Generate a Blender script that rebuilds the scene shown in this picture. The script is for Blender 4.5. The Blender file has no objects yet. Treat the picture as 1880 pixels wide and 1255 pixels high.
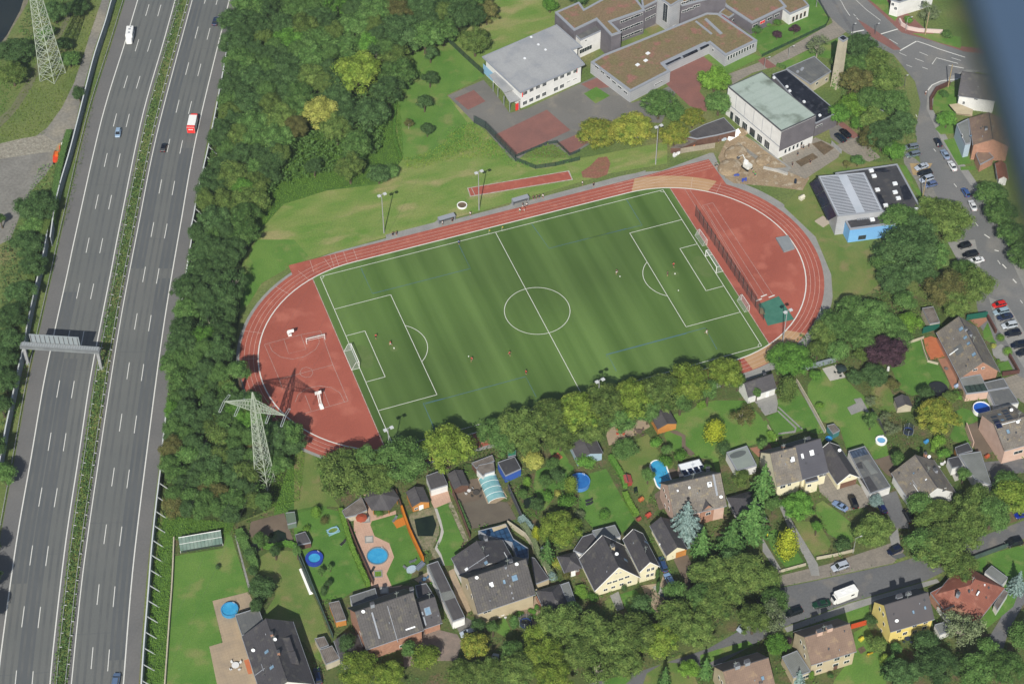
import bpy, bmesh, math, random
from mathutils import Vector, Matrix
from mathutils.geometry import tessellate_polygon
R=math.radians; PI=math.pi
scn=bpy.context.scene; C=scn.collection
random.seed(7)
# ---------------------------------------------------------------- camera, sky, sun, exposure
CAM=Vector((-139.286,-355.832,387.180)); AZ,TILT,FOC=1.216062,0.807979,3584.57
cd=bpy.data.cameras.new('camera'); cam=bpy.data.objects.new('camera',cd); C.objects.link(cam)
cam.location=CAM; cam.rotation_euler=(PI/2-TILT,0,AZ-PI/2)
cd.sensor_width=36; cd.lens=FOC/1880*36; cd.clip_start=.2; cd.clip_end=6000
cd.dof.use_dof=True; cd.dof.focus_distance=540; cd.dof.aperture_fstop=2.6
scn.camera=cam
w=bpy.data.worlds.new('World'); scn.world=w; w.use_nodes=True
nt=w.node_tree; sky=nt.nodes.new('ShaderNodeTexSky'); sky.sky_type='NISHITA'; sky.sun_disc=False
SAZ,SEL=R(243.2),R(40.5)
sky.sun_elevation=SEL; sky.sun_rotation=(PI/2-SAZ)%(2*PI); sky.altitude=100; sky.dust_density=1.5
bg=nt.nodes['Background']; nt.links.new(sky.outputs[0],bg.inputs[0]); bg.inputs[1].default_value=.07
sd=bpy.data.lights.new('sun','SUN'); sun=bpy.data.objects.new('sun',sd); C.objects.link(sun)
sd.energy=4.7; sd.angle=R(.55); sd.color=(1,.96,.87)
sun.rotation_euler=Vector((math.cos(SAZ)*math.cos(SEL),math.sin(SAZ)*math.cos(SEL),math.sin(SEL))).to_track_quat('Z','Y').to_euler()
scn.view_settings.view_transform='Standard'; scn.view_settings.look='None'; scn.view_settings.gamma=1
scn.view_settings.exposure=.37
# ---------------------------------------------------------------- survey: picture coordinates of the 1880x1255 photo to places on the ground
_f=Vector((math.cos(AZ)*math.cos(TILT),math.sin(AZ)*math.cos(TILT),-math.sin(TILT)))
_r=_f.cross(Vector((0,0,1))).normalized(); _u=_r.cross(_f)
CR={'C1':(0,0,2.9875),'C2':(460,0,2.9875),'C3':(820,0,3.803),'C4':(1150,0,3.803),'C5':(1480,0,3.803),'C6':(1440,280,3.486),
'D1':(0,420,2.9875),'D2':(0,835,2.9875),'D3':(290,880,3.346),'D4':(540,780,3.922),'D5':(620,980,4.5625),'D6':(800,730,3.8025),
'E1':(980,930,3.862),'E2':(1090,730,4.328),'E3':(1340,640,4.483),'E4':(1600,600,4.182),'E5':(1400,880,3.346),'E6':(420,450,3.1375),
'F1':(640,260,3.302),'F2':(1080,270,3.217),'F3':(780,400,3.485),'F4':(380,680,5.229),
'Z1':(380,1060,6.2667),'Z2':(620,1040,7.8333),'Z3':(780,960,6.2667),'Z4':(1010,940,6.2667),'Z5':(1190,800,6.2667),'Z6':(1390,770,6.2667),
'Y1':(1600,740,6.275),'Y2':(1680,560,6.97),'Y3':(1290,1090,6.2667),'Y4':(1560,1000,5.875),'Y5':(1480,280,6.97),'Y6':(1210,200,7.833),'F':(0,0,1)}
def ray(c,x,y):
    ox,oy,s=CR[c]; px=ox+x/s; py=oy+y/s
    return _f+_r*((px-940)/FOC)-_u*((py-627.5)/FOC)
def P(c,x,y,z=0):
    d=ray(c,x,y); return CAM+d*((z-CAM.z)/d.z)
def mscale(p):                                   # metres per photo pixel at a place
    return (p-CAM).dot(_f)/FOC
# ---------------------------------------------------------------- materials
MATS={}
def s(r,g,b,k=1.45):
    return tuple(min(.85,((c/255)**2.2)/k) for c in (r,g,b))
def mat(key,c1,c2=None,sc=.3,c3=None,sc3=3,rough=.85,bump=0,metal=0,grain=.12,gsc=6,stripe=None,stripe2=None,rnd=0,spec=.3,alpha=None,contrast=1,stretch=None,bsc=None):
    """procedural material: two large-scale tones, a third in patches, fine grain, optional ribs (axis, period, depth)"""
    if key in MATS: return MATS[key]
    m=bpy.data.materials.new(key); MATS[key]=m; m.use_nodes=True; n=m.node_tree; b=n.nodes['Principled BSDF']
    b.inputs['Roughness'].default_value=rough; b.inputs['Metallic'].default_value=metal; b.inputs['Specular IOR Level'].default_value=spec
    N=n.nodes.new; L=n.links.new
    tc=N('ShaderNodeTexCoord'); co=tc.outputs['Object']
    if stretch:
        mp=N('ShaderNodeMapping'); mp.inputs['Scale'].default_value=stretch; L(co,mp.inputs[0]); cs=mp.outputs[0]
    else: cs=co
    def noise(scale,det=4,v=None):
        t=N('ShaderNodeTexNoise'); t.inputs['Scale'].default_value=scale; t.inputs['Detail'].default_value=det; L(v or cs,t.inputs['Vector']); return t.outputs[0]
    def ramp(v,a,bb):
        r=N('ShaderNodeMapRange'); r.inputs[1].default_value=a; r.inputs[2].default_value=bb; L(v,r.inputs[0]); return r.outputs[0]
    def mix(f,a,bb,mode='MIX'):
        x=N('ShaderNodeMix'); x.data_type='RGBA'; x.blend_type=mode
        for i,v in ((0,f),(6,a),(7,bb)):
            if isinstance(v,(int,float)): x.inputs[i].default_value=v
            elif isinstance(v,tuple): x.inputs[i].default_value=(*v[:3],1)
            else: L(v,x.inputs[i])
        return x.outputs[2]
    col=c1
    if c2: col=mix(ramp(noise(sc),.5-.16/contrast,.5+.16/contrast),c1,c2)
    if c3: col=mix(ramp(noise(sc3,3),.54,.68),col,c3)
    if stripe or stripe2:
        sp=N('ShaderNodeSeparateXYZ'); L(co,sp.inputs[0])
        for st in (stripe,stripe2):
            if not st: continue
            ax,per,dep=st
            mu=N('ShaderNodeMath'); mu.operation='MULTIPLY'; mu.inputs[1].default_value=1/per; L(sp.outputs[ax],mu.inputs[0])
            fr=N('ShaderNodeMath'); fr.operation='FRACT'; L(mu.outputs[0],fr.inputs[0])
            pp=N('ShaderNodeMath'); pp.operation='PINGPONG'; pp.inputs[1].default_value=.5; L(fr.outputs[0],pp.inputs[0])
            v=ramp(pp.outputs[0],.06,.2)
            d=N('ShaderNodeMapRange'); d.inputs[3].default_value=1-dep; d.inputs[4].default_value=1; L(v,d.inputs[0])
            col=mix(1.,col,d.outputs[0],'MULTIPLY')
    if grain:
        g=noise(gsc,2,co); d=N('ShaderNodeMapRange'); d.inputs[1].default_value=.3; d.inputs[2].default_value=.7
        d.inputs[3].default_value=1-grain; d.inputs[4].default_value=1+grain; L(g,d.inputs[0]); col=mix(1.,col,d.outputs[0],'MULTIPLY')
    if rnd:
        oi=N('ShaderNodeObjectInfo'); d=N('ShaderNodeMapRange'); d.inputs[3].default_value=1-rnd; d.inputs[4].default_value=1+rnd
        L(oi.outputs['Random'],d.inputs[0]); col=mix(1.,col,d.outputs[0],'MULTIPLY')
    if isinstance(col,tuple): b.inputs['Base Color'].default_value=(*col,1)
    else: L(col,b.inputs['Base Color'])
    if bump:
        bp=N('ShaderNodeBump'); bp.inputs['Strength'].default_value=1; bp.inputs['Distance'].default_value=bump
        L(noise(bsc or gsc,3,co),bp.inputs['Height']); L(bp.outputs[0],b.inputs['Normal'])
    if alpha is not None: b.inputs['Alpha'].default_value=alpha
    return m
def leafmat(key,c1,c2,yel=None,rnd=.22):
    """foliage: clumps of two tones, a touch of a third, per-tree variation, some light coming through the leaves"""
    if key in MATS: return MATS[key]
    c1,c2,yel=[tuple(min(.8,q*1.55*f_) for q,f_ in zip(c,(.93,1,1.12))) for c in (c1,c2,yel)]
    m=mat(key,c1,c2,sc=2.4,c3=yel,sc3=3.2,rough=.8,grain=.5,gsc=10,rnd=rnd,spec=.08)
    n=m.node_tree; b=n.nodes['Principled BSDF']; o=n.nodes['Material Output']
    tr=n.nodes.new('ShaderNodeBsdfTranslucent'); mx=n.nodes.new('ShaderNodeMixShader'); mx.inputs[0].default_value=.22
    src=b.inputs['Base Color'].links[0].from_socket; n.links.new(src,tr.inputs[0])
    n.links.new(b.outputs[0],mx.inputs[1]); n.links.new(tr.outputs[0],mx.inputs[2]); n.links.new(mx.outputs[0],o.inputs[0])
    return m
# ---------------------------------------------------------------- mesh building
class MB:
    def __init__(q): q.v=[];q.f=[]
    def add(q,vs,fs):
        o=len(q.v); q.v+= [tuple(v) for v in vs]; q.f+=[tuple(i+o for i in f) for f in fs]; return q
    def box(q,c,sz,rz=0,m=None):
        x,y,z=[k/2 for k in sz]; cs,sn=math.cos(rz),math.sin(rz); vs=[]
        for a,b,d in ((-1,-1,-1),(1,-1,-1),(1,1,-1),(-1,1,-1),(-1,-1,1),(1,-1,1),(1,1,1),(-1,1,1)):
            X,Y=a*x,b*y; vs.append(Vector((c[0]+X*cs-Y*sn,c[1]+X*sn+Y*cs,c[2]+d*z)))
        if m: vs=[m@v for v in vs]
        return q.add(vs,[(0,3,2,1),(4,5,6,7),(0,1,5,4),(1,2,6,5),(2,3,7,6),(3,0,4,7)])
    def bar(q,a,b,t,t2=None,n=4):                    # tapered bar between two points
        a=Vector(a);b=Vector(b);d=(b-a)
        if d.length<1e-6: return q
        d.normalize(); u=d.cross(Vector((0,0,1)))
        if u.length<.01: u=Vector((1,0,0))
        u.normalize(); w_=d.cross(u); t2=t if t2 is None else t2; vs=[]
        for p,r in ((a,t),(b,t2)):
            for i in range(n):
                an=2*PI*(i+.5)/n; vs.append(p+(u*math.cos(an)+w_*math.sin(an))*r)
        fs=[(i,(i+1)%n,n+(i+1)%n,n+i) for i in range(n)]+[tuple(range(n))[::-1],tuple(range(n,2*n))]
        return q.add(vs,fs)
    def cyl(q,c,r,h,n=24,r2=None):
        return q.bar(c,(c[0],c[1],c[2]+h),r,r2,n)
    def ell(q,c,rx,ry,h,n=32,inner=None):            # elliptical drum or ring
        out=[(c[0]+rx*math.cos(2*PI*i/n),c[1]+ry*math.sin(2*PI*i/n)) for i in range(n)]
        if inner is None: return q.prism(out,c[2],c[2]+h)
        inn=[(c[0]+(rx-inner)*math.cos(2*PI*i/n),c[1]+(ry-inner)*math.sin(2*PI*i/n)) for i in range(n)]
        vs=[(*p,c[2]) for p in out]+[(*p,c[2]+h) for p in out]+[(*p,c[2]) for p in inn]+[(*p,c[2]+h) for p in inn]
        fs=[]
        for i in range(n):
            j=(i+1)%n; fs+=[(i,j,n+j,n+i),(n+i,n+j,3*n+j,3*n+i),(3*n+i,3*n+j,2*n+j,2*n+i)]
        return q.add(vs,fs)
    def prism(q,pts,z0,z1,top=True,bottom=True,side=True):
        pts=[(p[0],p[1]) for p in pts]
        if sum(pts[i][0]*pts[(i+1)%len(pts)][1]-pts[(i+1)%len(pts)][0]*pts[i][1] for i in range(len(pts)))<0: pts=pts[::-1]
        n=len(pts); vs=[(*p,z0) for p in pts]+[(*p,z1) for p in pts]; fs=[]
        tris=tessellate_polygon([[Vector((*p,0)) for p in pts]]) if n>4 else [tuple(range(n))]
        def up(t):
            a,b,c_=[pts[i] for i in t[:3]]; return (b[0]-a[0])*(c_[1]-a[1])-(c_[0]-a[0])*(b[1]-a[1])>0
        for t in tris:
            t=tuple(t) if up(t) else tuple(t)[::-1]
            if top: fs.append(tuple(i+n for i in t))
            if bottom: fs.append(t[::-1])
        if side: fs+=[(i,(i+1)%n,n+(i+1)%n,n+i) for i in range(n)]
        return q.add(vs,fs)
    def poly(q,vs): return q.add(vs,[tuple(range(len(vs)))])
    def ico(q,c,r,sub=1,sq=(1,1,1)):
        bm=bmesh.new(); bmesh.ops.create_icosphere(bm,subdivisions=sub,radius=1)
        vs=[(c[0]+v.co.x*r*sq[0],c[1]+v.co.y*r*sq[1],c[2]+v.co.z*r*sq[2]) for v in bm.verts]
        fs=[tuple(v.index for v in f.verts) for f in bm.faces]; bm.free(); return q.add(vs,fs)
    def mesh(q,name,m=None,smooth=False):
        me=bpy.data.meshes.new(name); me.from_pydata(q.v,[],q.f)
        if m: me.materials.append(m)
        if smooth: me.polygons.foreach_set('use_smooth',[True]*len(me.polygons))
        me.update(); return me
def link(name,me,parent=None,loc=(0,0,0),rz=0):
    o=bpy.data.objects.new(name,me); C.objects.link(o); o.location=loc; o.rotation_euler=(0,0,rz); o.parent=parent; return o
def part(name,mb,m,parent,label=None,smooth=False):
    o=link(name,mb.mesh(name,m,smooth),parent)
    if label: o['label']=label
    return o
def tag(o,label,cat,group=None,kind=None):
    if label: o['label']=label
    if cat: o['category']=cat
    if group: o['group']=group
    if kind: o['kind']=kind
    return o
def T(name,label,cat,loc=(0,0,0),rz=0,group=None):
    o=bpy.data.objects.new(name,None); C.objects.link(o); o.location=loc; o.rotation_euler=(0,0,rz); o.empty_display_size=.5
    return tag(o,label,cat,group)
def solo(name,mb,m,label,cat,loc=(0,0,0),rz=0,group=None,smooth=False):
    return tag(link(name,mb.mesh(name,m,smooth),None,loc,rz),label,cat,group)
def struct(name,mb,m): return tag(link(name,mb.mesh(name,m)),None,None,None,'structure')
def tree_copy(root,loc,rz,label,group=None,sc=None,mats=None):
    r=root.copy(); C.objects.link(r); r.location=loc; r.rotation_euler=(0,0,rz); r['label']=label
    if group: r['group']=group
    if sc: r.scale=sc
    def kids(src,dst):
        for ch in src.children:
            c=ch.copy(); C.objects.link(c); c.parent=dst
            if mats and ch.name.split('.')[0] in mats:
                c.material_slots[0].link='OBJECT'; c.material_slots[0].material=mats[ch.name.split('.')[0]]
            kids(ch,c)
    kids(root,r); return r
def pts(c,l,z=0): return [P(c,x,y,z) for x,y in l]
SH=[]
def sheet(name,c,l,m,z):
    w_=[(p[0],p[1]) for p in (pts(c,l) if c else l)]
    if name!='garden_ground': SH.append((min(p[0] for p in w_),max(p[0] for p in w_),min(p[1] for p in w_),max(p[1] for p in w_),w_))
    return struct(name,MB().prism(pts(c,l) if c else l,z-.5,z,bottom=False),m)
def ribbon(mb,line,w,z,closed=False,h=0):            # a band of width w along a polyline of world points
    n=len(line); vs=[]
    for i in range(n):
        a=Vector(line[(i-1)%n] if (closed or i>0) else line[i]); b=Vector(line[(i+1)%n] if (closed or i<n-1) else line[i])
        d=Vector((b[0]-a[0],b[1]-a[1])).normalized(); nn=Vector((-d.y,d.x))*w/2; p=line[i]
        vs+=[(p[0]+nn.x,p[1]+nn.y,z),(p[0]-nn.x,p[1]-nn.y,z)]
    m=n if closed else n-1
    if h:
        top=[(v[0],v[1],z+h) for v in vs]; k=len(vs); fs=[]
        for i in range(m):
            a,b,c_,d_=2*i,2*i+1,(2*i+3)%k,(2*i+2)%k
            fs+=[(a+k,b+k,c_+k,d_+k),(a,a+k,d_+k,d_),(b,c_,c_+k,b+k)]
        if not closed: fs+=[(0,1,1+k,k),(k-2,2*k-2,2*k-1,k-1)]
        return mb.add(vs+top,fs)
    return mb.add(vs,[(2*i,2*i+1,(2*i+3)%(2*n),(2*i+2)%(2*n)) for i in range(m)])
def dense(l,step=4):                                   # smooth curve through points (Catmull-Rom)
    out=[]; n=len(l)
    for i in range(n-1):
        p0=l[max(i-1,0)];p1=l[i];p2=l[i+1];p3=l[min(i+2,n-1)]; k=max(1,int((Vector(p2)-Vector(p1)).length/step))
        for j in range(k):
            t=j/k; out.append(tuple(.5*((2*p1[a])+(-p0[a]+p2[a])*t+(2*p0[a]-5*p1[a]+4*p2[a]-p3[a])*t*t+(-p0[a]+3*p1[a]-3*p2[a]+p3[a])*t**3) for a in range(len(p1))))
    out.append(tuple(l[-1])); return out
# ================================================================ SETTING: ground, motorway, stadium, yards, streets, lawns
G_rough=mat('rough_grass',s(96,118,62),s(122,132,78),sc=.06,c3=s(132,128,88),sc3=.03,grain=.22,gsc=1.6,bump=.12)
G_mead=mat('meadow_grass',s(106,140,62),s(136,150,84),sc=.09,c3=s(158,154,104),sc3=.07,grain=.16,gsc=2.2,bump=.06,stretch=(1,2.2,1))
G_lawn=mat('lawn_grass',s(88,130,54),s(108,142,66),sc=.13,c3=s(130,142,82),sc3=.16,grain=.15,gsc=3,bump=.05)
G_lawn2=mat('lawn_deep',s(80,122,50),s(96,136,60),sc=.2,c3=s(116,138,74),sc3=.25,grain=.14,gsc=3,bump=.04)
G_lawn3=mat('lawn_dry',s(98,126,60),s(126,134,78),sc=.16,c3=s(140,132,90),sc3=.18,grain=.18,gsc=4,bump=.05)
G_forest=mat('forest_floor',s(62,78,40),s(74,90,48),sc=.2,grain=.3,gsc=1.5,bump=.2)
M_soil=mat('soil',s(120,104,84),s(96,84,68),sc=.4,grain=.2,gsc=2,bump=.08)
M_asph=mat('motorway_asphalt',s(109,112,111),s(116,118,116),sc=.05,grain=.06,gsc=3,c3=s(116,117,115),sc3=.03)
M_asphd=mat('repair_asphalt',s(96,100,103),s(102,105,107),sc=.1,grain=.06)
M_shldr=mat('shoulder_asphalt',s(122,121,120),s(114,114,114),sc=.1,grain=.08,gsc=2)
M_road=mat('street_asphalt',s(128,128,128),s(116,118,119),sc=.08,c3=s(138,136,132),sc3=.12,grain=.08,gsc=2)
M_roadd=mat('side_street_asphalt',s(116,117,119),s(106,107,110),sc=.1,c3=s(130,127,123),sc3=.2,grain=.1,gsc=2)
M_yard=mat('yard_asphalt',s(128,126,122),s(116,115,112),sc=.09,c3=s(136,132,124),sc3=.2,grain=.06,gsc=2)
M_redpave=mat('red_paving',s(148,104,96),s(136,98,92),sc=.2,grain=.08,gsc=2)
M_slab=mat('concrete_slab',s(160,152,140),s(146,140,130),sc=.4,grain=.1,gsc=3,stripe=(0,1.0,.1),stripe2=(1,1.0,.1))
M_grey=mat('grey_paving',s(160,159,155),s(146,146,144),sc=.3,grain=.1,gsc=3)
M_gravel=mat('gravel',s(142,140,134),s(126,124,119),sc=.12,c3=s(158,152,138),sc3=.06,grain=.16,gsc=1.2,bump=.05)
M_sand=mat('sandy_patch',s(184,160,120),s(166,142,104),sc=.4,grain=.1)
M_tartan=mat('tartan_red',s(178,98,82),s(166,90,76),sc=.12,c3=s(184,108,90),sc3=.5,grain=.1,gsc=3)
M_tartand=mat('tartan_infield',s(180,100,84),s(162,88,74),sc=.05,c3=s(187,110,93),sc3=.16,grain=.09,gsc=3)
M_beige=mat('tartan_beige',s(198,160,122),s(188,150,112),sc=.3,grain=.05)
M_line=mat('white_paint',s(232,232,226),grain=.05,gsc=3)
M_linef=mat('faded_paint',s(196,190,184),s(170,150,140),sc=1,grain=.1)
M_lineb=mat('blue_paint',s(76,118,158),s(82,122,146),sc=1,grain=.1)
M_linet=mat('lane_paint',s(230,212,202),s(222,196,184),sc=.6,grain=.1)
M_turf=mat('synthetic_turf',s(74,102,45),s(104,132,70),sc=.028,grain=.04,gsc=3,stretch=(5.2,.16,1),contrast=1.0)
# broad worn band on the turf as real colour of the pile
def extra_turf():
    n=M_turf.node_tree; b=n.nodes['Principled BSDF']; src=b.inputs['Base Color'].links[0].from_socket
    tc=n.nodes.new('ShaderNodeTexCoord'); t=n.nodes.new('ShaderNodeTexNoise'); t.inputs['Scale'].default_value=.022; t.inputs['Detail'].default_value=2
    mr=n.nodes.new('ShaderNodeMapRange'); mr.inputs[1].default_value=.35; mr.inputs[2].default_value=.68; mr.inputs[3].default_value=.84; mr.inputs[4].default_value=1.16
    x=n.nodes.new('ShaderNodeMix'); x.data_type='RGBA'; x.blend_type='MULTIPLY'; x.inputs[0].default_value=1
    n.links.new(tc.outputs['Object'],t.inputs['Vector']); n.links.new(t.outputs[0],mr.inputs[0]); n.links.new(src,x.inputs[6]); n.links.new(mr.outputs[0],x.inputs[7]); n.links.new(x.outputs[2],b.inputs['Base Color'])
extra_turf()
struct('ground',MB().prism([(-1500,-1500),(1500,-1500),(1500,1500),(-1500,1500)],-1,0,bottom=False),G_rough)
# ---- motorway, lines measured in the photo
L1=dense([P('F',*p) for p in [(262,-30),(253,0),(229,80),(187,218),(141,420),(124,500),(99,614),(80,705),(57,840),(30,996),(2,1197),(-8,1290)]])
def off(line,d):
    o=[]
    for i,p in enumerate(line):
        a=Vector(line[max(i-1,0)]);b=Vector(line[min(i+1,len(line)-1)]);t=(b-a);t.z=0;t.normalize(); o.append((p[0]-t.y*d,p[1]+t.x*d,0))
    return o
L3=dense([P('F',*p) for p in [(362,-30),(353,0),(291,234),(253,420),(218,607),(182,840),(152,1053),(131,1255),(127,1290)]])
# run direction is towards the viewer, so positive offsets lie on the right in the picture
def band(a,b,m,name,z): return struct(name,MB().prism([(p[0],p[1]) for p in a]+[(p[0],p[1]) for p in b[::-1]],z-.4,z,bottom=False),m)
wA=12.3; wB=12.2
band(off(L1,-4.2),off(L1,wA+1.0),M_shldr,'motorway_shoulder',.012)
band(off(L1,-.1),off(L1,wA+.1),M_asph,'motorway_carriageway',.024)
band(off(L3,-.9),off(L3,wB+3.6),M_shldr,'motorway_shoulder',.012)
band(off(L3,-.1),off(L3,wB+.1),M_asph,'motorway_carriageway',.024)
def patch(line,i0,i1,a,b,m,z=.034):
    l=off(line,a)[i0:i1]; r_=off(line,b)[i0:i1]; band(l,r_,m,'motorway_repair_patch',z)
patch(L1,34,58,.2,4.0,M_asphd); patch(L1,40,70,4.3,7.9,M_asphd); patch(L3,2,34,.3,3.9,M_asphd); patch(L3,34,66,8.3,12.0,M_asphd); patch(L3,20,34,8.2,12,M_asphd,.036)
for ln,o_,ww in ((L1,0,.3),(L1,wA,.3),(L3,0,.25),(L3,wB,.3)):
    struct('lane_marking',ribbon(MB(),off(ln,o_),ww,.046),M_line)
def dashes(line,o_,ph):
    l=off(line,o_); mb=MB(); d=-ph; prev=l[0]
    cum=[0]
    for i in range(1,len(l)): cum.append(cum[-1]+(Vector(l[i])-Vector(l[i-1])).length)
    def at(t):
        for i in range(1,len(l)):
            if cum[i]>=t:
                k=(t-cum[i-1])/(cum[i]-cum[i-1]); return Vector(l[i-1]).lerp(Vector(l[i]),k)
        return Vector(l[-1])
    while d<cum[-1]-6:
        if d>0: ribbon(mb,[at(d),at(d+6.2)],.2,.046)
        d+=18.62
    struct('lane_dashes',mb,M_line)
M_wear=mat('wheel_wear',s(100,103,104),s(110,112,111),sc=.15,grain=.08)
for ln in (L1,L3):
    for cx_ in (2.1,6.2,10.2):
        for dx_ in (-.85,.85): band(off(ln,cx_+dx_-.3),off(ln,cx_+dx_+.3),M_wear,'wheel_track',.04)
    for k_ in (9,23,30,41,55,63):
        if k_<len(ln)-1: p0,p1=off(ln,.2)[k_],off(ln,12)[k_]; struct('tar_seam',ribbon(MB(),[p0,p1],.12,.043),M_asphd)
# phases measured: first dash below the top edge
def phase(line,o_,c,x,y):
    q=P(c,x,y); l=off(line,o_); cum=0;best=(1e9,0)
    for i in range(1,len(l)):
        a=Vector(l[i-1]);b=Vector(l[i]);L=(b-a).length;t=max(0,min(L,(q-a).dot((b-a)/L))); dd=(q-(a+(b-a)/L*t)).length
        if dd<best[0]: best=(dd,cum+t)
        cum+=L
    return -((best[1]-3.1)%18.62)
def dash2(line,o_,c,x,y): dashes(line,o_,phase(line,o_,c,x,y))
dash2(L1,4.15,'C1',755,250); dash2(L1,8.1,'C1',822,252); dash2(L3,4.3,'C1',1030,378); dash2(L3,8.25,'C1',1098,385)
# ---- left side: canal, banks, gravel road and yard
M_water=mat('canal_water',(.012,.018,.02),(.02,.026,.024),sc=.1,rough=.12,grain=0,spec=.5,bump=.02,gsc=1.5)
M_bank=mat('stone_bank',s(142,136,118),s(120,116,98),sc=.3,grain=.2,gsc=1)
sheet('canal_bank','C1',[(-300,-100),(190,-100),(150,20),(60,170),(0,290),(-60,400),(-400,900)],M_bank,.02)
sheet('canal_water','C1',[(-300,-100),(160,-100),(110,60),(40,190),(-20,270),(-90,370),(-400,800)],M_water,.03)
sheet('gravel_road','C1',[(570,-30),(610,-30),(575,110),(520,260),(470,440),(440,560),(410,700),(400,790),(300,880),(250,960),(170,1050),(110,1180),(60,1310),(0,1340),(-60,1340),(-60,790),(60,790),(200,745),(260,700),(340,590),(400,470),(450,330),(500,170),(545,40)],M_gravel,.03)
sheet('yard_rubble','C1',[(-50,800),(120,760),(240,740),(330,790),(290,830),(150,850),(-50,880)],mat('rubble',s(170,166,152),s(140,134,122),sc=1,grain=.3,gsc=2,bump=.2),.045)
sheet('sand_pile_area','C1',[(320,790),(390,755),(385,830),(330,900),(285,860)],M_sand,.05)
sheet('dirt_track','C1',[(-20,660),(60,590),(150,440),(230,300),(330,150),(370,70),(395,80),(350,180),(250,330),(180,470),(90,610),(-20,720)],mat('dirt_path',s(122,124,96),s(108,112,82),sc=.4,grain=.2),.025)
# ---- forest floor
FOREST=[(440,-20),(905,-20),(885,30),(830,80),(800,90),(735,105),(728,230),(737,292),(700,335),(600,350),(520,378),(478,425),(450,470),(440,580),(432,640),(445,720),(520,760),(548,800),(525,870),(505,930),(430,962),(300,948),(296,850),(318,620),(350,450),(390,240),(436,20)]
sheet('woodland_floor','F',FOREST,G_forest,.02)
for l_ in ([(478,428),(440,405),(480,350),(520,280),(545,235),(650,250),(700,185),(738,180),(742,294),(702,337),(600,352),(520,380)],[(505,930),(548,800),(600,845),(600,950),(500,960)],[(300,945),(430,960),(420,985),(318,990),(300,1262),(262,1262),(280,1080)]): sheet('bramble_ground','F',l_,mat('bramble_green',s(90,126,54),s(74,108,46),sc=.4,grain=.2,gsc=3),.025)
# ---- meadows around the school and north of the track
sheet('meadow','F',[(905,-30),(1025,-30),(1025,60),(890,110),(880,145),(820,175),(890,240),(935,290),(1000,290),(1070,290),(1225,260),(1225,300),(1120,318),(960,365),(720,432),(532,486),(470,520),(440,560),(445,480),(480,420),(520,375),(600,350),(700,338),(740,292),(725,230),(735,105),(800,85),(835,75),(885,30)],G_mead,.03)
sheet('track_bank','F',[(440,585),(444,500),(470,440),(540,440),(570,474),(535,488),(480,520)],G_lawn,.036)
sheet('orchard_lawn','F',[(740,104),(800,85),(835,85),(890,140),(820,175),(858,225),(850,255),(790,290),(740,294),(728,230)],G_lawn,.042)
# ---- stadium
def arc(cx,cy,r,a0,a1,n=40): return [(cx+r*math.cos(R(a0+(a1-a0)*i/n)),cy+r*math.sin(R(a0+(a1-a0)*i/n))) for i in range(n+1)]
RX,RI,RO=42.5,36.4,41.5
def oval(r): return arc(RX,0,r,-90,90)+arc(-RX,0,r,90,270)
path=[P('F1',-160,690),P('F1',0,640),P('F1',230,572)]
sheet('stadium_path',None,arc(RX,0,RO+2.6,-90,90)+arc(-RX,0,RO+.9,90,270),M_grey,.035)
sheet('stadium_path_bay','F1',[(225,565),(520,490),(545,470),(630,455),(650,470),(975,385),(1010,350),(1080,345),(1100,358),(1585,235),(1800,175),(1800,240),(1000,420),(230,600)],M_grey,.04)
sheet('path_to_gym','F2',[(270,200),(720,35),(740,35),(770,100),(820,205),(870,250),(800,230),(700,85),(300,190)],M_grey,.041)
sheet('running_track',None,oval(RO),M_tartan,.055)
sheet('track_start_chute',None,[(-60,41.6),(-60,37.5),(-40,37.5),(40,37),(71.5,29),(71.2,41.9),(40,41.6)],M_tartan,.051)
sheet('infield',None,oval(RI),M_tartand,.065)
xs=55.0; yy=math.sqrt(RI**2-(xs-RX)**2)
turf=[(p[0],p[1]) for p in oval(RI-.05) if abs(p[0])<xs]
turf=[]
for p in arc(RX,0,RI-.1,-90,-math.degrees(math.acos((xs-RX)/RI)),10): turf.append(p)
for p in arc(RX,0,RI-.1,math.degrees(math.acos((xs-RX)/RI)),90,10): turf.append(p)
for p in arc(-RX,0,RI-.1,90,180-math.degrees(math.acos((xs-RX)/RI)),10): turf.append(p)
for p in arc(-RX,0,RI-.1,180+math.degrees(math.acos((xs-RX)/RI)),270,10): turf.append(p)
sheet('pitch_turf',None,turf,M_turf,.08)
sheet('turf_edge',None,[(xs,yy-.3),(xs+.18,yy-.3),(xs+.18,-yy+.3),(xs,-yy+.3)],M_linef,.079)
sheet('turf_edge',None,[(-xs,yy-.3),(-xs-.18,yy-.3),(-xs-.18,-yy+.3),(-xs,-yy+.3)],M_linef,.079)
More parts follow.
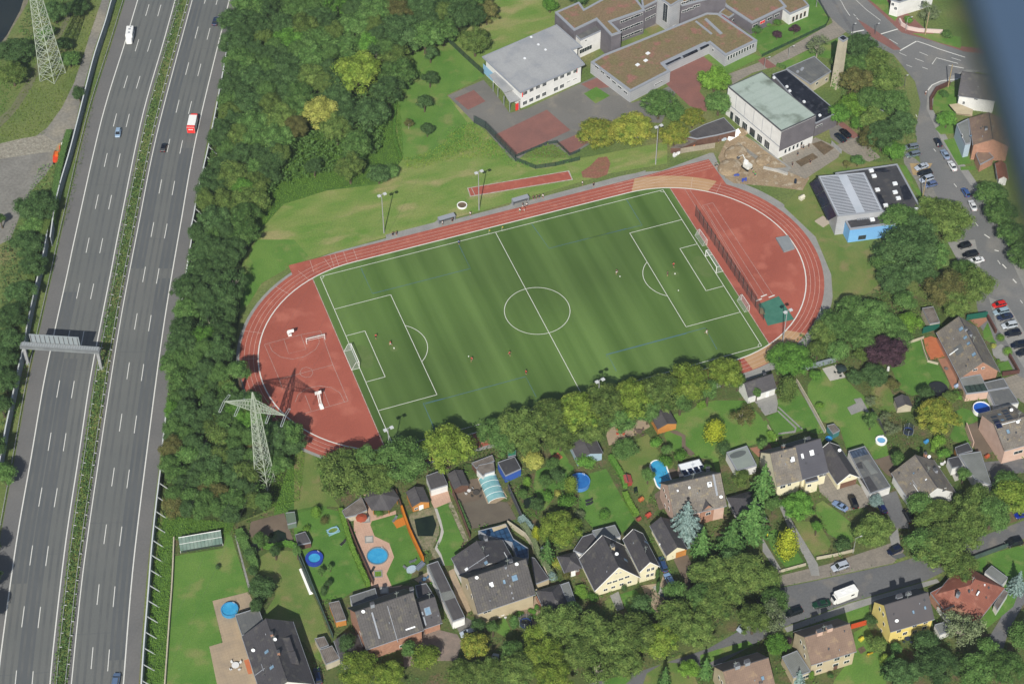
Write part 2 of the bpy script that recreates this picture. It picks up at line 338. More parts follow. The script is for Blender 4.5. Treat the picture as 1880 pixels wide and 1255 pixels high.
# worn beige stretches of the track
sheet('track_worn_stretch',None,arc(RX,0,RI+.1,88,52,14)+arc(RX,0,RO+.3,50,84,14),M_beige,.06)
sheet('track_worn_stretch',None,arc(RX,0,RI+.1,-58,-84,12)+arc(RX,0,RO-.2,-84,-55,12),M_beige,.06)
mk=MB(); ribbon(mk,[(*p,0) for p in oval(RI)],.32,.09,True); struct('track_inner_line',mk,M_line)
for k in (1,2,3): struct('track_lane_line',ribbon(MB(),[(*p,0) for p in oval(RI+1.27*k)],.07,.064,True),M_linet)
for k in (0,1,2,3): struct('sprint_lane_line',ribbon(MB(),[(40,37.6+1.2*k,0),(71,38.0+1.1*k,0)],.07,.066),M_linet)
for x in (-48,-46.6,-44,-41,-54): struct('start_line',ribbon(MB(),[(x,RI,0),(x+.3,RO,0)],.07,.067),M_linet)
for a in (100,112,124,150,165,60,48): 
    p=(RX if a<90 else -RX); struct('start_line',ribbon(MB(),[(p+RI*math.cos(R(a)),RI*math.sin(R(a)),0),(p+RO*math.cos(R(a)),RO*math.sin(R(a)),0)],.07,.067),M_linet)
# football lines
h,wd=52.84,34.0; lw=.16
F_=MB()
def seg(mb,a,b,w_=lw,z=.092): ribbon(mb,[(*a,0),(*b,0)],w_,z)
def rect(mb,x0,y0,x1,y1,w_=lw,z=.092):
    seg(mb,(x0,y0),(x1,y0),w_,z);seg(mb,(x1,y0),(x1,y1),w_,z);seg(mb,(x1,y1),(x0,y1),w_,z);seg(mb,(x0,y1),(x0,y0),w_,z)
rect(F_,-h,-wd,h,wd); seg(F_,(0,-wd),(0,wd)); ribbon(F_,[(*p,0) for p in arc(0,0,9.15,0,360,64)[:-1]],lw,.093,True)
for sg in (-1,1):
    for d,hw in ((16.5,20.16),(5.5,9.16)):
        x0=sg*h;x1=sg*(h-d); seg(F_,(x0,hw),(x1,hw));seg(F_,(x1,hw),(x1,-hw));seg(F_,(x1,-hw),(x0,-hw))
    aa=math.degrees(math.acos(5.5/9.15)); cx=sg*(h-11)
    ribbon(F_,[(*p,0) for p in (arc(cx,0,9.15,180-aa,180+aa,24) if sg>0 else arc(cx,0,9.15,-aa,aa,24))],lw,.093)
    F_.ell((cx,0,.09),.16,.16,.004,10)
    for sy in (-1,1):
        a0={(1,1):180,(-1,1):270,(-1,-1):0,(1,-1):90}[(sg,sy)]; ribbon(F_,[(*p,0) for p in arc(sg*h,sy*wd,1,a0,a0+90,8)],.12,.093)
struct('football_lines',F_,M_line)
for x_,rx_,ry_ in ((-50.5,2.4,4.6),(50.5,2.4,4.6),(-41.8,1.2,1.2),(41.8,1.2,1.2)): struct('worn_goalmouth',MB().ell((x_,0,.02),rx_,ry_,.064,20),mat('worn_turf',s(104,124,72),s(92,118,60),sc=.5,grain=.1))
Bl=MB()
def bl(c,l): ribbon(Bl,[(v.x,v.y,0) for v in pts(c,l)],.13,.088)
bl('F1',[(75,768),(145,922),(738,770),(668,625)]); bl('F1',[(1110,500),(1215,648),(1680,530)]); bl('F2',[(0,540),(318,462),(225,310)])
bl('E6',[(1185,1060),(1120,910),(1255,880)]); bl('F3',[(0,1190),(645,1015),(712,1145)]); bl('F3',[(1225,980),(1170,875),(1673,740)]); bl('F2',[(110,1240),(105,1225),(690,1068),(760,1195)])
struct('junior_pitch_lines',Bl,M_lineb)
# basketball court left, sprint and jump lines right
Kb=MB()
def kb(c,l): ribbon(Kb,[(v.x,v.y,0) for v in pts(c,l)],.09,.076)
kb('E6',[(205,572),(418,515),(530,495)]);kb('E6',[(205,572),(290,770),(310,830)]);kb('E6',[(290,772),(597,690)]);kb('E6',[(530,495),(600,690),(688,897)])
kb('E6',[(688,897),(440,968)]); kb('E6',[(318,545),(345,625),(445,600),(415,515)]);kb('E6',[(440,865),(475,955)]);kb('E6',[(545,830),(580,925)]);kb('E6',[(232,570),(250,610),(300,645),(370,657),(440,640),(500,600),(522,560),(515,515)])
kb('E6',[(382,905),(400,860),(450,825),(520,810),(590,820),(640,850),(668,905)]); kb('E6',[(410,735),(420,712),(445,702),(475,712),(485,735),(472,757),(445,762),(418,752),(408,735)])
kb('F2',[(675,345),(1000,880)]);kb('F2',[(700,340),(1040,875)]);kb('F2',[(735,330),(1095,880)]);kb('F2',[(675,345),(735,330)]);kb('F2',[(570,250),(690,440),(985,905)]);kb('F2',[(600,255),(700,400),(900,740)])
struct('court_lines',Kb,M_linef)
for x,y in ((1037,878),(1007,903),(1083,882)):
    a=P('F2',x,y); struct('takeoff_board',MB().box((a.x,a.y,.07),(2.0,.35,.06),R(8)),M_line)
# long jump runway
sheet('jump_runway_edge','F1',[(719,281),(1337,176),(1360,232),(736,335)],M_linef,.05)
sheet('jump_runway','F1',[(726,284),(1330,182),(1352,228),(741,329)],M_tartan,.06)
sheet('runway_line','F1',[(742,281),(746,280),(768,326),(764,327)],M_linef,.066)
sheet('bare_soil_patch','C3',[(940,1200),(1000,1160),(1060,1100),(1120,1095),(1145,1140),(1120,1220),(1050,1245),(950,1240)],mat('reddish_weeds',s(152,100,88),s(136,106,80),sc=.5,grain=.25,gsc=2),.05)
# ---- school yard
sheet('school_yard','C3',[(10,668),(140,610),(258,560),(330,640),(440,790),(560,760),(940,580),(1050,530),(1290,720),(1360,700),(1480,640),(1640,560),(1500,860),(1340,850),(1350,960),(1010,1000),(860,1090),(740,1005),(590,1040),(480,1130),(440,1100),(270,900),(195,860)],M_yard,.05)
sheet('paved_square','C3',[(55,690),(190,630),(272,708),(150,768)],M_redpave,.062)
sheet('red_sports_court','C3',[(332,945),(700,768),(865,910),(480,1088)],M_redpave,.062)
sheet('paved_square','C3',[(770,1000),(930,930),(1010,980),(860,1080)],M_redpave,.062)
sheet('paved_square','C3',[(940,590),(1050,545),(1140,610),(1000,625)],M_redpave,.062)
sheet('yard_bed','C3',[(958,655),(1045,608),(1140,670),(1040,725)],G_lawn,.07)
sheet('inner_courtyard','C4',[(285,510),(520,380),(600,450),(560,540),(510,640),(560,700),(560,780),(440,740),(280,590)],M_redpave,.055)
sheet('school_garden','C4',[(0,330),(0,230),(210,180),(380,100),(520,60),(560,90),(330,190)],G_lawn3,.05)
sheet('school_path','C4',[(0,230),(230,120),(470,0),(560,0),(300,180),(0,330)],mat('courtyard_paving',s(150,142,130),s(136,130,120),sc=.3),.045)
sheet('school_lawn','C4',[(870,200),(1080,180),(1270,120),(1270,0),(1330,0),(1415,130),(1390,190),(950,400),(890,300)],G_lawn2,.06)
sheet('school_bed','C4',[(540,390),(590,375),(690,430),(900,380),(940,400),(740,500),(700,520),(600,440)],G_lawn,.06)
sheet('school_access_road','C4',[(710,520),(1000,410),(1440,160),(1410,80),(1330,-30),(1700,-30),(1600,180),(1480,260),(1300,330),(1050,460),(880,510),(740,590)],M_slab,.04)
sheet('paved_square','C4',[(918,425),(960,402),(1050,465),(985,480)],M_redpave,.055)
sheet('verge','C4',[(1060,450),(1300,340),(1480,270),(1483,420),(1300,390),(1120,490)],G_lawn,.058)
# ---- construction site by the gym
M_dirt=mat('building_site_dirt',s(168,148,120),s(148,128,104),sc=.25,c3=s(186,172,150),sc3=.5,grain=.16,gsc=2,bump=.15)
sheet('building_site','C4',[(640,1100),(740,890),(1070,1110),(1200,1200),(1280,1240),(1230,1330),(1000,1300),(750,1280),(690,1240)],M_dirt,.06)
sheet('service_yard','C4',[(1080,1100),(1320,960),(1500,1040),(1480,1100),(1250,1250),(1130,1200)],M_slab,.064)
sheet('flower_bed','C4',[(1180,1130),(1300,1070),(1340,1100),(1220,1165)],M_soil,.075)
sheet('flower_bed','C4',[(1295,1005),(1360,985),(1450,1035),(1380,1085)],M_soil,.075)
sheet('site_path','C4',[(770,990),(850,1070),(960,1160),(1000,1150),(830,1030)],M_gravel,.075)
sheet('site_path','C4',[(860,960),(1080,1120),(1150,1170),(1120,1210),(960,1180),(1130,1170),(950,1040)],M_grey,.07)
# ---- east: main street, junction, parking
sheet('main_street','F',[(1490,-30),(1560,-30),(1640,-20),(1660,30),(1720,75),(1775,95),(1900,110),(1900,150),(1775,130),(1740,145),(1710,160),(1705,200),(1735,265),(1790,350),(1840,440),(1900,560),(1960,700),(1960,780),(1840,660),(1800,600),(1790,540),(1770,470),(1720,360),(1690,300),(1680,240),(1690,190),(1680,150),(1640,100),(1560,65),(1500,10)],M_road,.05)
sheet('pavement','F',[(1655,60),(1560,-30),(1590,-30),(1650,10),(1700,55),(1760,85),(1900,100),(1900,110),(1770,95),(1710,75)],M_redpave,.056)
sheet('pavement','F',[(1742,142),(1775,128),(1800,130),(1760,145),(1715,165),(1712,200),(1745,265),(1800,345),(1850,430),(1910,560),(1900,575),(1840,440),(1790,352),(1732,266),(1701,200),(1704,160)],M_grey,.06)
sheet('traffic_island','F',[(1574,36),(1590,45),(1635,75),(1655,92),(1640,92),(1600,68)],M_redpave,.07)
sheet('parking_bay','F',[(1655,270),(1690,300),(1720,360),(1700,372),(1680,330),(1660,300)],M_gravel,.056)
sheet('parking_bay','F',[(1670,300),(1712,300),(1700,320),(1676,322)],M_sand,.06)
sheet('parking_bay','F',[(1740,445),(1790,440),(1800,490),(1770,500)],M_grey,.056)
sheet('parking_bay','F',[(1815,545),(1850,560),(1900,640),(1960,720),(1960,800),(1870,660),(1830,600)],M_grey,.056)
def road_line(c,l,w_=.15): struct('road_marking',ribbon(MB(),[(v[0],v[1],0) for v in dense(pts(c,l))],w_,.066),M_line)
road_line('C5',[(345,0),(420,70),(520,145)]);road_line('C5',[(270,60),(250,20),(235,0)]);road_line('C5',[(315,230),(405,212)],.5);road_line('C5',[(515,242),(640,205)],.4)
road_line('C5',[(775,290),(850,315),(930,345),(1110,402)],.3);road_line('C5',[(880,450),(910,405),(1060,445)],.25);road_line('C5',[(655,355),(770,290)],.4)
road_line('C5',[(995,458),(1100,478)],.3);road_line('C5',[(850,632),(880,595),(940,568),(1060,552)],.35)
for q in ([(580,275),(640,310)],[(650,370),(700,392)],[(790,365),(850,390)],[(760,410),(820,432)],[(350,125),(375,150)],[(270,60),(305,112)],[(700,455),(740,470)],[(810,470),(850,485)],[(890,1040),(905,1060)],[(765,800),(775,820)],[(330,100),(345,115)],[(1015,405),(1080,425)]): road_line('C5',q,.18)
for q in ([(1085,200),(1103,222)],[(1222,450),(1240,472)],[(1365,690),(1382,715)],[(1510,945),(1525,965)]): road_line('C6',q,.2)
sheet('street_drain_patch','C5',[(175,0),(195,0),(330,200),(310,215)],M_roadd,.057)
for c,l in (('C6',[(1280,525),(1315,548)]),('C6',[(1345,625),(1372,632)]),('C6',[(1395,715),(1420,742)]),('C6',[(1462,810),(1485,835)])): road_line(c,l,.35)
# verges along the main street
sheet('corner_garden','C5',[(890,700),(920,640),(1000,600),(1060,620),(1060,730),(1000,780),(880,770)],G_lawn,.06)
sheet('front_lawn','C5',[(960,980),(1060,960),(1110,1030),(1150,1140),(1060,1155)],G_lawn,.066)
sheet('front_lawn','C5',[(1075,1165),(1175,1160),(1180,1185),(1080,1190)],G_lawn,.066)
sheet('front_lawn','C5',[(900,900),(1040,800),(1040,930),(940,940)],G_lawn,.066)
sheet('street_verge','C5',[(650,1150),(700,1160),(760,1300),(840,1380),(820,1420),(700,1250)],G_lawn,.066)
sheet('street_verge','C5',[(740,235),(950,240),(1080,260),(1080,340),(930,300)],G_lawn,.066)
sheet('street_verge','C5',[(440,0),(560,0),(640,120),(620,150),(480,30)],G_lawn,.066)
sheet('youth_centre_lawn','C6',[(0,330),(140,200),(160,150),(330,40),(420,10),(520,60),(700,70),(750,90),(870,330),(880,600),(560,880),(430,960),(310,930),(300,780),(200,540),(0,350)],G_lawn3,.045)
sheet('dark_driveway','C5',[(160,900),(250,850),(370,950),(240,1010),(170,960)],M_yard,.06)
sheet('back_drive','C5',[(200,1020),(370,950),(520,1100),(440,1130),(300,1080)],M_slab,.061)
sheet('paved_square','C5',[(225,870),(255,850),(372,950),(330,970)],M_redpave,.068)
# ---- south: side street with pavements
sheet('side_street','F',[(1960,925),(1800,985),(1720,1010),(1640,1035),(1500,1065),(1425,1080),(1370,1150),(1300,1190),(1180,1230),(1000,1275),(1000,1320),(1300,1230),(1440,1150),(1560,1105),(1700,1065),(1790,1020),(1960,960)],M_roadd,.05)
sheet('pavement','F',[(1425,1078),(1425,1058),(1520,1035),(1640,995),(1660,1010),(1640,1033),(1500,1063)],mat('worn_pavement',s(150,142,132),s(134,128,120),sc=.4,grain=.14,gsc=2),.06)
sheet('pavement','F',[(1440,1152),(1560,1107),(1700,1067),(1720,1062),(1725,1068),(1600,1108),(1445,1160)],M_grey,.06)
sheet('crossing_patch','E5',[(790,470),(860,450),(880,470),(820,490)],M_asphd,.062)

sheet('field_lane','Y4',[(1500,1000),(1740,600),(1900,380),(1900,600),(1720,900),(1640,1175),(1480,1250)],M_roadd,.05)
# ================================================================ gardens south and east of the pitch
M_pink=mat('pink_paving',s(214,178,156),s(202,166,146),sc=.4,grain=.06,gsc=2,stripe=(0,.6,.06),stripe2=(1,.6,.06))
M_tan=mat('tan_paving',s(184,164,138),s(166,150,130),sc=.3,grain=.06,stripe=(0,.8,.05),stripe2=(1,.8,.05))
M_brownpave=mat('brown_paving',s(124,110,96),s(112,100,88),sc=.3,grain=.08)
M_brick=mat('brick_paving',s(176,128,104),s(160,116,96),sc=.4,grain=.08)
M_terra=mat('terracotta',s(198,120,82),s(186,108,74),sc=.5,grain=.06)
M_light=mat('light_paving',s(202,198,190),s(184,182,176),sc=.4,grain=.05)
M_pond=mat('pond_water',(.006,.012,.008),(.012,.022,.012),sc=.5,rough=.1,grain=0,spec=.5)
G_soilgreen=mat('garden_ground',s(80,100,52),s(102,108,66),sc=.15,c3=s(112,100,76),sc3=.25,grain=.25,gsc=2,bump=.1)
sheet('garden_ground','F',[(300,948),(430,962),(520,930),(590,860),(700,830),(870,800),(1150,720),(1360,690),(1460,640),(1560,560),(1620,530),(1760,560),(1830,600),(1960,760),(1960,925),(1700,1012),(1500,1060),(1425,1080),(1370,1150),(1180,1230),(1000,1280),(290,1300)],G_soilgreen,.018)
sheet('garden_ground','F',[(1000,1320),(1180,1240),(1440,1160),(1560,1112),(1700,1070),(1790,1030),(1960,960),(1960,1340),(1000,1340)],G_soilgreen,.018)
LAWNS=[
('lawn','D3',[(105,470),(150,460),(400,420),(420,340),(450,340),(560,690),(335,745),(395,1000),(315,1025),(370,1255),(380,1330),(40,1330),(60,1000)],G_lawn),
('lawn','D3',[(520,560),(620,480),(700,430),(850,440),(880,560),(985,780),(1060,980),(1000,1120),(960,1090),(900,1000),(700,900),(640,840),(720,720),(700,600),(560,560)],G_lawn3),
('lawn','D4',[(0,640),(190,590),(330,620),(420,900),(520,1165),(430,1190),(340,1255),(170,1255),(40,900),(0,860)],G_lawn2),
('lawn','D4',[(560,690),(730,645),(790,640),(830,740),(900,930),(940,990),(870,1010),(830,1130),(700,1165),(665,1070),(720,950),(685,850),(580,800),(548,720)],G_lawn2),
('lawn','D4',[(1010,600),(1100,560),(1220,830),(1140,1010),(1085,1010),(1030,900),(1075,770),(1050,690)],G_lawn2),
('lawn','D4',[(0,230),(60,170),(170,220),(190,400),(330,590),(180,580),(60,600),(0,620)],G_lawn3),
('lawn','D6',[(700,510),(790,470),(900,430),(960,480),(1000,650),(900,640),(830,640),(800,730),(760,780),(700,800),(715,700),(680,620)],G_lawn2),
('lawn','D6',[(1000,640),(1070,530),(1190,495),(1290,680),(1400,870),(1300,940),(1250,870),(1100,910),(1000,800)],G_lawn2),
('lawn','D6',[(790,360),(860,330),(930,440),(900,470),(820,430)],G_lawn),
('lawn','D6',[(1200,420),(1320,350),(1521,280),(1521,560),(1480,740),(1400,640),(1300,560)],G_lawn3),
('lawn','E2',[(170,440),(340,330),(430,290),(520,430),(640,520),(620,560),(590,600),(520,620),(460,760),(330,740),(240,600)],G_lawn3),
('lawn','E2',[(560,300),(640,130),(760,110),(820,60),(900,30),(980,20),(1200,20),(1330,150),(1400,270),(1470,330),(1380,340),(1240,380),(1210,380),(1090,410),(990,470),(1010,640),(1040,800),(940,480),(860,480),(680,440),(620,420)],G_lawn),
('lawn','E3',[(300,560),(390,520),(400,470),(380,430),(540,300),(620,420),(780,690),(720,700),(600,670),(400,720),(370,700)],G_lawn2),
('lawn','E3',[(640,300),(700,220),(760,170),(830,265),(950,240),(1030,330),(1120,400),(1160,540),(1260,680),(1290,790),(1310,880),(1190,910),(1130,810),(960,830),(900,640),(760,600),(690,470),(640,380)],G_lawn),
('lawn','E4',[(150,320),(270,250),(250,140),(380,100),(440,270),(510,280),(600,440),(580,500),(440,480),(420,520),(320,520),(230,470),(200,400)],G_lawn2),
('lawn','E4',[(620,660),(700,620),(760,640),(800,690),(860,690),(740,760),(720,800),(760,900),(630,880),(600,840),(640,760)],G_lawn2),
('lawn','E4',[(0,400),(100,380),(180,560),(190,650),(120,660),(0,600)],G_lawn3),
('lawn','E3',[(1420,100),(1614,0),(1614,340),(1500,390),(1400,330),(1330,160)],G_lawn2),
('lawn','E5',[(330,150),(370,130),(440,180),(540,260),(560,380),(520,400),(400,330),(330,210)],G_lawn),
('lawn','E5',[(190,250),(300,260),(360,290),(420,390),(400,450),(320,470),(250,380)],G_lawn3),
('lawn','E5',[(20,330),(80,300),(200,420),(260,520),(160,560),(110,500),(60,440)],G_lawn2),
('lawn','E5',[(330,860),(500,790),(650,750),(660,870),(560,890),(540,880)],G_lawn),
('lawn','E5',[(440,1230),(570,1060),(560,940),(640,890),(700,1000),(760,1170),(760,1300),(420,1300)],G_lawn),
('lawn','E5',[(1270,510),(1420,450),(1606,400),(1606,600),(1540,780),(1380,910),(1330,860),(1480,660),(1500,600),(1380,520),(1330,580)],G_lawn2),
('lawn','Y2',[(870,330),(930,220),(1010,440),(1050,490),(940,470),(880,430)],G_lawn2),
('lawn','Y2',[(1060,750),(1190,710),(1270,850),(1110,890),(1080,800)],G_lawn2),
('lawn','E1',[(610,620),(720,585),(800,680),(860,740),(800,780),(660,740)],G_lawn2),
('lawn','E1',[(500,670),(560,640),(600,740),(540,760)],G_lawn3),
('lawn','E1',[(800,1180),(930,1100),(1060,1110),(1140,1200),(1180,1300),(760,1300)],G_lawn3),
('lawn','E1',[(500,1240),(520,1220),(680,1180),(680,1230),(600,1300),(480,1300)],G_lawn2),
('lawn','E1',[(1180,1050),(1300,1010),(1520,950),(1560,980),(1300,1080),(1180,1130)],G_lawn),
('lawn','D5',[(1340,740),(1400,700),(1450,800),(1400,860),(1330,820)],G_lawn),
('lawn','Z6',[(0,100),(100,0),(220,190),(240,280),(130,260),(0,300)],G_lawn),
]
for n,(nm,c,l,m) in enumerate(LAWNS): sheet(nm,c,l,m,.026+.0013*n)
PAV=[
('patio','D3',[(335,745),(555,690),(600,780),(480,820),(520,960),(610,1255),(640,1340),(380,1340),(315,1025),(398,1000)],M_tan),
('patio_mat','D3',[(528,1110),(560,1100),(580,1190),(555,1195)],M_terra),
('pond_terrace','D3',[(570,260),(775,205),(835,385),(600,390),(560,330)],M_brownpave),
('garden_path','D3',[(470,340),(480,345),(575,690),(560,690)],M_grey),
('patio','D4',[(430,650),(520,610),(500,500),(545,500),(570,640),(640,650),(730,615),(735,640),(560,690),(548,720),(580,800),(685,850),(720,950),(665,1070),(705,1165),(780,1150),(640,1250),(560,1170),(520,1050),(480,900),(430,760)],M_pink),
('patio_brown_corner','D5',[(270,440),(450,450),(600,430),(640,470),(340,540),(300,510)],M_brownpave),  # brown paving on the patio corner behind the double house
('terrace','D4',[(975,480),(1100,440),(1130,550),(1010,600),(990,560)],M_pink),
('pond_edge','D4',[(830,640),(1000,590),(1020,620),(1040,700),(1045,780),(1000,880),(1035,910),(1080,980),(1060,1000),(1000,950),(980,900),(900,900),(850,760),(830,690)],mat('pebble_bed',s(150,140,116),s(112,118,84),sc=1,grain=.25,gsc=3)),
('garden_path','D4',[(1010,600),(1030,600),(1060,690),(1078,770),(1060,830),(1030,880),(1060,930),(1085,1010),(1070,1010),(1045,940),(1012,890),(1050,800),(1058,750),(1035,680)],M_light),
('flower_border','D4',[(1105,560),(1135,550),(1255,830),(1225,840)],mat('border_bed',s(172,160,144),s(110,118,80),sc=1,grain=.25,gsc=3)),
('terrace','D6',[(90,650),(240,570),(300,560),(380,740),(200,760),(130,700)],M_brownpave),
('terrace','D6',[(190,740),(330,705),(500,730),(565,845),(250,915),(200,810)],mat('dark_terrace',s(106,98,88),s(114,106,94),sc=.3,grain=.05)),
('terrace_edge','D6',[(290,560),(400,530),(500,690),(420,735),(360,740)],M_tan),
('driveway','D5',[(930,310),(970,290),(1120,640),(1080,655),(1000,560)],M_tan),
('driveway','D5',[(960,720),(1080,700),(1150,740),(1130,900),(1050,880),(1000,790)],M_yard),
('front_yard','D5',[(640,830),(800,790),(1000,840),(1040,900),(1000,1060),(700,1060),(560,1120),(540,960)],mat('mixed_paving',s(150,134,124),s(130,120,112),sc=.6,grain=.15)),
('terrace','D5',[(1540,560),(1660,520),(1740,680),(1700,760),(1640,800),(1480,660)],M_tan),
('pond_terrace','D5',[(690,350),(770,310),(860,370),(700,420),(640,380)],M_tan),
('driveway','E1',[(760,560),(900,540),(930,440),(1060,640),(1000,720),(880,760),(830,700)],M_tan),
('driveway','E1',[(990,370),(1090,340),(1150,480),(1130,640),(1080,560)],M_brownpave),
('garden_wall_bed','E1',[(840,570),(880,550),(930,600),(890,620)],M_light),
('front_yard','E1',[(540,630),(600,600),(640,720),(590,740)],M_grey),
('terrace','E2',[(100,300),(120,230),(390,140),(450,230),(300,310),(120,380)],M_tan),
('garden_path','E2',[(630,260),(660,260),(730,300),(730,380),(800,440),(790,470),(750,450),(700,390),(700,310),(600,270)],M_brownpave),
('terrace','E2',[(480,770),(530,730),(600,870),(520,890)],M_brownpave),
('pool_surround','E2',[(560,560),(650,570),(680,620),(600,650)],M_brownpave),
('terrace','E2',[(1240,400),(1400,370),(1420,410),(1310,470)],M_brick),
('terrace','E3',[(200,430),(380,370),(395,450),(385,520),(290,550)],M_grey),
('garden_path','E3',[(390,480),(405,480),(600,660),(590,665)],M_grey),
('garden_path','E3',[(385,510),(400,512),(550,650),(540,690),(400,705),(400,695),(530,675),(535,655)],M_grey),
('terrace','E3',[(760,165),(880,130),(955,235),(825,265)],M_light),
('terrace','E3',[(965,485),(1040,450),(1020,415),(1080,405),(1150,530),(1090,510),(1000,545)],M_grey),
('garden_path','E3',[(538,262),(550,258),(790,690),(775,695)],M_grey),
('driveway','Z6',[(690,700),(800,600),(930,800),(1150,740),(1350,900),(1260,1000),(1000,1060),(860,960),(720,830)],M_slab),
('driveway','Z6',[(1360,900),(1600,820),(1760,1253),(1600,1253),(1450,1000)],M_roadd),
('terrace','Z6',[(1340,470),(1560,400),(1660,560),(1600,700),(1480,620)],M_brownpave),
('garden_path','E5',[(75,100),(110,120),(200,290),(340,520),(350,590),(300,590),(270,500),(160,300)],M_grey),
('garden_path','E5',[(0,360),(120,560),(100,580),(0,440)],M_grey),
('driveway','E5',[(780,350),(830,300),(850,430),(800,460)],M_grey),
('terrace','Y2',[(110,430),(200,400),(330,440),(400,650),(200,700),(130,560)],M_terra),
('terrace','Y2',[(290,690),(430,670),(480,800),(540,1000),(480,1080),(400,900)],M_brick),
('terrace','Y2',[(700,190),(910,160),(920,200),(810,290)],M_brick),
('terrace','Y2',[(980,560),(1100,500),(1180,560),(1190,700),(1080,720),(1000,640)],M_grey),
('driveway','Y2',[(1130,940),(1290,890),(1394,940),(1394,1255),(1300,1200)],M_slab),
('hardstanding','Y1',[(1300,680),(1757,640),(1757,800),(1500,820),(1400,960)],M_roadd),
('terrace','Y1',[(1100,250),(1330,200),(1480,500),(1320,600),(1200,560)],M_brownpave),
('pool_surround','Y1',[(1150,60),(1300,0),(1390,120),(1280,170),(1190,130)],M_tan),
('patio','Y1',[(880,720),(1050,690),(1120,830),(960,900)],M_light),
('house_path','Y1',[(240,900),(300,870),(420,1090),(500,1160),(460,1180),(360,1110)],M_slab),
('patch','C5',[(1000,730),(1160,760),(1160,815),(1050,800)],M_tan),
('sand_pit','Y3',[(1780,630),(1850,600),(1880,650),(1820,690)],M_soil),
]
for n,(nm,c,l,m) in enumerate(PAV): sheet(nm,c,l,m,.08+.0015*n)
for c,l in (('D4',[(865,680),(1000,650),(1025,720),(1000,800),(890,800)]),('D3',[(665,365),(690,330),(740,310),(785,330),(795,390),(700,400)]),('D3',[(570,400),(620,380),(660,385),(650,420),(600,450)]),('D6',[(605,720),(640,700),(700,685),(705,730),(680,770),(620,770)]),('E2',[(315,715),(345,705),(352,750),(322,760)])):
    sheet('garden_pond',c,l,M_pond,.19)
# ================================================================ trees, hedges, undergrowth
LF={'dark':leafmat('leaves_dark',s(66,88,50),s(86,108,64),s(54,74,42)),
'mid':leafmat('leaves_mid',s(76,102,52),s(98,122,66),s(64,90,46)),
'green':leafmat('leaves_fresh',s(80,114,48),s(100,136,58),s(64,96,42)),
'olive':leafmat('leaves_olive',s(82,100,50),s(110,124,64),s(70,90,46)),
'ygreen':leafmat('leaves_yellow_green',s(98,116,46),s(126,138,60),s(80,104,44)),
'yellow':leafmat('leaves_yellow',s(146,146,70),s(166,162,84),s(122,130,62),.05),
'gold':leafmat('leaves_gold',s(136,142,42),s(156,158,52),s(106,122,42),.05),
'autumn':leafmat('leaves_autumn',s(108,118,50),s(142,136,60),s(88,108,46)),
'brown':leafmat('leaves_brown',s(90,90,52),s(108,102,60),s(78,90,48)),
'purple':leafmat('leaves_purple',s(66,48,54),s(84,62,66),s(52,40,44),.1),
'blue':leafmat('needles_blue',s(114,132,122),s(140,156,144),s(92,112,102),.1),
'fir':leafmat('needles_green',s(70,100,52),s(98,126,68),s(52,80,42)),
'grey':leafmat('leaves_grey_green',s(102,112,76),s(122,128,92),s(88,100,66)),
'bright':leafmat('leaves_bright',s(92,122,46),s(114,142,60),s(78,108,42),.15)}
BARK=mat('bark',s(104,92,76),s(84,76,64),sc=2,grain=.2,gsc=8,bump=.03)
BARKL=mat('bark_pale',s(190,182,168),s(150,144,130),sc=2,grain=.15,gsc=8)
def leaf(vs,fs,p,nrm,sz,rg):
    t=nrm.cross(Vector((rg.uniform(-1,1),rg.uniform(-1,1),rg.uniform(-1,1))))
    if t.length<.01: return
    t.normalize(); b=nrm.cross(t); a=sz*rg.uniform(.6,1.25); c_=sz*rg.uniform(.4,.8); o=len(vs)
    vs+= [p+t*a*.5,p+b*c_*.5+t*a*.1,p-t*a*.5,p-b*c_*.5]; fs.append((o,o+1,o+2,o+3))
def rdir(rg):
    z=rg.uniform(-1,1);a=rg.uniform(0,2*PI);q=math.sqrt(1-z*z); return Vector((q*math.cos(a),q*math.sin(a),z))
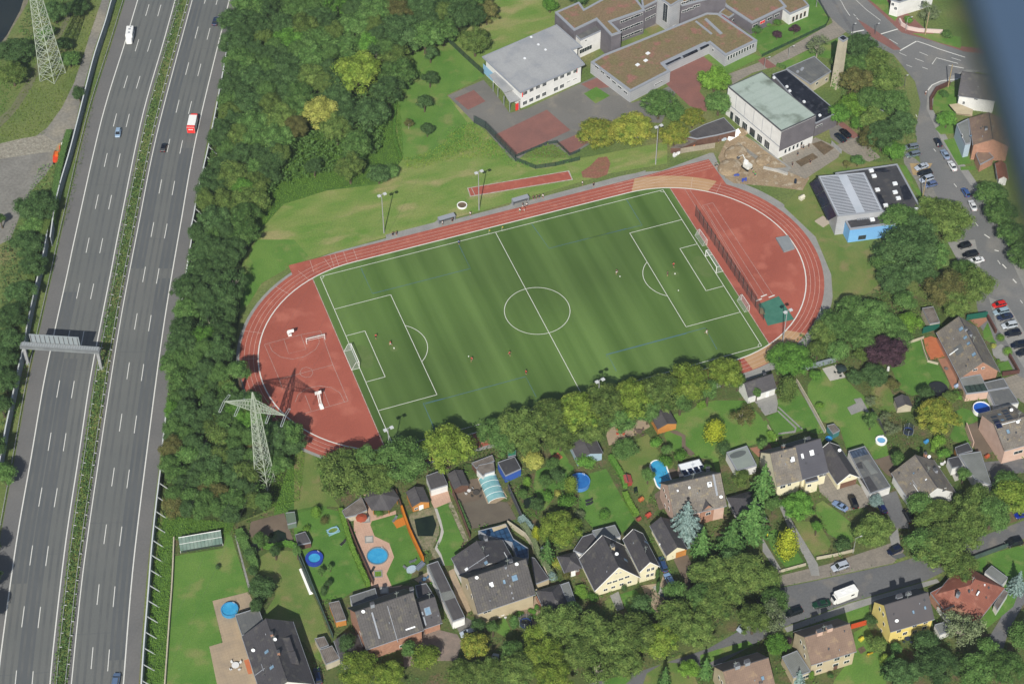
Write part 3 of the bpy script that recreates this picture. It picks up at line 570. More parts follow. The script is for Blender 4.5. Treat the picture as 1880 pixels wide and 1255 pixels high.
def crown_mesh(kind,seed,nl,lsz):
    """unit crown: radius 1, centre at 0"""
    rg=random.Random(seed); vs=[];fs=[]; mb=MB(); lob=[]
    if kind=='large':
        for i in range(40):
            d=rdir(rg); d.z=abs(d.z)*.95-.2 if rg.random()<.85 else d.z; r=rg.uniform(.15,.3); lob.append((Vector((d.x*(1-r)*rg.uniform(.7,1.06),d.y*(1-r)*rg.uniform(.7,1.06),d.z*(.95-r)*rg.uniform(.75,1.12))),r,.9))
        lob.append((Vector((0,0,0)),.66,.85))
    if kind=='broad':
        n=rg.randint(17,24)
        for i in range(n):
            d=rdir(rg); d.z=abs(d.z)*.9-.25 if rg.random()<.8 else d.z; r=rg.uniform(.24,.42)
            p=Vector((d.x*(1-r)*rg.uniform(.72,1.08),d.y*(1-r)*rg.uniform(.72,1.08),d.z*(.95-r)*rg.uniform(.8,1.15))); lob.append((p,r,.85))
        lob.append((Vector((0,0,-.05)),.55,.8)); lob.append((Vector((.1,-.1,.3)),.4,.9))
    elif kind=='col':
        for i in range(12):
            z=-.85+1.75*i/11; r=.42*math.sqrt(max(.08,1-(z*.95)**2)); lob.append((Vector((rg.uniform(-.12,.12),rg.uniform(-.12,.12),z)),r*1.9,.8))
    elif kind=='bush':
        for i in range(9):
            d=rdir(rg); lob.append((Vector((d.x*.42,d.y*.42,abs(d.z)*.3-.1)),rg.uniform(.38,.6),.8))
    elif kind=='ball': lob=[(Vector((0,0,0)),.95,1)]
    elif kind=='willow':
        for i in range(30):
            d=rdir(rg); r=rg.uniform(.14,.3); lob.append((d*(.95-r)*rg.uniform(.6,1),r,1.1))
    if kind=='conifer':
        lev=11
        for i in range(lev):
            z=-.95+1.9*i/(lev-1); rr=(1-(i/(lev-1))**1.4)*.96+.05; nb=max(5,int(15*rr))
            for k in range(nb):
                a=2*PI*(k+rg.random()*.7)/nb; L_=rr*rg.uniform(.8,1.08)
                e=Vector((math.cos(a)*L_,math.sin(a)*L_,z-.22*L_)); b0=Vector((0,0,z+.05))
                for j in range(max(3,int(nl*.011*L_+3))):
                    t=rg.uniform(.15,1); p=b0.lerp(e,t)+rdir(rg)*.07*(1.2-t*.5)*rr
                    leaf(vs,fs,p,(Vector((math.cos(a)*.4,math.sin(a)*.4,1))+rdir(rg)*.5).normalized(),lsz*1.35,rg)
        mb.bar((0,0,-.95),(0,0,.9),.42,.02,9)
    else:
        tot=sum(r*r for _,r,_ in lob)
        for p,r,sq in lob:
            if kind!='willow': mb.ico(p,r*.7,1,(1,1,sq))
            for i in range(int(nl*r*r/tot)+4):
                d=rdir(rg)
                if d.z<-.45: d.z=-d.z
                q=p+Vector((d.x*r,d.y*r,d.z*r*sq))*(rg.uniform(.82,1.12) if kind!='willow' else rg.uniform(.3,1.15))
                leaf(vs,fs,q,(d+rdir(rg)*.85+Vector((0,0,.35))).normalized(),lsz,rg)
    mb.add(vs,fs); return mb.mesh('crown')
def trunk_mesh(seed,limbs=5,t=.05):
    """unit trunk: height 1 up to the crown centre"""
    rg=random.Random(seed); mb=MB(); mb.bar((0,0,-.05),(.01,.01,.55),t*1.3,t*.85,8); mb.bar((.01,.01,.55),(.03,0,1.05),t*.85,t*.3,7)
    for i in range(limbs):
        a=2*PI*i/limbs+rg.random(); z=rg.uniform(.45,.75); mb.bar((.01,.01,z),(math.cos(a)*.33,math.sin(a)*.33,z+rg.uniform(.25,.42)),t*.5,t*.12,5)
    return mb.mesh('trunk')
CM={}
for i in range(5): CM['broad',i]=crown_mesh('broad',11+i,3200,.1)
for i in range(3): CM['large',i]=crown_mesh('large',41+i,6800,.066)
for i in range(2): CM['col',i]=crown_mesh('col',61+i,1300,.13); CM['bush',i]=crown_mesh('bush',71+i,700,.17); CM['willow',i]=crown_mesh('willow',81+i,2600,.085); CM['conifer',i]=crown_mesh('conifer',91+i,3400,.12)
CM['ball',0]=crown_mesh('ball',99,900,.14)
TM=[trunk_mesh(i) for i in range(3)]; TMW=trunk_mesh(9,11,.035)
KID={'broad':5,'large':3,'col':2,'bush':2,'willow':2,'conifer':2,'ball':1}
trg=random.Random(5)
PLACED=[]
def put(c,x,y,r,leafk,shape='broad',label=None,h=None,group=None,name=None,cat='tree',world=None,flat=1.):
    """a tree whose crown is centred at x,y with half-width r in photo pixels"""
    g=P(c,x,y,0); R_=r*mscale(g)
    if shape in('broad','willow','bush'): R_*=1.22
    if shape=='conifer': R_*=1.18
    if shape=='conifer': ht=h or 2.9*R_; rz=ht*.47; zc=ht*.52
    elif shape=='col': ht=h or 3.4*R_; rz=ht*.5; zc=ht*.52
    elif shape in('bush','ball'): ht=h or 1.5*R_; rz=ht*.62; zc=ht*.45
    else:
        ht=h or max(3.0,min(15,1.15*R_+4.2)); rz=min(R_*1.2,(ht-.8)/2); zc=ht-rz*.95
    p=P(c,x,y,zc); sh=shape
    if shape=='broad' and R_>4.2: sh='large'
    k=trg.randrange(KID[sh]); a=trg.uniform(0,2*PI)
    if sh=='col': R_x=R_/.72
    else: R_x=R_
    t=T(name or ('conifer_tree' if shape=='conifer' else 'shrub' if shape in('bush','ball') else 'tree'),label,cat,(p.x,p.y,0),0,group)
    o=link('trunk',(TMW if shape=='willow' else TM[k%3]),t,(0,0,0),a); o.scale=(max(zc,R_*1.2),max(zc,R_*1.2),zc)
    if not o.data.materials: o.data.materials.append(BARKL if shape=='willow' else BARK)
    q=link('crown',CM[sh,k],t,(0,0,zc),a); q.scale=(R_x,R_x*trg.uniform(.92,1.08),rz*flat)
    if not q.data.materials: q.data.materials.append(LF[leafk])
    q.material_slots[0].link='OBJECT'; q.material_slots[0].material=LF[leafk]
    PLACED.append((p.x,p.y,R_)); return t
# --- single trees: crop, x, y, half-width (photo px), leaves, shape, label
for i,(x,y,r) in enumerate([(790,97,14),(789,142,15),(779,187,14),(784,236,12)]):
    put('F',x,y,r,'dark','broad',['round dark green tree at the upper end of the school lawn row','round dark green tree, second from the top on the school lawn','dark green tree with a split crown, third from the top on the school lawn','smallest dark green tree at the lower end of the school lawn row'][i],h=7 if i<3 else 5.5)
put('F',750,226,11,'brown','willow','thin half bare sapling on the school lawn',h=3.5)
put('F',590,207,34,'yellow','broad','bright yellow tree standing out in the dense wood',h=12)
put('F',655,135,43,'ygreen','broad','big yellow green tree in the wood above the yellow one',h=14)
put('F',678,210,37,'dark','broad','round dark grey green tree at the wood edge beside the lawn',h=11)
for x,y,r,l,h,lab in [(655,270,29,'mid',12,'tall green tree on the wood edge beside the bramble clearing'),(640,300,17,'mid',9,'smaller tree below the tall one at the bramble clearing'),(576,305,15,'dark',8,'narrow dark tree standing in the bramble clearing'),(695,318,20,'dark',7,'dark spreading bush tree at the lower corner of the wood'),(720,312,16,'mid',5,'small round tree next to the sports meadow'),(510,225,36,'olive',12,'olive tree at the wood edge left of the yellow tree'),(872,75,27,'olive',11,'olive tree on the upper school meadow edge'),(893,22,22,'brown',9,'brownish tree at the top edge by the school meadow'),(500,290,24,'dark',12,'dark tree at the left edge of the bramble clearing'),(735,60,44,'dark',12,'broad dark tree at the top of the school lawn'),(1010,8,14,'green',6,'small tree at the top edge left of the flat roofed school'),(1062,-8,20,'dark',8,'tree behind the green roof at the top edge')]:
    put('F',x,y,r,l,'broad',lab,h=h)
SCH=[(1096,243,36,'autumn','broad',9,'yellow green maple left in the row beside the sports court'),(1160,238,40,'autumn','broad',9,'wide autumn coloured maple in the middle of the court row'),(1210,190,30,'mid','broad',11,'dark green tree behind the autumn maples by the courtyard'),(1238,246,26,'autumn','broad',8,'golden tinged tree beside the storage shed'),(1272,216,22,'autumn','broad',7,'small yellow tinged tree above the storage shed'),(1240,205,20,'mid','broad',8,'green tree between the maples and the courtyard'),(1313,145,28,'bright','broad',9,'bright lime green tree by the courtyard'),(1320,188,26,'mid','broad',9,'mid green tree at the corner of the white gym hall'),(1502,82,22,'grey','willow',9,'pale birch beside the access road'),
(1388,56,11,'fir','bush',None,'dark round bush by the school wall'),(1427,63,9,'purple','broad',3.5,'small purple leaved tree on the school lawn'),(1459,52,10,'purple','broad',4,'larger purple leaved tree on the school lawn'),(1427,41,8,'green','bush',None,'green shrub under the white school windows'),(1411,45,5,'green','bush',None,'little green shrub next to the school windows'),
(1581,85,28,'dark','broad',11,'dark tree right of the concrete chimney'),(1608,113,25,'olive','broad',10,'olive tree near the junction'),(1572,150,30,'brown','broad',11,'brownish tree below the concrete chimney'),(1627,145,29,'olive','broad',11,'light olive tree beside the main road'),(1567,195,28,'bright','broad',7,'bright green shrubby tree beside the black roof'),(1578,225,17,'green','broad',5,'small green tree above the dark driveway'),(1597,252,22,'brown','broad',8,'brown tinged tree at the driveway'),(1622,248,30,'dark','broad',11,'large dark tree between driveway and main road'),(1658,228,25,'dark','broad',9,'dark tree beside the main road'),(1640,276,20,'green','broad',7,'green tree over the parked cars'),(1739,218,18,'green','broad',6,'round green tree with its trunk showing in a front garden'),(1575,294,13,'fir','broad',4,'small bluish tree behind the blue building'),(1555,300,7,'brown','broad',3,'thin brown shrub left of the bluish tree'),(1732,173,9,'fir','bush',None,'dark bush in the corner garden'),(1740,63,11,'mid','bush',None,'round bush beside the white garden wall'),(1706,21,22,'grey','willow',7,'pale willow in the garden of the white house'),(1668,36,9,'green','bush',None,'hedge bush beside the white house'),
(1820,355,28,'mid','broad',9,'uppermost tree of the green row east of the street'),(1840,390,28,'mid','broad',9,'second tree of the green row east of the street'),(1860,430,28,'mid','broad',9,'third tree of the green row east of the street'),(1881,468,28,'mid','broad',9,'fourth tree of the green row east of the street'),(1655,402,34,'mid','broad',10,'green tree shading the blue building'),(1738,403,44,'olive','broad',12,'big olive tree at the corner of the blue building'),(1668,458,52,'dark','broad',14,'very large dark green tree south of the blue building'),(1641,512,30,'dark','broad',9,'dark tree below the very large one'),(1694,500,28,'dark','broad',9,'dark tree beside the street car park'),(1741,530,37,'brown','broad',11,'brownish tree beside the grey roofed shed'),(1786,525,38,'olive','broad',11,'green olive tree next to the red parked car'),(1772,497,24,'mid','broad',8,'tree over the white parked car'),
(1602,583,38,'mid','broad',11,'tall green tree between garden and running track'),(1545,595,36,'mid','broad',10,'green tree nearest the track bend'),(1512,612,26,'olive','broad',8,'small olive tree beside the track bend'),(1670,592,22,'bright','broad',7,'light green tree beside the little stone shed'),(1640,600,24,'mid','broad',8,'mid green tree in the hedge bank'),(1627,645,36,'purple','broad',9,'large round purple beech in the garden'),(1452,660,39,'green','broad',8,'broad green tree at the pitch corner'),(1582,650,14,'olive','broad',5,'small tree left of the purple beech'),
(1605,688,24,'dark','broad',6,'dark shrubby tree under the purple beech'),(1570,692,15,'dark','broad',5,'dark shrub tree beside the light terrace'),(1638,703,14,'brown','broad',4,'brown shrub next to the round topped shed'),(1446,715,17,'olive','col',8,'tall narrow olive cypress beside the white garden house'),(1497,688,12,'green','broad',4,'small apple tree in the garden under the fence'),(1505,745,8,'bright','bush',None,'lime green bush on the lawn'),(1637,785,17,'grey','willow',4,'thin grey shrub beside the trampoline'),(1625,765,11,'grey','willow',4,'thin grey shrub above the trampoline'),(1599,736,12,'grey','willow',3,'bare twiggy shrub in the middle garden'),(1722,765,37,'autumn','broad',10,'large yellowish tree with a long shadow in the garden'),(1837,620,8,'bright','ball',None,'upper clipped lime ball in the front garden'),(1850,645,9,'bright','ball',None,'lower clipped lime ball in the front garden'),(1824,635,6,'yellow','bush',None,'yellow shrub between the clipped balls'),(1833,662,4,'bright','ball',None,'tiny clipped ball by the brick house'),(1757,726,11,'green','bush',None,'green bush beside the pink walled terrace'),(1745,727,14,'olive','broad',4,'small olive tree near the black trampoline'),(1768,722,9,'brown','bush',None,'brown bush beside the pink walled terrace'),(1690,742,14,'dark','bush',None,'dark bush by the round topped shed'),(1733,832,12,'green','bush',None,'green bush behind the house with the grey roof'),(1722,810,14,'bright','bush',None,'bright bush behind the vegetable bed'),(1729,630,0.1,'green','bush',None,None)]
for x,y,r,l,sh,h,lab in SCH:
    if lab: put('F',x,y,r,l,sh,lab,h=h,cat='shrub' if sh in('bush','ball') else 'tree')
ROW=[(1330,685,33,'ygreen'),(1265,702,38,'ygreen'),(1212,722,40,'olive'),(1160,735,40,'ygreen'),(1108,742,38,'olive'),(1058,758,42,'ygreen'),(1008,770,40,'olive'),(955,785,38,'olive'),(910,795,30,'mid'),(822,822,46,'ygreen'),(742,842,44,'mid'),(635,868,50,'olive'),(672,850,28,'ygreen'),(1085,785,30,'olive'),(1140,765,30,'mid'),(1030,800,30,'olive'),(970,812,26,'olive'),(925,818,20,'mid'),(1190,752,24,'mid'),(1250,735,22,'mid'),(700,880,26,'olive'),(700,850,18,'mid'),(1300,715,18,'mid')]
wl=['at the track corner','right of the lamp gap','above the brick shed','above the terrace with red chairs','behind the middle floodlight','tallest behind the grey shed','above the yellow shrub','above the blue shed','beside the gap in the row']
for i,(x,y,r,l) in enumerate(ROW):
    put('F',x,y,r,l,'broad',{12:'light crown leaning on the largest olive tree at the row\'s left end',11:'largest olive tree at the left end of the pitch side row',10:'dark green tree in front of the lamp at the pitch side',9:'yellow green tree standing alone between two gaps of the pitch side row'}.get(i,('yellow green' if l=='ygreen' else 'olive' if l=='olive' else 'mid green')+' tree '+(wl[i] if i<9 else 'in the second line of the pitch side row')),h=14 if r>33 else 10,group='trees along the south side of the pitch')
for x,y,r,l,hh,lab in [(505,800,26,'dark',14,'tall dark tree between pylon and track bend'),(532,792,22,'mid',13,'tall tree shading the lower end of the track'),(458,735,22,'dark',14,'tall dark tree at the left rim of the track'),(437,680,20,'mid',13,'tree leaning over the outer lane at the left'),(668,838,20,'mid',13,'tree at the corner of the red infield')]: put('F',x,y,r,l,'broad',lab,h=hh)
GAR=[(982,842,23,'yellow','broad',5,'bright yellow shrubby tree beside the blue shed'),(1029,970,38,'ygreen','broad',9,'big round olive green tree behind the dark roofed houses'),(1005,1010,17,'fir','conifer',9,'dark conifer below the big round tree'),(984,980,7,'gold','col',5,'narrow golden conifer beside the big round tree'),(968,884,7,'bright','col',3,'little lime conifer beside the pond garden'),(1049,892,11,'ygreen','col',6,'yellow green column tree in front of the blue pool'),(1022,872,15,'dark','broad',5,'dark tree left of the blue pool'),(1075,848,18,'green','bush',None,'wide green bush above the blue pool'),(1110,945,11,'green','ball',None,'clipped round tree on the lawn above the cream house'),(1148,824,24,'mid','broad',5,'low apple tree with a dark shadow below the terrace'),(968,962,9,'blue','bush',None,'blue green juniper beside the pond garden'),(1024,905,7,'yellow','bush',None,'small yellow bush left of the pool'),(1042,920,18,'green','bush',None,'sprawling bush in the border below the pool'),(1005,910,12,'green','bush',None,'bush in the middle border'),(1065,945,10,'grey','bush',None,'grey bush along the border'),(1205,812,12,'green','bush',None,'bush beside the brick garden shed'),(1222,845,13,'green','bush',None,'bush row above the pink house'),(1250,836,13,'green','bush',None,'low bush behind the conservatory roof'),
(1261,950,31,'blue','conifer',13,'large blue spruce beside the pink house'),(1402,882,27,'fir','conifer',14,'tall dark fir beside the old roof'),(1382,945,32,'fir','conifer',14,'wide fir with drooping branches behind the garage'),(1344,984,33,'fir','conifer',14,'wide fir, lower of the pair by the street'),(1290,990,21,'fir','conifer',11,'smaller fir next to the blue spruce'),(1363,878,18,'olive','broad',5,'olive shrub tree at the flat roofed garage'),(1312,792,17,'gold','col',7,'golden yellow cone tree on the lawn'),(1328,825,14,'dark','ball',4,'dark round clipped tree beside the golden cone'),(1363,762,26,'brown','willow',6,'half bare fruit tree on the lawn'),(1465,930,29,'green','broad',8,'fresh green tree in the front garden'),(1445,1000,20,'gold','col',9,'golden yellow cone tree beside the street path'),(1603,975,34,'olive','broad',10,'yellowish tree over the blue cars'),(1546,1000,16,'dark','bush',4,'dark round bush behind the front fence'),(1723,945,31,'olive','broad',9,'olive tree in front of the grey roofed house'),(1795,925,37,'olive','broad',11,'large olive tree by the upper street'),(1860,910,34,'ygreen','broad',10,'yellow green tree at the right edge'),(1735,1005,52,'olive','broad',12,'very large olive tree between street and red roof'),(1695,960,24,'olive','broad',8,'smaller tree beside the parked dark car'),(1768,1150,40,'grey','willow',12,'large half bare birch below the red roof'),(1870,1065,17,'blue','conifer',8,'blue spruce at the right edge'),(1717,1222,38,'dark','broad',10,'large dark tree at the bottom edge under the birch'),(1636,1215,17,'fir','conifer',8,'conifer at the bottom behind the yellow house'),(1609,1180,19,'olive','broad',6,'olive shrub tree beside the yellow house'),(1418,1132,31,'grey','willow',11,'pale birch over the white car at the lane'),(1427,1182,20,'green','broad',6,'fresh green tree beside the beige house'),(1412,1062,24,'olive','broad',8,'olive tree at the corner of the street'),(1845,1222,32,'mid','broad',9,'tree at the lower right corner'),(1880,1165,26,'mid','broad',9,'tree at the right edge over the lane'),(1448,1176,8,'purple','bush',None,'wine red bush beside the beige house'),(1600,1137,12,'dark','bush',None,'dark bush at the yellow house corner'),(1624,1212,8,'ygreen','col',4,'narrow yellow conifer behind the yellow house'),(1467,1240,11,'blue','conifer',5,'small blue conifer in front of the grey extension'),(1609,919,12,'blue','broad',5,'blue green tree beside the white garage'),(1490,1240,5,'bright','col',3,'slim bright conifer at the beige house'),(1645,1190,12,'fir','broad',4,'dark shrub under the yellow house'),
(1027,1145,38,'olive','broad',11,None),(1081,1163,40,'olive','broad',11,None),(1161,1163,42,'olive','broad',11,None),(1239,1137,36,'olive','broad',11,None),(1309,1108,38,'olive','broad',11,None),(1304,1054,36,'olive','broad',10,None),(1368,1050,38,'olive','broad',10,None),(1125,1183,35,'olive','broad',11,None),(1208,1176,34,'ygreen','broad',10,None),(1278,1158,34,'olive','broad',10,None),(1384,1137,30,'olive','broad',10,None),(1337,1080,34,'olive','broad',10,None),(1003,1202,36,'ygreen','broad',11,None),(1014,1240,34,'ygreen','broad',11,None),(1096,1224,34,'olive','willow',11,None),(1148,1215,30,'olive','broad',10,None),
(1265,1228,18,'bright','broad',6,'bright green bush tree beside the bottom path'),(1221,1240,13,'fir','conifer',8,'dark conifer at the bottom edge'),(1296,1222,14,'fir','conifer',7,'small conifer left of the reddish roof'),(659,1226,36,'ygreen','broad',9,'fresh green round tree at the bottom edge'),(714,1240,28,'ygreen','broad',8,'yellow green tree next to the round one at the bottom'),(782,1205,25,'ygreen','broad',8,'yellow green tree over the front yard'),(872,1184,27,'autumn','broad',9,'golden orange tree beside the parked van'),(850,1236,28,'olive','broad',9,'olive tree at the bottom below the golden one'),(896,1232,28,'olive','broad',9,'olive tree at the bottom by the white car'),(949,1230,33,'olive','broad',10,'broad olive tree at the bottom centre'),(986,1165,22,'ygreen','broad',9,'yellow green tree beside the white terrace'),(679,1190,15,'purple','broad',4,'wine red shrub in the shade of the dark house'),(944,1142,8,'fir','col',4,'dark bluish conifer beside the white terrace'),(878,1148,14,'dark','broad',6,'dark tree in front of the long roof'),(481,1077,25,'dark','broad',6,'dark bushy tree beside the paved pool terrace'),(457,1014,14,'dark','bush',3,'dark hedge bush along the garden path, upper one'),(466,1047,12,'dark','bush',3,'dark hedge bush along the garden path, lower one'),(445,985,12,'mid','bush',3,'bush at the upper end of the garden path'),(400,1040,5,'dark','bush',2,'little dark shrub on the long lawn'),(602,1070,8,'dark','broad',3,'small dark fruit tree on the mown lawn'),(590,1048,7,'mid','broad',3,'small fruit tree beside the round pool'),(606,1040,6,'mid','broad',3,'thin fruit tree beside the round pool'),(594,1085,6,'dark','col',3,'narrow dark conifer on the mown lawn'),(580,940,9,'bright','col',3,'bright hedge cone by the garden gate'),(563,970,8,'bright','bush',2,'bright bush beside the grey hut'),(596,955,9,'brown','ball',2,'round brown clipped bush on the lawn'),(695,941,9,'green','ball',2,'dark green clipped ball beside the pavilion'),(1146,1080,6,'dark','ball',2.2,'clipped ball at the cream house door'),(1208,1078,4,'fir','col',4,'narrow cypress in the light bed'),(1207,1055,4,'fir','col',4,'narrow cypress climbing the cream house wall'),(1064,1085,12,'bright','bush',2.5,'bright rounded hedge bush beside the cream house'),(1088,1095,12,'green','bush',2,'green bush at the corner of the cream house'),(1000,1010,8,'blue','bush',3,'bluish bush along the wall'),(1012,1058,10,'blue','bush',3,'pale blue green bush by the dark garage'),(1025,1035,13,'autumn','bush',3,'yellowish bush by the dark garage'),(1038,1055,10,'brown','bush',3,'red brown bush at the low annexe'),(1525,1240,6,'fir','bush',2,None),(1450,1130,.1,'fir','bush',2,None)]
for x,y,r,l,sh,h,lab in GAR:
    if r<1: continue
    if lab is None: put('F',x,y,r,l,sh,'olive tree of the dense avenue along the shaded side street',h=h,group='avenue trees along the side street')
    else: put('F',x,y,r,l,sh,lab,h=h,cat='shrub' if sh in('bush','ball') else 'tree')
XT=[(1545,112,18,'mid','beside the concrete chimney'),(1600,182,26,'mid','in the clump by the concrete chimney'),(1540,208,20,'green','behind the black gym roof'),(1642,188,26,'mid','in the clump by the junction'),(1602,218,22,'olive','above the dark driveway'),(1570,120,22,'mid','in the clump by the concrete chimney'),(1690,428,34,'dark','in the group south of the blue building'),(1712,468,30,'mid','in the group south of the blue building'),(1622,482,22,'mid','in the group south of the blue building'),(1755,560,24,'olive','by the street car park'),(1662,552,22,'mid','above the stone shed'),(1702,385,24,'olive','at the corner of the blue building'),(1562,565,24,'mid','in the bank behind the track bend'),(1582,622,24,'mid','in the bank behind the track bend'),(1502,640,18,'olive','at the pitch corner'),(1540,642,20,'mid','above the light terrace'),(1660,625,20,'mid','beside the purple beech'),(1770,970,38,'olive','along the upper street bend'),(1822,942,32,'mid','along the upper street bend'),(1690,925,24,'mid','at the corner of the white gabled house'),(1700,1000,32,'mid','along the upper street bend'),(1850,885,24,'mid','along the upper street bend'),(1762,1040,30,'olive','above the red tiled bungalow'),(1655,1238,28,'dark','at the bottom edge under the yellow house'),(1700,1180,24,'dark','in the shade below the yellow house'),(1792,1232,32,'mid','at the bottom edge beside the lane'),(1812,1188,20,'mid','beside the lane'),(940,1196,22,'mid','at the bottom centre'),(1060,1200,32,'olive','in the bottom avenue'),(1422,1100,24,'mid','at the side street bend'),(1290,1098,28,'mid','in the avenue by the cream house'),(1050,1120,18,'dark','below the cream house gable'),(1180,1110,20,'dark','below the slim cream house'),(1240,1085,20,'mid','beside the brown drive'),(1345,1030,22,'dark','below the firs'),(1420,925,14,'mid','beside the front path'),(905,1150,12,'mid','by the ribbed house front'),(750,1190,16,'mid','in the front yard of the double house'),(640,1180,18,'dark','beside the weathered shed'),(1000,882,13,'mid','in the pond garden'),(985,925,13,'dark','in the pond garden'),(960,905,10,'mid','in the pond garden'),(1015,850,12,'mid','beside the grey barn'),(478,990,14,'mid','behind the pond terrace'),(505,1010,10,'dark','beside the garden pond'),(545,1010,9,'mid','beside the garden pond'),(470,1110,12,'dark','beside the corner house'),(1190,870,12,'mid','in the border by the oval pool'),(1225,825,10,'mid','at the winding path'),(1300,860,10,'mid','beside the solar roof'),(1400,815,10,'mid','behind the terrace garden'),(1600,770,14,'mid','beside the trampoline'),(1650,840,14,'mid','beside the small round pool'),(1700,720,14,'dark','below the black trampoline'),(1770,870,12,'mid','beside the carport'),(1790,1080,14,'dark','at the bungalow corner'),(1500,965,10,'green','on the front lawn'),(1390,720,8,'mid','beside the white garden house'),(1355,700,14,'mid','behind the white garden house')]
for k,(x,y,r,l,w_) in enumerate(XT): put('F',x,y,r,l,'broad',{'dark':'dark green','mid':'mid green','olive':'olive green','green':'fresh green'}[l]+(' tree ' if r>15 else ' small bushy tree ')+w_,h=min(11,3+r*.26),group='garden and street trees '+w_)
for i,(x,y,r,l) in enumerate([(30,94,31,'dark'),(22,134,26,'olive'),(100,20,22,'dark'),(142,13,20,'dark'),(127,107,19,'mid'),(117,80,14,'dark'),(144,171,13,'dark'),(67,378,36,'dark'),(50,447,28,'dark'),(60,487,25,'dark'),(37,537,27,'dark'),(22,581,30,'dark'),(14,628,28,'dark'),(8,661,26,'dark'),(8,698,26,'dark'),(2,742,22,'dark'),(5,868,22,'mid'),(-12,820,24,'dark'),(85,60,16,'mid'),(-25,1005,24,'dark'),(-22,1060,22,'dark'),(-28,1120,24,'dark'),(60,415,20,'mid'),(0,400,9,'mid'),(38,20,0,'')]):
    if r and x>-20: put('F',x,y,r,l,'broad',('dark' if l=='dark' else 'green')+' tree '+('between the canal and the lattice mast' if y<200 else 'in the belt left of the ivy covered noise wall'),h=9 if r>20 else 6,group='trees left of the motorway')
    elif r: put('F',x,y,r,l,'broad','dark tree at the far left edge casting shade on the hard shoulder',h=10,group='trees at the left edge')
# --- the wood: every crown on its own
def inside(p,poly):
    x,y=p;c=False;j=len(poly)-1
    for i in range(len(poly)):
        if (poly[i][1]>y)!=(poly[j][1]>y) and x<(poly[j][0]-poly[i][0])*(y-poly[i][1])/(poly[j][1]-poly[i][1])+poly[i][0]: c=not c
        j=i
    return c
CLEAR=[[(535,240),(600,230),(650,250),(640,300),(625,355),(520,388),(475,435),(440,410),(485,355),(510,300)],[(655,240),(705,185),(735,180),(740,295),(700,335),(680,300)],[(505,862),(548,800),(600,840),(600,950),(500,960)]]
FP=[(430,-30),(905,-30),(880,20),(840,60),(795,75),(735,85),(722,180),(700,290),(600,330),(520,350),(470,400),(435,480),(425,575),(415,650),(430,730),(500,765),(538,805),(515,865),(495,915),(430,945),(310,930),(306,850),(322,620),(358,450),(398,240),(438,20)]
frg=random.Random(21); tries=0; nf=0; grid=[]; FT=[]
while tries<9000:
    tries+=1; x=frg.uniform(300,905); y=frg.uniform(-30,950)
    if not inside((x,y),FP) or any(inside((x,y),q) for q in CLEAR): continue
    if math.hypot((x-487)/1.0,y-885)<22: continue
    r=frg.uniform(17,36) if y<700 else frg.uniform(15,26)
    g=P('F',x,y+25,0)
    Rm=r*mscale(g)
    if any(math.hypot(g.x-a,g.y-b)<(Rm+c_)*.58 for a,b,c_ in grid): continue
    if any(math.hypot(x-a,y-b)<c_ for a,b,c_ in ((590,207,36),(655,135,44),(678,210,38),(655,270,32),(510,225,30),(735,60,36))): continue
    grid.append((g.x,g.y,Rm)); nf+=1
    if nf>255: break
    pr=frg.random(); l='dark' if pr<.5 else 'mid' if pr<.78 else 'olive' if pr<.92 else 'brown' if y>800 or pr>.97 else 'green'
    FT.append((r,x,y,l,frg.random()<.93,frg.uniform(9.5,12.5) if y<700 else frg.uniform(7,10)))
FT.sort(reverse=True)
for r,x,y,l,br,hh in FT[:112]:
    where='beside the right hand noise wall' if x<430 and y<700 else 'around the lattice pylon' if y>=650 else 'in the middle of the wood' if y>250 else 'in the upper part of the wood'
    put('F',x,y,r,l,'broad' if br else 'willow',{'dark':'dark green','mid':'mid green','olive':'olive','brown':'brown tinged','green':'fresh green'}[l]+' tree crown '+where,h=hh,group='woodland trees '+where)
import numpy as np
rest={}
for r,x,y,l,br,hh in FT[112:]:
    R_=1.2*r*mscale(P('F',x,y)); rz=min(R_*1.2,hh*.46); zc=hh-rz*.95; p=P('F',x,y,zc); me=CM['large' if R_>4.2 else 'broad',frg.randrange(3)]; a=frg.uniform(0,6.28)
    co=np.empty(len(me.vertices)*3); me.vertices.foreach_get('co',co); co=co.reshape(-1,3)*(R_,R_,rz); ca,sa=math.cos(a),math.sin(a)
    co=np.stack([co[:,0]*ca-co[:,1]*sa+p.x,co[:,0]*sa+co[:,1]*ca+p.y,co[:,2]+zc],1)
    V,F3=rest.setdefault(l,([],[])); o=sum(len(q) for q in V); V.append(co); F3+=[tuple(i+o for i in pl.vertices) for pl in me.polygons]
mb=MB(); mi=[]; ml=[]
for l,(V,F3) in rest.items():
    n0=len(mb.v); mb.v+=[tuple(q) for q in np.concatenate(V)]; mb.f+=[tuple(i+n0 for i in f) for f in F3]; mi+=[len(ml)]*len(F3); ml.append(LF[l])
me=mb.mesh('woodland_canopy')
for m_ in ml: me.materials.append(m_)
me.polygons.foreach_set('material_index',mi); link('woodland_canopy',me)['kind']='stuff'
print('forest',nf)
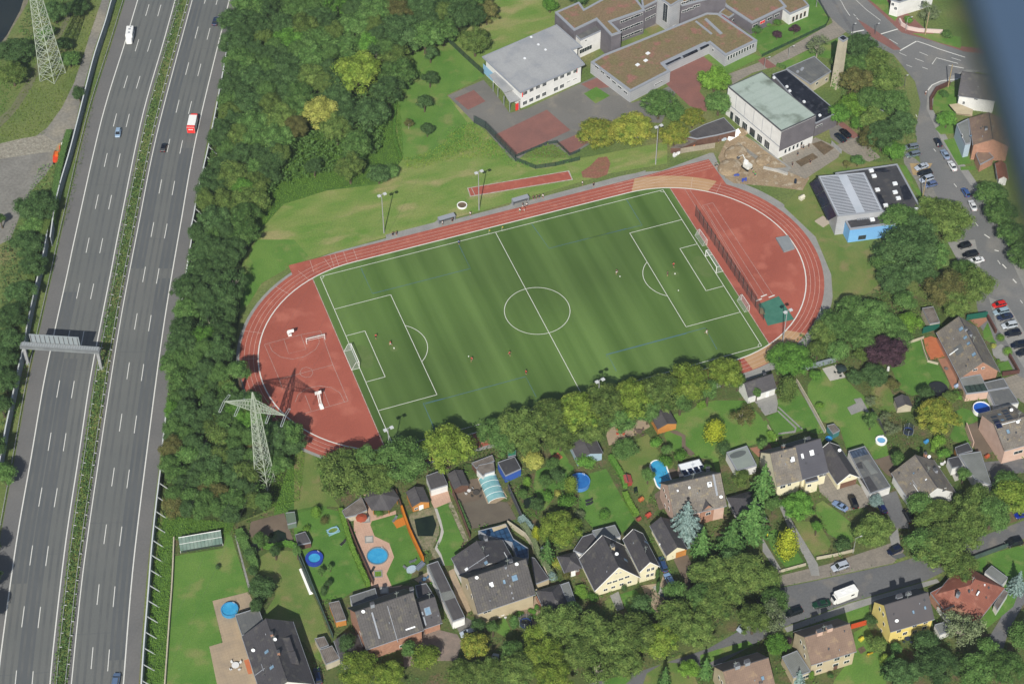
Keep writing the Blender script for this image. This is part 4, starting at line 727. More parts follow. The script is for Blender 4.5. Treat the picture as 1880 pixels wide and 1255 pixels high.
# --- hedges
def hedge(c,l,wd_,ht,leafk,label,name='hedge',dens=26,z0=0,cat='hedge'):
    line=dense([tuple(v) for v in pts(c,l)],1.5); rg=random.Random(len(label)); mb=MB(); mid=line[len(line)//2]
    loc=[(p[0]-mid[0],p[1]-mid[1],0) for p in line]; ribbon(mb,loc,wd_*.8,z0,False,ht*.92); vs=[];fs=[]
    for i in range(len(loc)-1):
        a=Vector(loc[i]);b=Vector(loc[i+1]);L=(b-a).length
        if L<1e-4: continue
        t=(b-a)/L;nn=Vector((-t.y,t.x,0)); per=wd_+2*ht
        for k in range(int(L*per*dens/3)+1):
            u=rg.uniform(0,per);q=a+t*rg.uniform(0,L); j=rg.uniform(-.1,.1)
            if u<ht: q=q-nn*(wd_/2+j);q.z=z0+u;nr=-nn
            elif u<ht+wd_: q=q+nn*(u-ht-wd_/2);q.z=z0+ht+j;nr=Vector((0,0,1))
            else: q=q+nn*(wd_/2+j);q.z=z0+(u-ht-wd_);nr=nn
            leaf(vs,fs,q,(nr+rdir(rg)*.6).normalized(),.34,rg)
    mb.add(vs,fs); return solo(name,mb,LF[leafk],label,cat,(mid[0],mid[1],0))
def brush(name,c,l,leafk,dens,hmin,hmax,sz=.4,seed=3):
    """ground cover over an outline: humps of leaves, one object"""
    poly=[(v.x,v.y) for v in pts(c,l)]; rg=random.Random(seed); x0=min(p[0] for p in poly);x1=max(p[0] for p in poly);y0=min(p[1] for p in poly);y1=max(p[1] for p in poly)
    from mathutils import noise
    vs=[];fs=[]; n=int((x1-x0)*(y1-y0)*dens)
    for i in range(n):
        x=rg.uniform(x0,x1);y=rg.uniform(y0,y1)
        if not inside((x,y),poly): continue
        q=noise.noise(Vector((x*.45,y*.45,seed)))*.5+.5; hh=hmin+(hmax-hmin)*max(0,q)**1.3*1.4
        leaf(vs,fs,Vector((x,y,hh*rg.uniform(.55,1.05))),(Vector((0,0,1))+rdir(rg)*.75).normalized(),sz,rg)
    mb=MB().add(vs,fs); o=link(name,mb.mesh(name,LF[leafk])); o['kind']='stuff'; return o
# ================================================================ hedges and ground cover
for c,l,w_,h_,k,lab in [
('D4',[(335,620),(420,900),(535,1165)],1.3,1.6,'bright','long clipped hedge between the pool terrace and the mown lawn'),
('C2',[(825,300),(805,430),(795,620),(790,760),(825,870)],.8,.9,'green','low hedge line on the left side of the school lawn'),
('E2',[(245,770),(285,860),(340,940)],1.7,1.5,'bright','clipped hedge beside the small garden path'),
('E2',[(130,480),(215,620),(250,720)],1.4,1.6,'green','dark green hedge between the two lawns'),
('E2',[(1390,290),(1440,350)],1.6,1.6,'bright','short hedge behind the terraced house'),
('E1',[(320,580),(350,655)],2.6,1.8,'bright','thick rounded hedge block beside the white garage'),
('D6',[(100,600),(120,665)],1.2,1.3,'bright','short hedge in front of the grey garden shed'),
('D3',[(500,330),(540,430),(590,520),(600,560)],2.2,2.2,'mid','wide hedge along the straight garden path'),
('D3',[(600,640),(620,700),(640,760)],1.6,2,'mid','hedge at the end of the garden path'),
('C4',[(1050,460),(1110,480)],1.2,1,'mid','small hedge at the red paved square'),
('E5',[(0,0),(-1,-1)],0,0,'',''),
('D3',[(620,400),(700,425),(790,400),(855,430),(870,480)],1.3,1.3,'green','planted hedge curving round the garden pond'),
('Y1',[(700,560),(735,430)],1.3,1.4,'bright','lime green hedge at the vegetable bed'),
('E2',[(830,85),(885,55)],1.8,1.2,'bright','low lime hedge at the top of the winding path lawn'),
('D4',[(1180,560),(1230,680),(1265,760)],.9,1.2,'dark','dark hedge between terrace and narrow lawn'),
('D6',[(590,850),(640,900),(660,930)],2,1.8,'blue','blue green hedge behind the terraced garden'),
('Z3',[(1130,50),(1240,230),(1320,420),(1440,600),(1480,680)],1.5,2.2,'grey','grey green hedge along the white boundary wall'),
('D1',[(280,-40),(262,40),(215,170),(190,300),(150,520),(130,640)],2.2,4.1,'olive','ivy grown over the left noise wall, a long green strip'),
('C1',[(390,760),(350,900),(320,1050),(290,1255)],2.2,4.0,'mid','ivy grown over the upper part of the left noise wall'),
('C1',[(450,1255),(440,1290)],.1,.1,'mid','x'),
]:
    if w_>.5: hedge(c,l,w_,h_,k,lab)
M_med=off(L1,wA+2.9)
brush('median_planting','F',[(326,-10),(344,-10),(285,218),(248,420),(210,614),(176,840),(146,1053),(122,1275),(92,1275),(125,1022),(150,840),(186,614),(222,420),(268,218)],'mid',5.5,.2,1.3,.5,4)
brush('median_bushes','F',[(332,-10),(338,-10),(279,218),(242,420),(204,614),(170,840),(140,1053),(115,1275),(100,1275),(130,1022),(156,840),(192,614),(228,420),(274,218)],'dark',3.5,.3,1.7,.55,44)
brush('median_flowers','F',[(172,745),(190,745),(176,840),(150,1000),(135,1100),(118,1130),(128,1000),(150,840)],'autumn',2.2,.3,1.1,.4,9)
brush('roadside_scrub','C1',[(640,0),(680,0),(600,290),(540,450),(480,780),(400,1120),(350,1255),(330,1255),(400,900),(440,700),(520,480),(560,300)],'olive',3,.1,.9,.4,5)
brush('roadside_scrub','D1',[(340,0),(320,100),(230,420),(180,680),(110,1000),(60,1100),(100,900),(160,640),(200,560),(290,200)],'green',4,.1,1.1,.4,6)
brush('bank_weeds','C1',[(190,60),(350,60),(520,-30),(545,40),(500,170),(450,330),(400,470),(340,590),(240,740),(60,770),(-10,790),(-10,680),(90,560),(230,300),(330,130)],'ygreen',2.6,.05,.8,.45,7)
brush('bank_weeds','C1',[(0,330),(120,150),(200,200),(230,290),(100,500),(0,640)],'green',2.5,.05,.9,.45,8)
brush('bank_scrub','D1',[(0,130),(75,0),(260,0),(210,200),(130,620),(90,760),(0,1200)],'dark',4.5,.5,2.6,.55,10)
brush('bank_scrub','C1',[(220,920),(340,900),(300,1255),(120,1255),(140,1100)],'mid',4.5,.3,1.6,.5,11)
brush('brambles','F',[(540,262),(600,252),(640,290),(735,190),(740,295),(700,335),(600,352),(520,378),(475,428),(450,405),(500,340)],'bright',16,.1,1.3,.3,12)
brush('woodland_undergrowth','F',FP,'mid',4,1.5,6.5,.8,13)
brush('brambles','F',[(505,862),(548,805),(560,840),(550,920),(520,945),(490,940)],'bright',16,.1,1.4,.3,14)
brush('embankment_scrub','F',[(288,955),(302,948),(320,975),(312,1100),(302,1255),(262,1255),(275,1100)],'bright',16,.1,1.3,.3,15)
brush('brambles','F',[(302,945),(430,962),(440,985),(420,982),(330,990),(315,1000)],'bright',12,.2,1.4,.32,16)
brush('meadow_fringe','C2',[(1000,830),(1120,720),(1220,680),(1430,860),(1290,870),(1100,880),(920,930),(850,930),(830,880)],'ygreen',6,.1,1.0,.4,17)
brush('fence_side_scrub','C3',[(0,900),(180,860),(270,920),(480,1130),(600,1060),(760,1010),(860,1100),(930,1100),(900,1140),(560,1180),(420,1170),(0,1000)],'green',6,.1,1.1,.4,18)
brush('court_shrubs','C3',[(560,1080),(700,1010),(770,1010),(850,1090),(780,1120),(600,1110)],'ygreen',6,.4,1.5,.4,19)
brush('orchard_edge','F',[(704,250),(735,210),(742,294),(770,300),(850,285),(880,255),(860,240),(800,288),(745,292)],'green',5,.1,1.2,.4,20)
brush('garden_shrubs','E5',[(340,200),(365,230),(410,340),(400,370),(360,300)],'brown',6,.3,1,.35,21)
brush('garden_shrubs','D6',[(560,600),(680,600),(700,690),(600,730),(640,800),(740,760),(760,850),(640,860),(560,700)],'green',7,.2,1.4,.35,22)
brush('garden_shrubs','D6',[(780,480),(880,480),(900,560),(980,640),(1060,860),(1000,900),(920,720),(820,640)],'mid',7,.3,1.8,.4,23)
brush('garden_shrubs','E2',[(440,270),(520,290),(560,430),(620,520),(560,520),(480,380)],'olive',6,.2,1.2,.35,24)
brush('garden_shrubs','E3',[(1170,430),(1260,480),(1350,600),(1330,760),(1270,680),(1180,560)],'brown',5,.2,1.2,.35,25)
brush('garden_shrubs','E3',[(1040,290),(1180,330),(1280,420),(1160,480),(1090,400)],'brown',5,.1,.8,.35,26)
brush('garden_shrubs','E4',[(120,650),(190,650),(330,900),(300,1000),(200,900),(100,760)],'brown',5,.2,1.2,.35,27)
brush('garden_shrubs','E4',[(380,150),(440,120),(440,270),(410,250)],'mid',7,.2,1,.3,28)
brush('hedge_bank','F',[(1440,640),(1560,560),(1620,535),(1700,590),(1600,660),(1470,690)],'mid',5,.4,2.4,.5,29)
brush('shrub_belt','F',[(1620,300),(1690,290),(1672,200),(1650,120),(1600,70),(1555,60),(1550,150),(1540,180),(1590,240),(1570,260),(1600,300)],'mid',4,.3,1.6,.5,30)
brush('shrub_belt','F',[(1610,540),(1690,520),(1760,550),(1700,590),(1610,560)],'olive',4,.2,1.5,.5,31)
brush('row_underplanting','F',[(600,850),(760,810),(900,770),(1150,700),(1350,660),(1370,700),(1180,770),(1000,830),(700,900),(610,900)],'mid',4,.5,2.2,.5,32)
brush('street_underplanting','F',[(1000,1150),(1240,1070),(1380,1020),(1400,1100),(1300,1170),(1150,1230),(1000,1250)],'dark',2.5,.3,1.6,.5,33)
brush('garden_shrubs','Y4',[(600,1130),(900,940),(1000,1000),(1100,1100),(900,1175),(600,1175)],'dark',6,.3,1.6,.45,34)
brush('canal_scrub','C1',[(160,30),(260,0),(420,0),(380,60),(300,180),(160,250),(100,160)],'mid',4,.3,1.6,.5,35)
from mathutils import noise as _nz
gp=[(v.x,v.y) for v in pts('F',[(430,955),(520,930),(590,860),(700,830),(870,800),(1150,720),(1360,690),(1460,640),(1560,560),(1620,530),(1760,560),(1830,600),(1890,700),(1890,925),(1700,1012),(1890,1000),(1890,1262),(300,1262),(300,1000)])]; rg=random.Random(77); LV={}
for _ in range(110000):
    x=rg.uniform(-130,115);y=rg.uniform(-160,10)
    if not inside((x,y),gp) or any(b[0]<x<b[1] and b[2]<y<b[3] and inside((x,y),b[4]) for b in SH): continue
    q=_nz.noise(Vector((x*.22,y*.22,5))); 
    if q<-.18: continue
    k='dark' if q<.0 else 'mid' if q<.22 else 'green' if q<.42 else 'brown'; hh=.15+max(0,q+.1)*3.2*(.6+.8*abs(_nz.noise(Vector((x*.7,y*.7,9)))))
    vs,fs=LV.setdefault(k,([],[])); leaf(vs,fs,Vector((x,y,min(1.9,hh)*rg.uniform(.4,1.05))),(Vector((0,0,1))+rdir(rg)*.8).normalized(),.42,rg)
for k,(vs,fs) in LV.items(): link('garden_shrubbery',MB().add(vs,fs).mesh('garden_shrubbery',LF[k]))['kind']='stuff'
# ================================================================ BUILDINGS
Wt=mat('white_render',s(226,226,224,1.2),s(214,214,212,1.2),sc=.5,grain=.03)
Wcream=mat('cream_render',s(238,230,196,1.25),s(230,222,190,1.25),sc=.5,grain=.03)
Wyel=mat('yellow_render',s(236,216,132,1.25),s(228,206,124,1.25),sc=.5,grain=.03)
Wbeige=mat('beige_render',s(196,182,152,1.25),s(184,170,142,1.25),sc=.5,grain=.05)
Wpink=mat('pink_render',s(212,182,166,1.25),s(202,170,154,1.25),sc=.5,grain=.04)
Wbrick=mat('brick_wall',s(184,140,118,1.3),s(168,126,106,1.3),sc=1.2,grain=.1,gsc=8,stripe=(2,.25,.12))
Wdbrick=mat('dark_brick_wall',s(112,84,72,1.3),s(98,74,64,1.3),sc=1,grain=.1,gsc=8)
Wwood=mat('timber_wall',s(206,142,76,1.3),s(190,128,66,1.3),sc=.6,grain=.08,stripe=(2,.2,.2))
Wblue=mat('sky_blue_render',s(124,180,230,1.25),s(116,172,224,1.25),sc=.3,grain=.03)
Wgrey=mat('grey_cladding',s(116,112,118,1.25),s(104,101,107,1.25),sc=.4,grain=.04,stripe=(2,.6,.15))
Wlgrey=mat('light_grey_cladding',s(178,180,184,1.25),s(168,170,174,1.25),sc=.4,grain=.03,stripe=(2,.8,.1))
Wconc=mat('exposed_concrete',s(194,186,164,1.25),s(178,170,150,1.25),sc=.4,grain=.06)
RT='pantile_grey'
Rg=mat('pantile_grey',s(98,95,95),s(84,82,83),sc=.4,c3=s(116,112,102),sc3=.8,grain=.18,gsc=3,rough=.7,stripe=(0,.62,.26),stripe2=(1,.5,.08))
Rs=mat('slate_dark',s(86,84,88),s(78,76,80),sc=.3,c3=s(100,98,96),sc3=.6,grain=.13,gsc=3,rough=.65,stripe=(1,.5,.1))
Rw=mat('weathered_tiles',s(136,130,122),s(118,112,106),sc=.3,c3=s(152,140,118),sc3=.8,grain=.18,gsc=3,stripe=(0,.5,.12),stripe2=(1,.5,.08))
Rbr=mat('brown_tiles',s(144,122,108),s(130,110,98),sc=.3,c3=s(156,134,112),sc3=.8,grain=.08,gsc=5,stripe=(0,.5,.1),stripe2=(1,.4,.08))
Rred=mat('red_tiles',s(158,100,84),s(140,88,76),sc=.25,c3=s(168,114,98),sc3=.7,grain=.08,gsc=5,stripe=(0,.45,.1),stripe2=(1,.4,.08))
Rflat=mat('bitumen_grey',s(112,114,114),s(100,102,104),sc=.3,c3=s(124,124,120),sc3=.5,grain=.08,gsc=3,stripe=(0,1.0,.07))
Rflatd=mat('bitumen_dark',s(76,76,80),s(64,65,70),sc=.25,c3=s(90,88,88),sc3=.6,grain=.08,gsc=3)
Rfelt=mat('roofing_felt',s(94,92,94),s(82,80,84),sc=.4,grain=.08,gsc=4,stripe=(0,1.0,.1))
Rcorr=mat('corrugated_grey',s(138,142,140),s(120,124,122),sc=.3,grain=.06,stripe=(0,.35,.25))
Rold=mat('weathered_boards',s(138,130,124),s(106,98,92),sc=.5,grain=.15,stripe=(0,.4,.4))
Rgrn=mat('sedum_roof',s(138,118,94),s(126,118,84),sc=.16,c3=s(156,114,102),sc3=.28,grain=.2,gsc=1.8,bump=.04)
Rconc=mat('gravel_roof',s(176,178,180),s(164,166,170),sc=.08,c3=s(156,160,166),sc3=.15,grain=.06,gsc=2,stripe=(0,6,.04))
Rmint=mat('mint_membrane',s(176,190,182),s(168,184,174),sc=.15,c3=s(118,128,118),sc3=.16,grain=.04,gsc=2,stripe=(1,3.2,.06))
Rblack=mat('fresh_bitumen',s(44,46,56),s(34,36,44),sc=.3,c3=s(70,72,80),sc3=.7,grain=.1,gsc=1,rough=.35,bump=.04)
Rsil=mat('silver_sheet',s(190,196,206,1.25),s(178,186,196,1.25),sc=.2,rough=.5,grain=.03)
Trim=mat('grey_trim',s(150,155,164,1.3),grain=.06); Trimd=mat('dark_trim',s(90,92,98),grain=.04)
Wh=mat('white_frame',s(238,238,236,1.15),grain=.02,gsc=1); Red=mat('red_paint',s(226,56,52,1.2),grain=.02,gsc=1)
Glass=mat('window_glass',(.02,.028,.035),(.035,.045,.055),sc=.7,rough=.08,spec=.6,grain=0)
Skyg=mat('skylight_glass',s(110,140,168),s(140,168,190),sc=1.2,rough=.15,spec=.6,grain=0)
Skyw=mat('skylight_white',s(232,236,240,1.2),grain=.03,gsc=2,rough=.3)
Solar=mat('solar_panel',s(28,36,62),s(36,44,74),sc=.5,rough=.18,spec=.6,grain=0,stripe=(0,.5,.25))
Wire=mat('galvanised_steel',s(170,178,172,1.25),s(156,164,158,1.25),sc=1,grain=.04,rough=.5)
class B:
    """a building: Empty at its base, parts in a frame turned along its first edge"""
    def setup(q,name,label,cat,O,rz,group=None):
        q.O=Vector((O[0],O[1],0)); q.rz=rz; q.t=T(name,label,cat,tuple(q.O),rz,group); q.m=Matrix.Rotation(-rz,3,'Z'); q.walls=[]; q.slopes=[]
    def L(q,v): return q.m@(Vector(v)-q.O)
    def ray(q,c,x,y): return q.m@(CAM-q.O), q.m@ray(c,x,y)
    def hit(q,c,x,y,planes):
        o,d=q.ray(c,x,y); best=None
        for pl in planes:
            p0,n=Vector(pl[0]),Vector(pl[1]); dn=d.dot(n)
            if dn>-1e-6: continue
            t=(p0-o).dot(n)/dn; h=o+d*t
            if pl[2](h) and (best is None or t<best[0]): best=(t,h,pl)
        if best: return best[1],best[2]
        # fall back: nearest facing plane regardless of extent
        for pl in planes:
            p0,n=Vector(pl[0]),Vector(pl[1]); dn=d.dot(n)
            if dn>-1e-6: continue
            t=(p0-o).dot(n)/dn; h=o+d*t; e=(h-p0).length
            if best is None or e<best[0]: best=(e,h,pl)
        return (best[1],best[2]) if best else (None,None)
    def wallring(q,ptsl,z0,ztop):
        n=len(ptsl); ar=sum(ptsl[i][0]*ptsl[(i+1)%n][1]-ptsl[(i+1)%n][0]*ptsl[i][1] for i in range(n))
        p=ptsl if ar>0 else ptsl[::-1]
        for i in range(n):
            a=Vector((p[i][0],p[i][1],z0));b=Vector((p[(i+1)%n][0],p[(i+1)%n][1],z0));t=(b-a).normalized();nn=Vector((t.y,-t.x,0));L_=(b-a).length
            q.walls.append((a,nn,(lambda h,a=a,t=t,L_=L_: -.2<(h-a).dot(t)<L_+.2 and z0-.3<h.z<ztop+.3),t))
    def _quad(q,ctr,t,u,n,w_,h_,d,mb=None):
        mb=mb or MB(); vs=[]
        for dd in (-.05,d):
            for a,b in ((-1,-1),(1,-1),(1,1),(-1,1)): vs.append(ctr+t*a*w_/2+u*b*h_/2+n*dd)
        return mb.add(vs,[(3,2,1,0),(4,5,6,7),(0,1,5,4),(1,2,6,5),(2,3,7,6),(3,0,4,7)])
    def win(q,c,x,y,w_=1.1,h_=1.3,frame=None,name='window',bars=2,glass=None,deep=.05):
        h,pl=q.hit(c,x,y,q.walls)
        if h is None: return
        t=pl[3];n=Vector(pl[1]);u=Vector((0,0,1)); q.nw=getattr(q,'nw',0)+1
        fr=part(name,q._quad(h,t,u,n,w_,h_,deep),frame or Wh,q.t); mb=MB(); k=max(1,bars); pw=(w_-.14-.06*(k-1))/k
        for i in range(k): q._quad(h+t*(-w_/2+.07+pw/2+i*(pw+.06)),t,u,n,pw,h_-.16,deep+.015,mb)
        part('pane',mb,glass or Glass,fr); return fr
    def door(q,c,x,y,w_=1,h_=2.05,m=None,name='door'):
        h,pl=q.hit(c,x,y,q.walls)
        if h is None: return
        h.z=h_/2+.02; d=part(name,q._quad(h,pl[3],Vector((0,0,1)),Vector(pl[1]),w_,h_,.06),m or Wh,q.t)
        part('handle',MB().box(tuple(h+pl[3]*w_*.38+Vector(pl[1])*.1),(.06,.06,.16)),Wire,d)
    def sky(q,c,x,y,w_=.9,l_=1.3,m=None,name='skylight',fm=None):
        h,pl=q.hit(c,x,y,q.slopes)
        if h is None: return
        n=Vector(pl[1]);t=pl[3];u=n.cross(t)
        f=part(name,q._quad(h,t,u,n,w_,l_,.1),fm or Trimd,q.t); part('pane',q._quad(h,t,u,n,w_-.16,l_-.16,.125),m or Skyg,f)
    def panel(q,c,x,y,w_,l_,m,name,th=.1):
        h,pl=q.hit(c,x,y,q.slopes)
        if h is None: return
        n=Vector(pl[1]);t=pl[3];u=n.cross(t); return part(name,q._quad(h,t,u,n,w_,l_,th),m,q.t)
    def chim(q,c,x,y,sz=(.9,.6),up=1.3,m=None):
        h,pl=q.hit(c,x,y,q.slopes)
        if h is None: return
        z=min(h.z,getattr(q,'hr',h.z)); a=part('chimney',MB().box((h.x,h.y,z+up/2-.5),(sz[0],sz[1],up+1)),m or Trim,q.t)
        part('cap',MB().box((h.x,h.y,z+up+.05),(sz[0]+.12,sz[1]+.12,.1)).box((h.x-.15,h.y,z+up+.2),(.2,.2,.2)).box((h.x+.2,h.y,z+up+.2),(.2,.2,.2)),Trimd,a)
    def dish(q,c,x,y,m=None):
        h,pl=q.hit(c,x,y,q.slopes)
        if h is None: return
        p=h+Vector((0,0,.7)); mb=MB().bar(h-Vector((0,0,.2)),p,.04); n=(q.m@Vector((-.35,-.85,.4))).normalized(); mb.bar(p,p+n*.08,.3,.46,14); part('satellite_dish',mb,m or Skyw,q.t)
    def pipe(q,c,x,y,r=.12,up=.5,m=None):
        h,pl=q.hit(c,x,y,q.slopes)
        if h: part('vent_pipe',MB().cyl((h.x,h.y,h.z-.2),r,up+.2,10),m or Trimd,q.t)
    def slope(q,p0,n,inb,t): q.slopes.append((Vector(p0),Vector(n).normalized(),inb,Vector(t).normalized()))
    def block(q,c,l,z0,z1,m,name):                      # a raised or sunken block drawn by its top outline
        w_=[q.L(p) for p in pts(c,l,z1)]; return part(name,MB().prism([(p.x,p.y) for p in w_],z0,z1),m,q.t)
    def box(q,c,x,y,sx,sy,h_,m,name,rz=0): 
        h,_=q.hit(c,x,y,q.slopes); return part(name,MB().box((h.x,h.y,h.z+h_/2),(sx,sy,h_),rz),m,q.t)
class House(B):
    def __init__(q,name,label,c,A,Bp,Cp,he,hr,wall=None,roof=None,over=.45,hip=(0,0),ridge=.5,cat='house',group=None,gut=True,zw=0):
        wall=wall or Wt; roof=roof or Rg
        a,b,e=P(c,*A,he),P(c,*Bp,he),P(c,*Cp,he); u=(b-a); u.z=0; Lh=u.length; u.normalize(); v=Vector((-u.y,u.x,0)); wdt=(e-b).dot(v)
        if wdt<0: a,b=b,a; u=-u; v=-v; wdt=-wdt; hip=hip[::-1]
        ctr=(a+b)/2+v*wdt/2; q.setup(name,label,cat,ctr,math.atan2(u.y,u.x),group)
        X,Y=Lh/2,wdt/2; yr=-Y+2*Y*ridge; q.he,q.hr,q.X,q.Y,q.yr=he,hr,X,Y,yr; q.wall,q.roofm=wall,roof
        xa,xb=-X+hip[0],X-hip[1]; th=.18; mb=MB()
        top=[(-X,-Y,he),(X,-Y,he),(X,Y,he),(-X,Y,he),(xa,yr,hr),(xb,yr,hr)]
        bot=[(p[0],p[1],p[2]-th) for p in top]; n=6
        fs=[(0,1,5,4),(2,3,4,5)]
        if hip[0]: fs.append((3,0,4))
        if hip[1]: fs.append((1,2,5))
        bf=[tuple(i+n for i in f[::-1]) for f in fs]; ed=[(0,1),(2,3)]
        ed+= [(3,0)] if hip[0] else [(3,4),(4,0)]
        ed+= [(1,2)] if hip[1] else [(1,5),(5,2)]
        mb.add(top+bot,fs+bf+[(j,i,i+n,j+n) for i,j in ed]); q.roof=part('roof',mb,roof,q.t)
        # ridge tiles and gutters
        part('ridge_tiles',MB().bar((xa,yr,hr+.02),(xb,yr,hr+.02),.13,n=6),Rs if roof is not Rred else Rred,q.roof)
        if gut:
            for yy_ in (-Y-.06,Y+.06): part('gutter',MB().bar((-X,yy_,he-.12),(X,yy_,he-.12),.08,n=6),Trim,q.roof)
        o=over; xw,yw=X-o,Y-o
        def zr(y,eps=th+.03): return (he+(hr-he)*((y+Y)/(yr+Y)) if y<=yr else he+(hr-he)*((Y-y)/(Y-yr)))-eps
        ring=[(-xw,-yw),(xw,-yw),(xw,yw),(-xw,yw)]; ze=zr(-yw); ze2=zr(yw); zt=zr(yr)
        vs=[(-xw,-yw,zw),(xw,-yw,zw),(xw,yw,zw),(-xw,yw,zw),(-xw,-yw,ze),(xw,-yw,ze),(xw,yw,ze2),(-xw,yw,ze2),(-xw,yr,zt),(xw,yr,zt)]
        f=[(0,1,5,4),(2,3,7,6)]
        f.append((3,0,4,8,7) if not hip[0] else (3,0,4,7)); f.append((1,2,6,9,5) if not hip[1] else (1,2,6,5))
        part('wall',MB().add(vs,f),wall,q.t); q.wallring(ring,zw,hr if not hip[0] else he)
        n1=Vector((0,-(hr-he),yr+Y)).normalized(); n2=Vector((0,(hr-he),Y-yr)).normalized()
        q.slope((0,-Y,he),n1,lambda h:abs(h.x)<X+.1 and -Y-.1<h.y<=yr+.15,(1,0,0)); q.slope((0,Y,he),n2,lambda h:abs(h.x)<X+.1 and yr-.15<=h.y<Y+.1,(-1,0,0))
        if cat=='house':
            rv=random.Random(int(abs(ctr.x*7)));ny=Vector((0,-(hr-he),yr+Y)).normalized()
            for k in range(3):
                x_=rv.uniform(-.8,.8)*X; y_=yr-(yr+Y)*rv.uniform(.15,.8); z_=he+(hr-he)*(y_+Y)/(yr+Y); part('vent_pipe',MB().cyl((x_,y_,z_-.2),.11+.05*k,.6,8),Trimd if k else Trim,q.t)
            x_=rv.uniform(-.5,.5)*X; part('aerial',MB().bar((x_,yr,hr-.1),(x_,yr,hr+2.2),.035).bar((x_-.6,yr,hr+2),(x_+.6,yr,hr+2),.03).bar((x_-.4,yr,hr+1.7),(x_+.4,yr,hr+1.7),.03).bar((x_,yr-.5,hr+2.1),(x_,yr+.5,hr+2.1),.03),Wire,q.t)
        if hip[0]: q.slope((-X,0,he),(-(hr-he),0,hip[0]),lambda h:h.x<xa+.2,(0,-1,0))
        if hip[1]: q.slope((X,0,he),((hr-he),0,hip[1]),lambda h:h.x>xb-.2,(0,1,0))
    def verge(q,m=None):
        for sx in (-1,1):
            for y0 in (-q.Y,q.Y): part('verge_board',MB().bar((sx*(q.X+.03),y0,q.he-.05),(sx*(q.X+.03),q.yr,q.hr-.05),.1),m or Trim,q.roof)
class Flat(B):
    def __init__(q,name,label,c,poly,h,wall=None,roof=None,over=.0,rim=.25,rimm=None,cat='building',group=None,z0=0,slab=.25,first=(0,1),poly_w=None):
        w_=poly_w or pts(c,poly,h); d=w_[first[1]]-w_[first[0]]; ctr=sum(w_,Vector())/len(w_); q.setup(name,label,cat,ctr,math.atan2(d.y,d.x),group)
        l=[q.L(p) for p in w_]; l=[(p.x,p.y) for p in l]; q.h=h; q.poly=l; q.hr=h
        ar=sum(l[i][0]*l[(i+1)%len(l)][1]-l[(i+1)%len(l)][0]*l[i][1] for i in range(len(l)))
        if ar<0: l=l[::-1]
        def inset(l,d):
            n=len(l);o=[]
            for i in range(n):
                a,b,e=Vector(l[i-1]),Vector(l[i]),Vector(l[(i+1)%n]); t1=(b-a).normalized();t2=(e-b).normalized();n1=Vector((-t1.y,t1.x));n2=Vector((-t2.y,t2.x)); k=n1+n2; kk=max(.3,1+n1.dot(n2)); o.append(tuple(b+k*(d/kk)))
            return o
        q.ins=inset; wl=inset(l,over) if over else inset(l,.03)
        part('wall',MB().prism(wl,z0,h-slab,bottom=False,top=False),wall or Wt,q.t); q.wallring(wl,z0,h)
        q.roof=part('roof',MB().prism(inset(l,.02),h-slab,h),roof or Rflat,q.t)
        if rim:
            inn=inset(l,rim); n=len(l); a=[(p[0],p[1],h-slab-.02) for p in l]+[(p[0],p[1],h+.18) for p in l]+[(p[0],p[1],h-.02) for p in inn]+[(p[0],p[1],h+.18) for p in inn]
            fs=[]
            for i in range(n):
                j=(i+1)%n; fs+=[(i,j,n+j,n+i),(n+i,n+j,3*n+j,3*n+i),(3*n+i,3*n+j,2*n+j,2*n+i)]
            part('parapet',MB().add(a,fs),rimm or Trim,q.t)
        q.slope((0,0,h),(0,0,1),lambda hh:True,(1,0,0)); q.c=c
    def strip(q,c,l,m,name,dz=.02,th=.3): 
        w_=[q.L(p) for p in pts(c,l,q.h)]; return part(name,MB().prism([(p.x,p.y) for p in w_],q.h-th,q.h+dz),m,q.roof)
def RH(name,label,c,A,Bp,rp,he,hr,**k):
    """house drawn from its front eave and one point of its ridge; the ridge height is the one that gives a roof pitch of pit"""
    pit=k.pop('pit',1.03)
    for _ in range(30):
        a,b,r_=P(c,*A,he),P(c,*Bp,he),P(c,*rp,hr); u=(b-a);u.z=0;u.normalize(); d=abs((r_-a).dot(Vector((-u.y,u.x,0)))); hr+=.4*(he+d*pit-hr)
    a,b,r_=P(c,*A,he),P(c,*Bp,he),P(c,*rp,hr); u=(b-a);u.z=0;u.normalize(); v=Vector((-u.y,u.x,0)); d=(r_-a).dot(v); e=b+v*2*d
    # picture coordinates of the far corner
    w_=e-CAM; z=w_.dot(_f); ox,oy,s_=CR[c]; px=940+FOC*w_.dot(_r)/z; py=627.5-FOC*w_.dot(_u)/z
    return House(name,label,c,A,Bp,((px-ox)*s_,(py-oy)*s_),he,hr,**k)
# ---- school
b=Flat('school_building','white two storey school wing with wide grey roof and red entrance','C3',[(247,398),(768,174),(943,325),(876,346),(966,450),(514,648)],7.2,Wt,Rconc,over=.9,rim=.35,cat='school')
for x in (548,592,636,682,762,806,852,898): b.win('C3',x,{548:650,592:628,636:608,682:590,762:553,806:535,852:516,898:497}[x],1.6,1.3,bars=3)
for x,y in ((546,718),(590,697),(636,677),(680,657),(762,622),(804,602)): b.win('C3',x,y,1.6,1.5,bars=3)
for x,y in ((850,570),(895,552)): b.win('C3',x,y,1.5,.4)
for x,y in ((529,662),(910,492)): b.panel if 0 else b.win('C3',x,y,.35,1.8,frame=Red,glass=Red,bars=1,name='sunblind')
b.door('C3',495,740,1.5,2.6,Red)
b.block('C3',[(297,525),(350,498),(470,622),(400,645)],4.6,4.85,Rconc,'canopy_roof'); b.block('C3',[(398,645),(462,625),(518,692),(440,715)],3.4,3.65,Rconc,'porch_roof')
w0=MB()
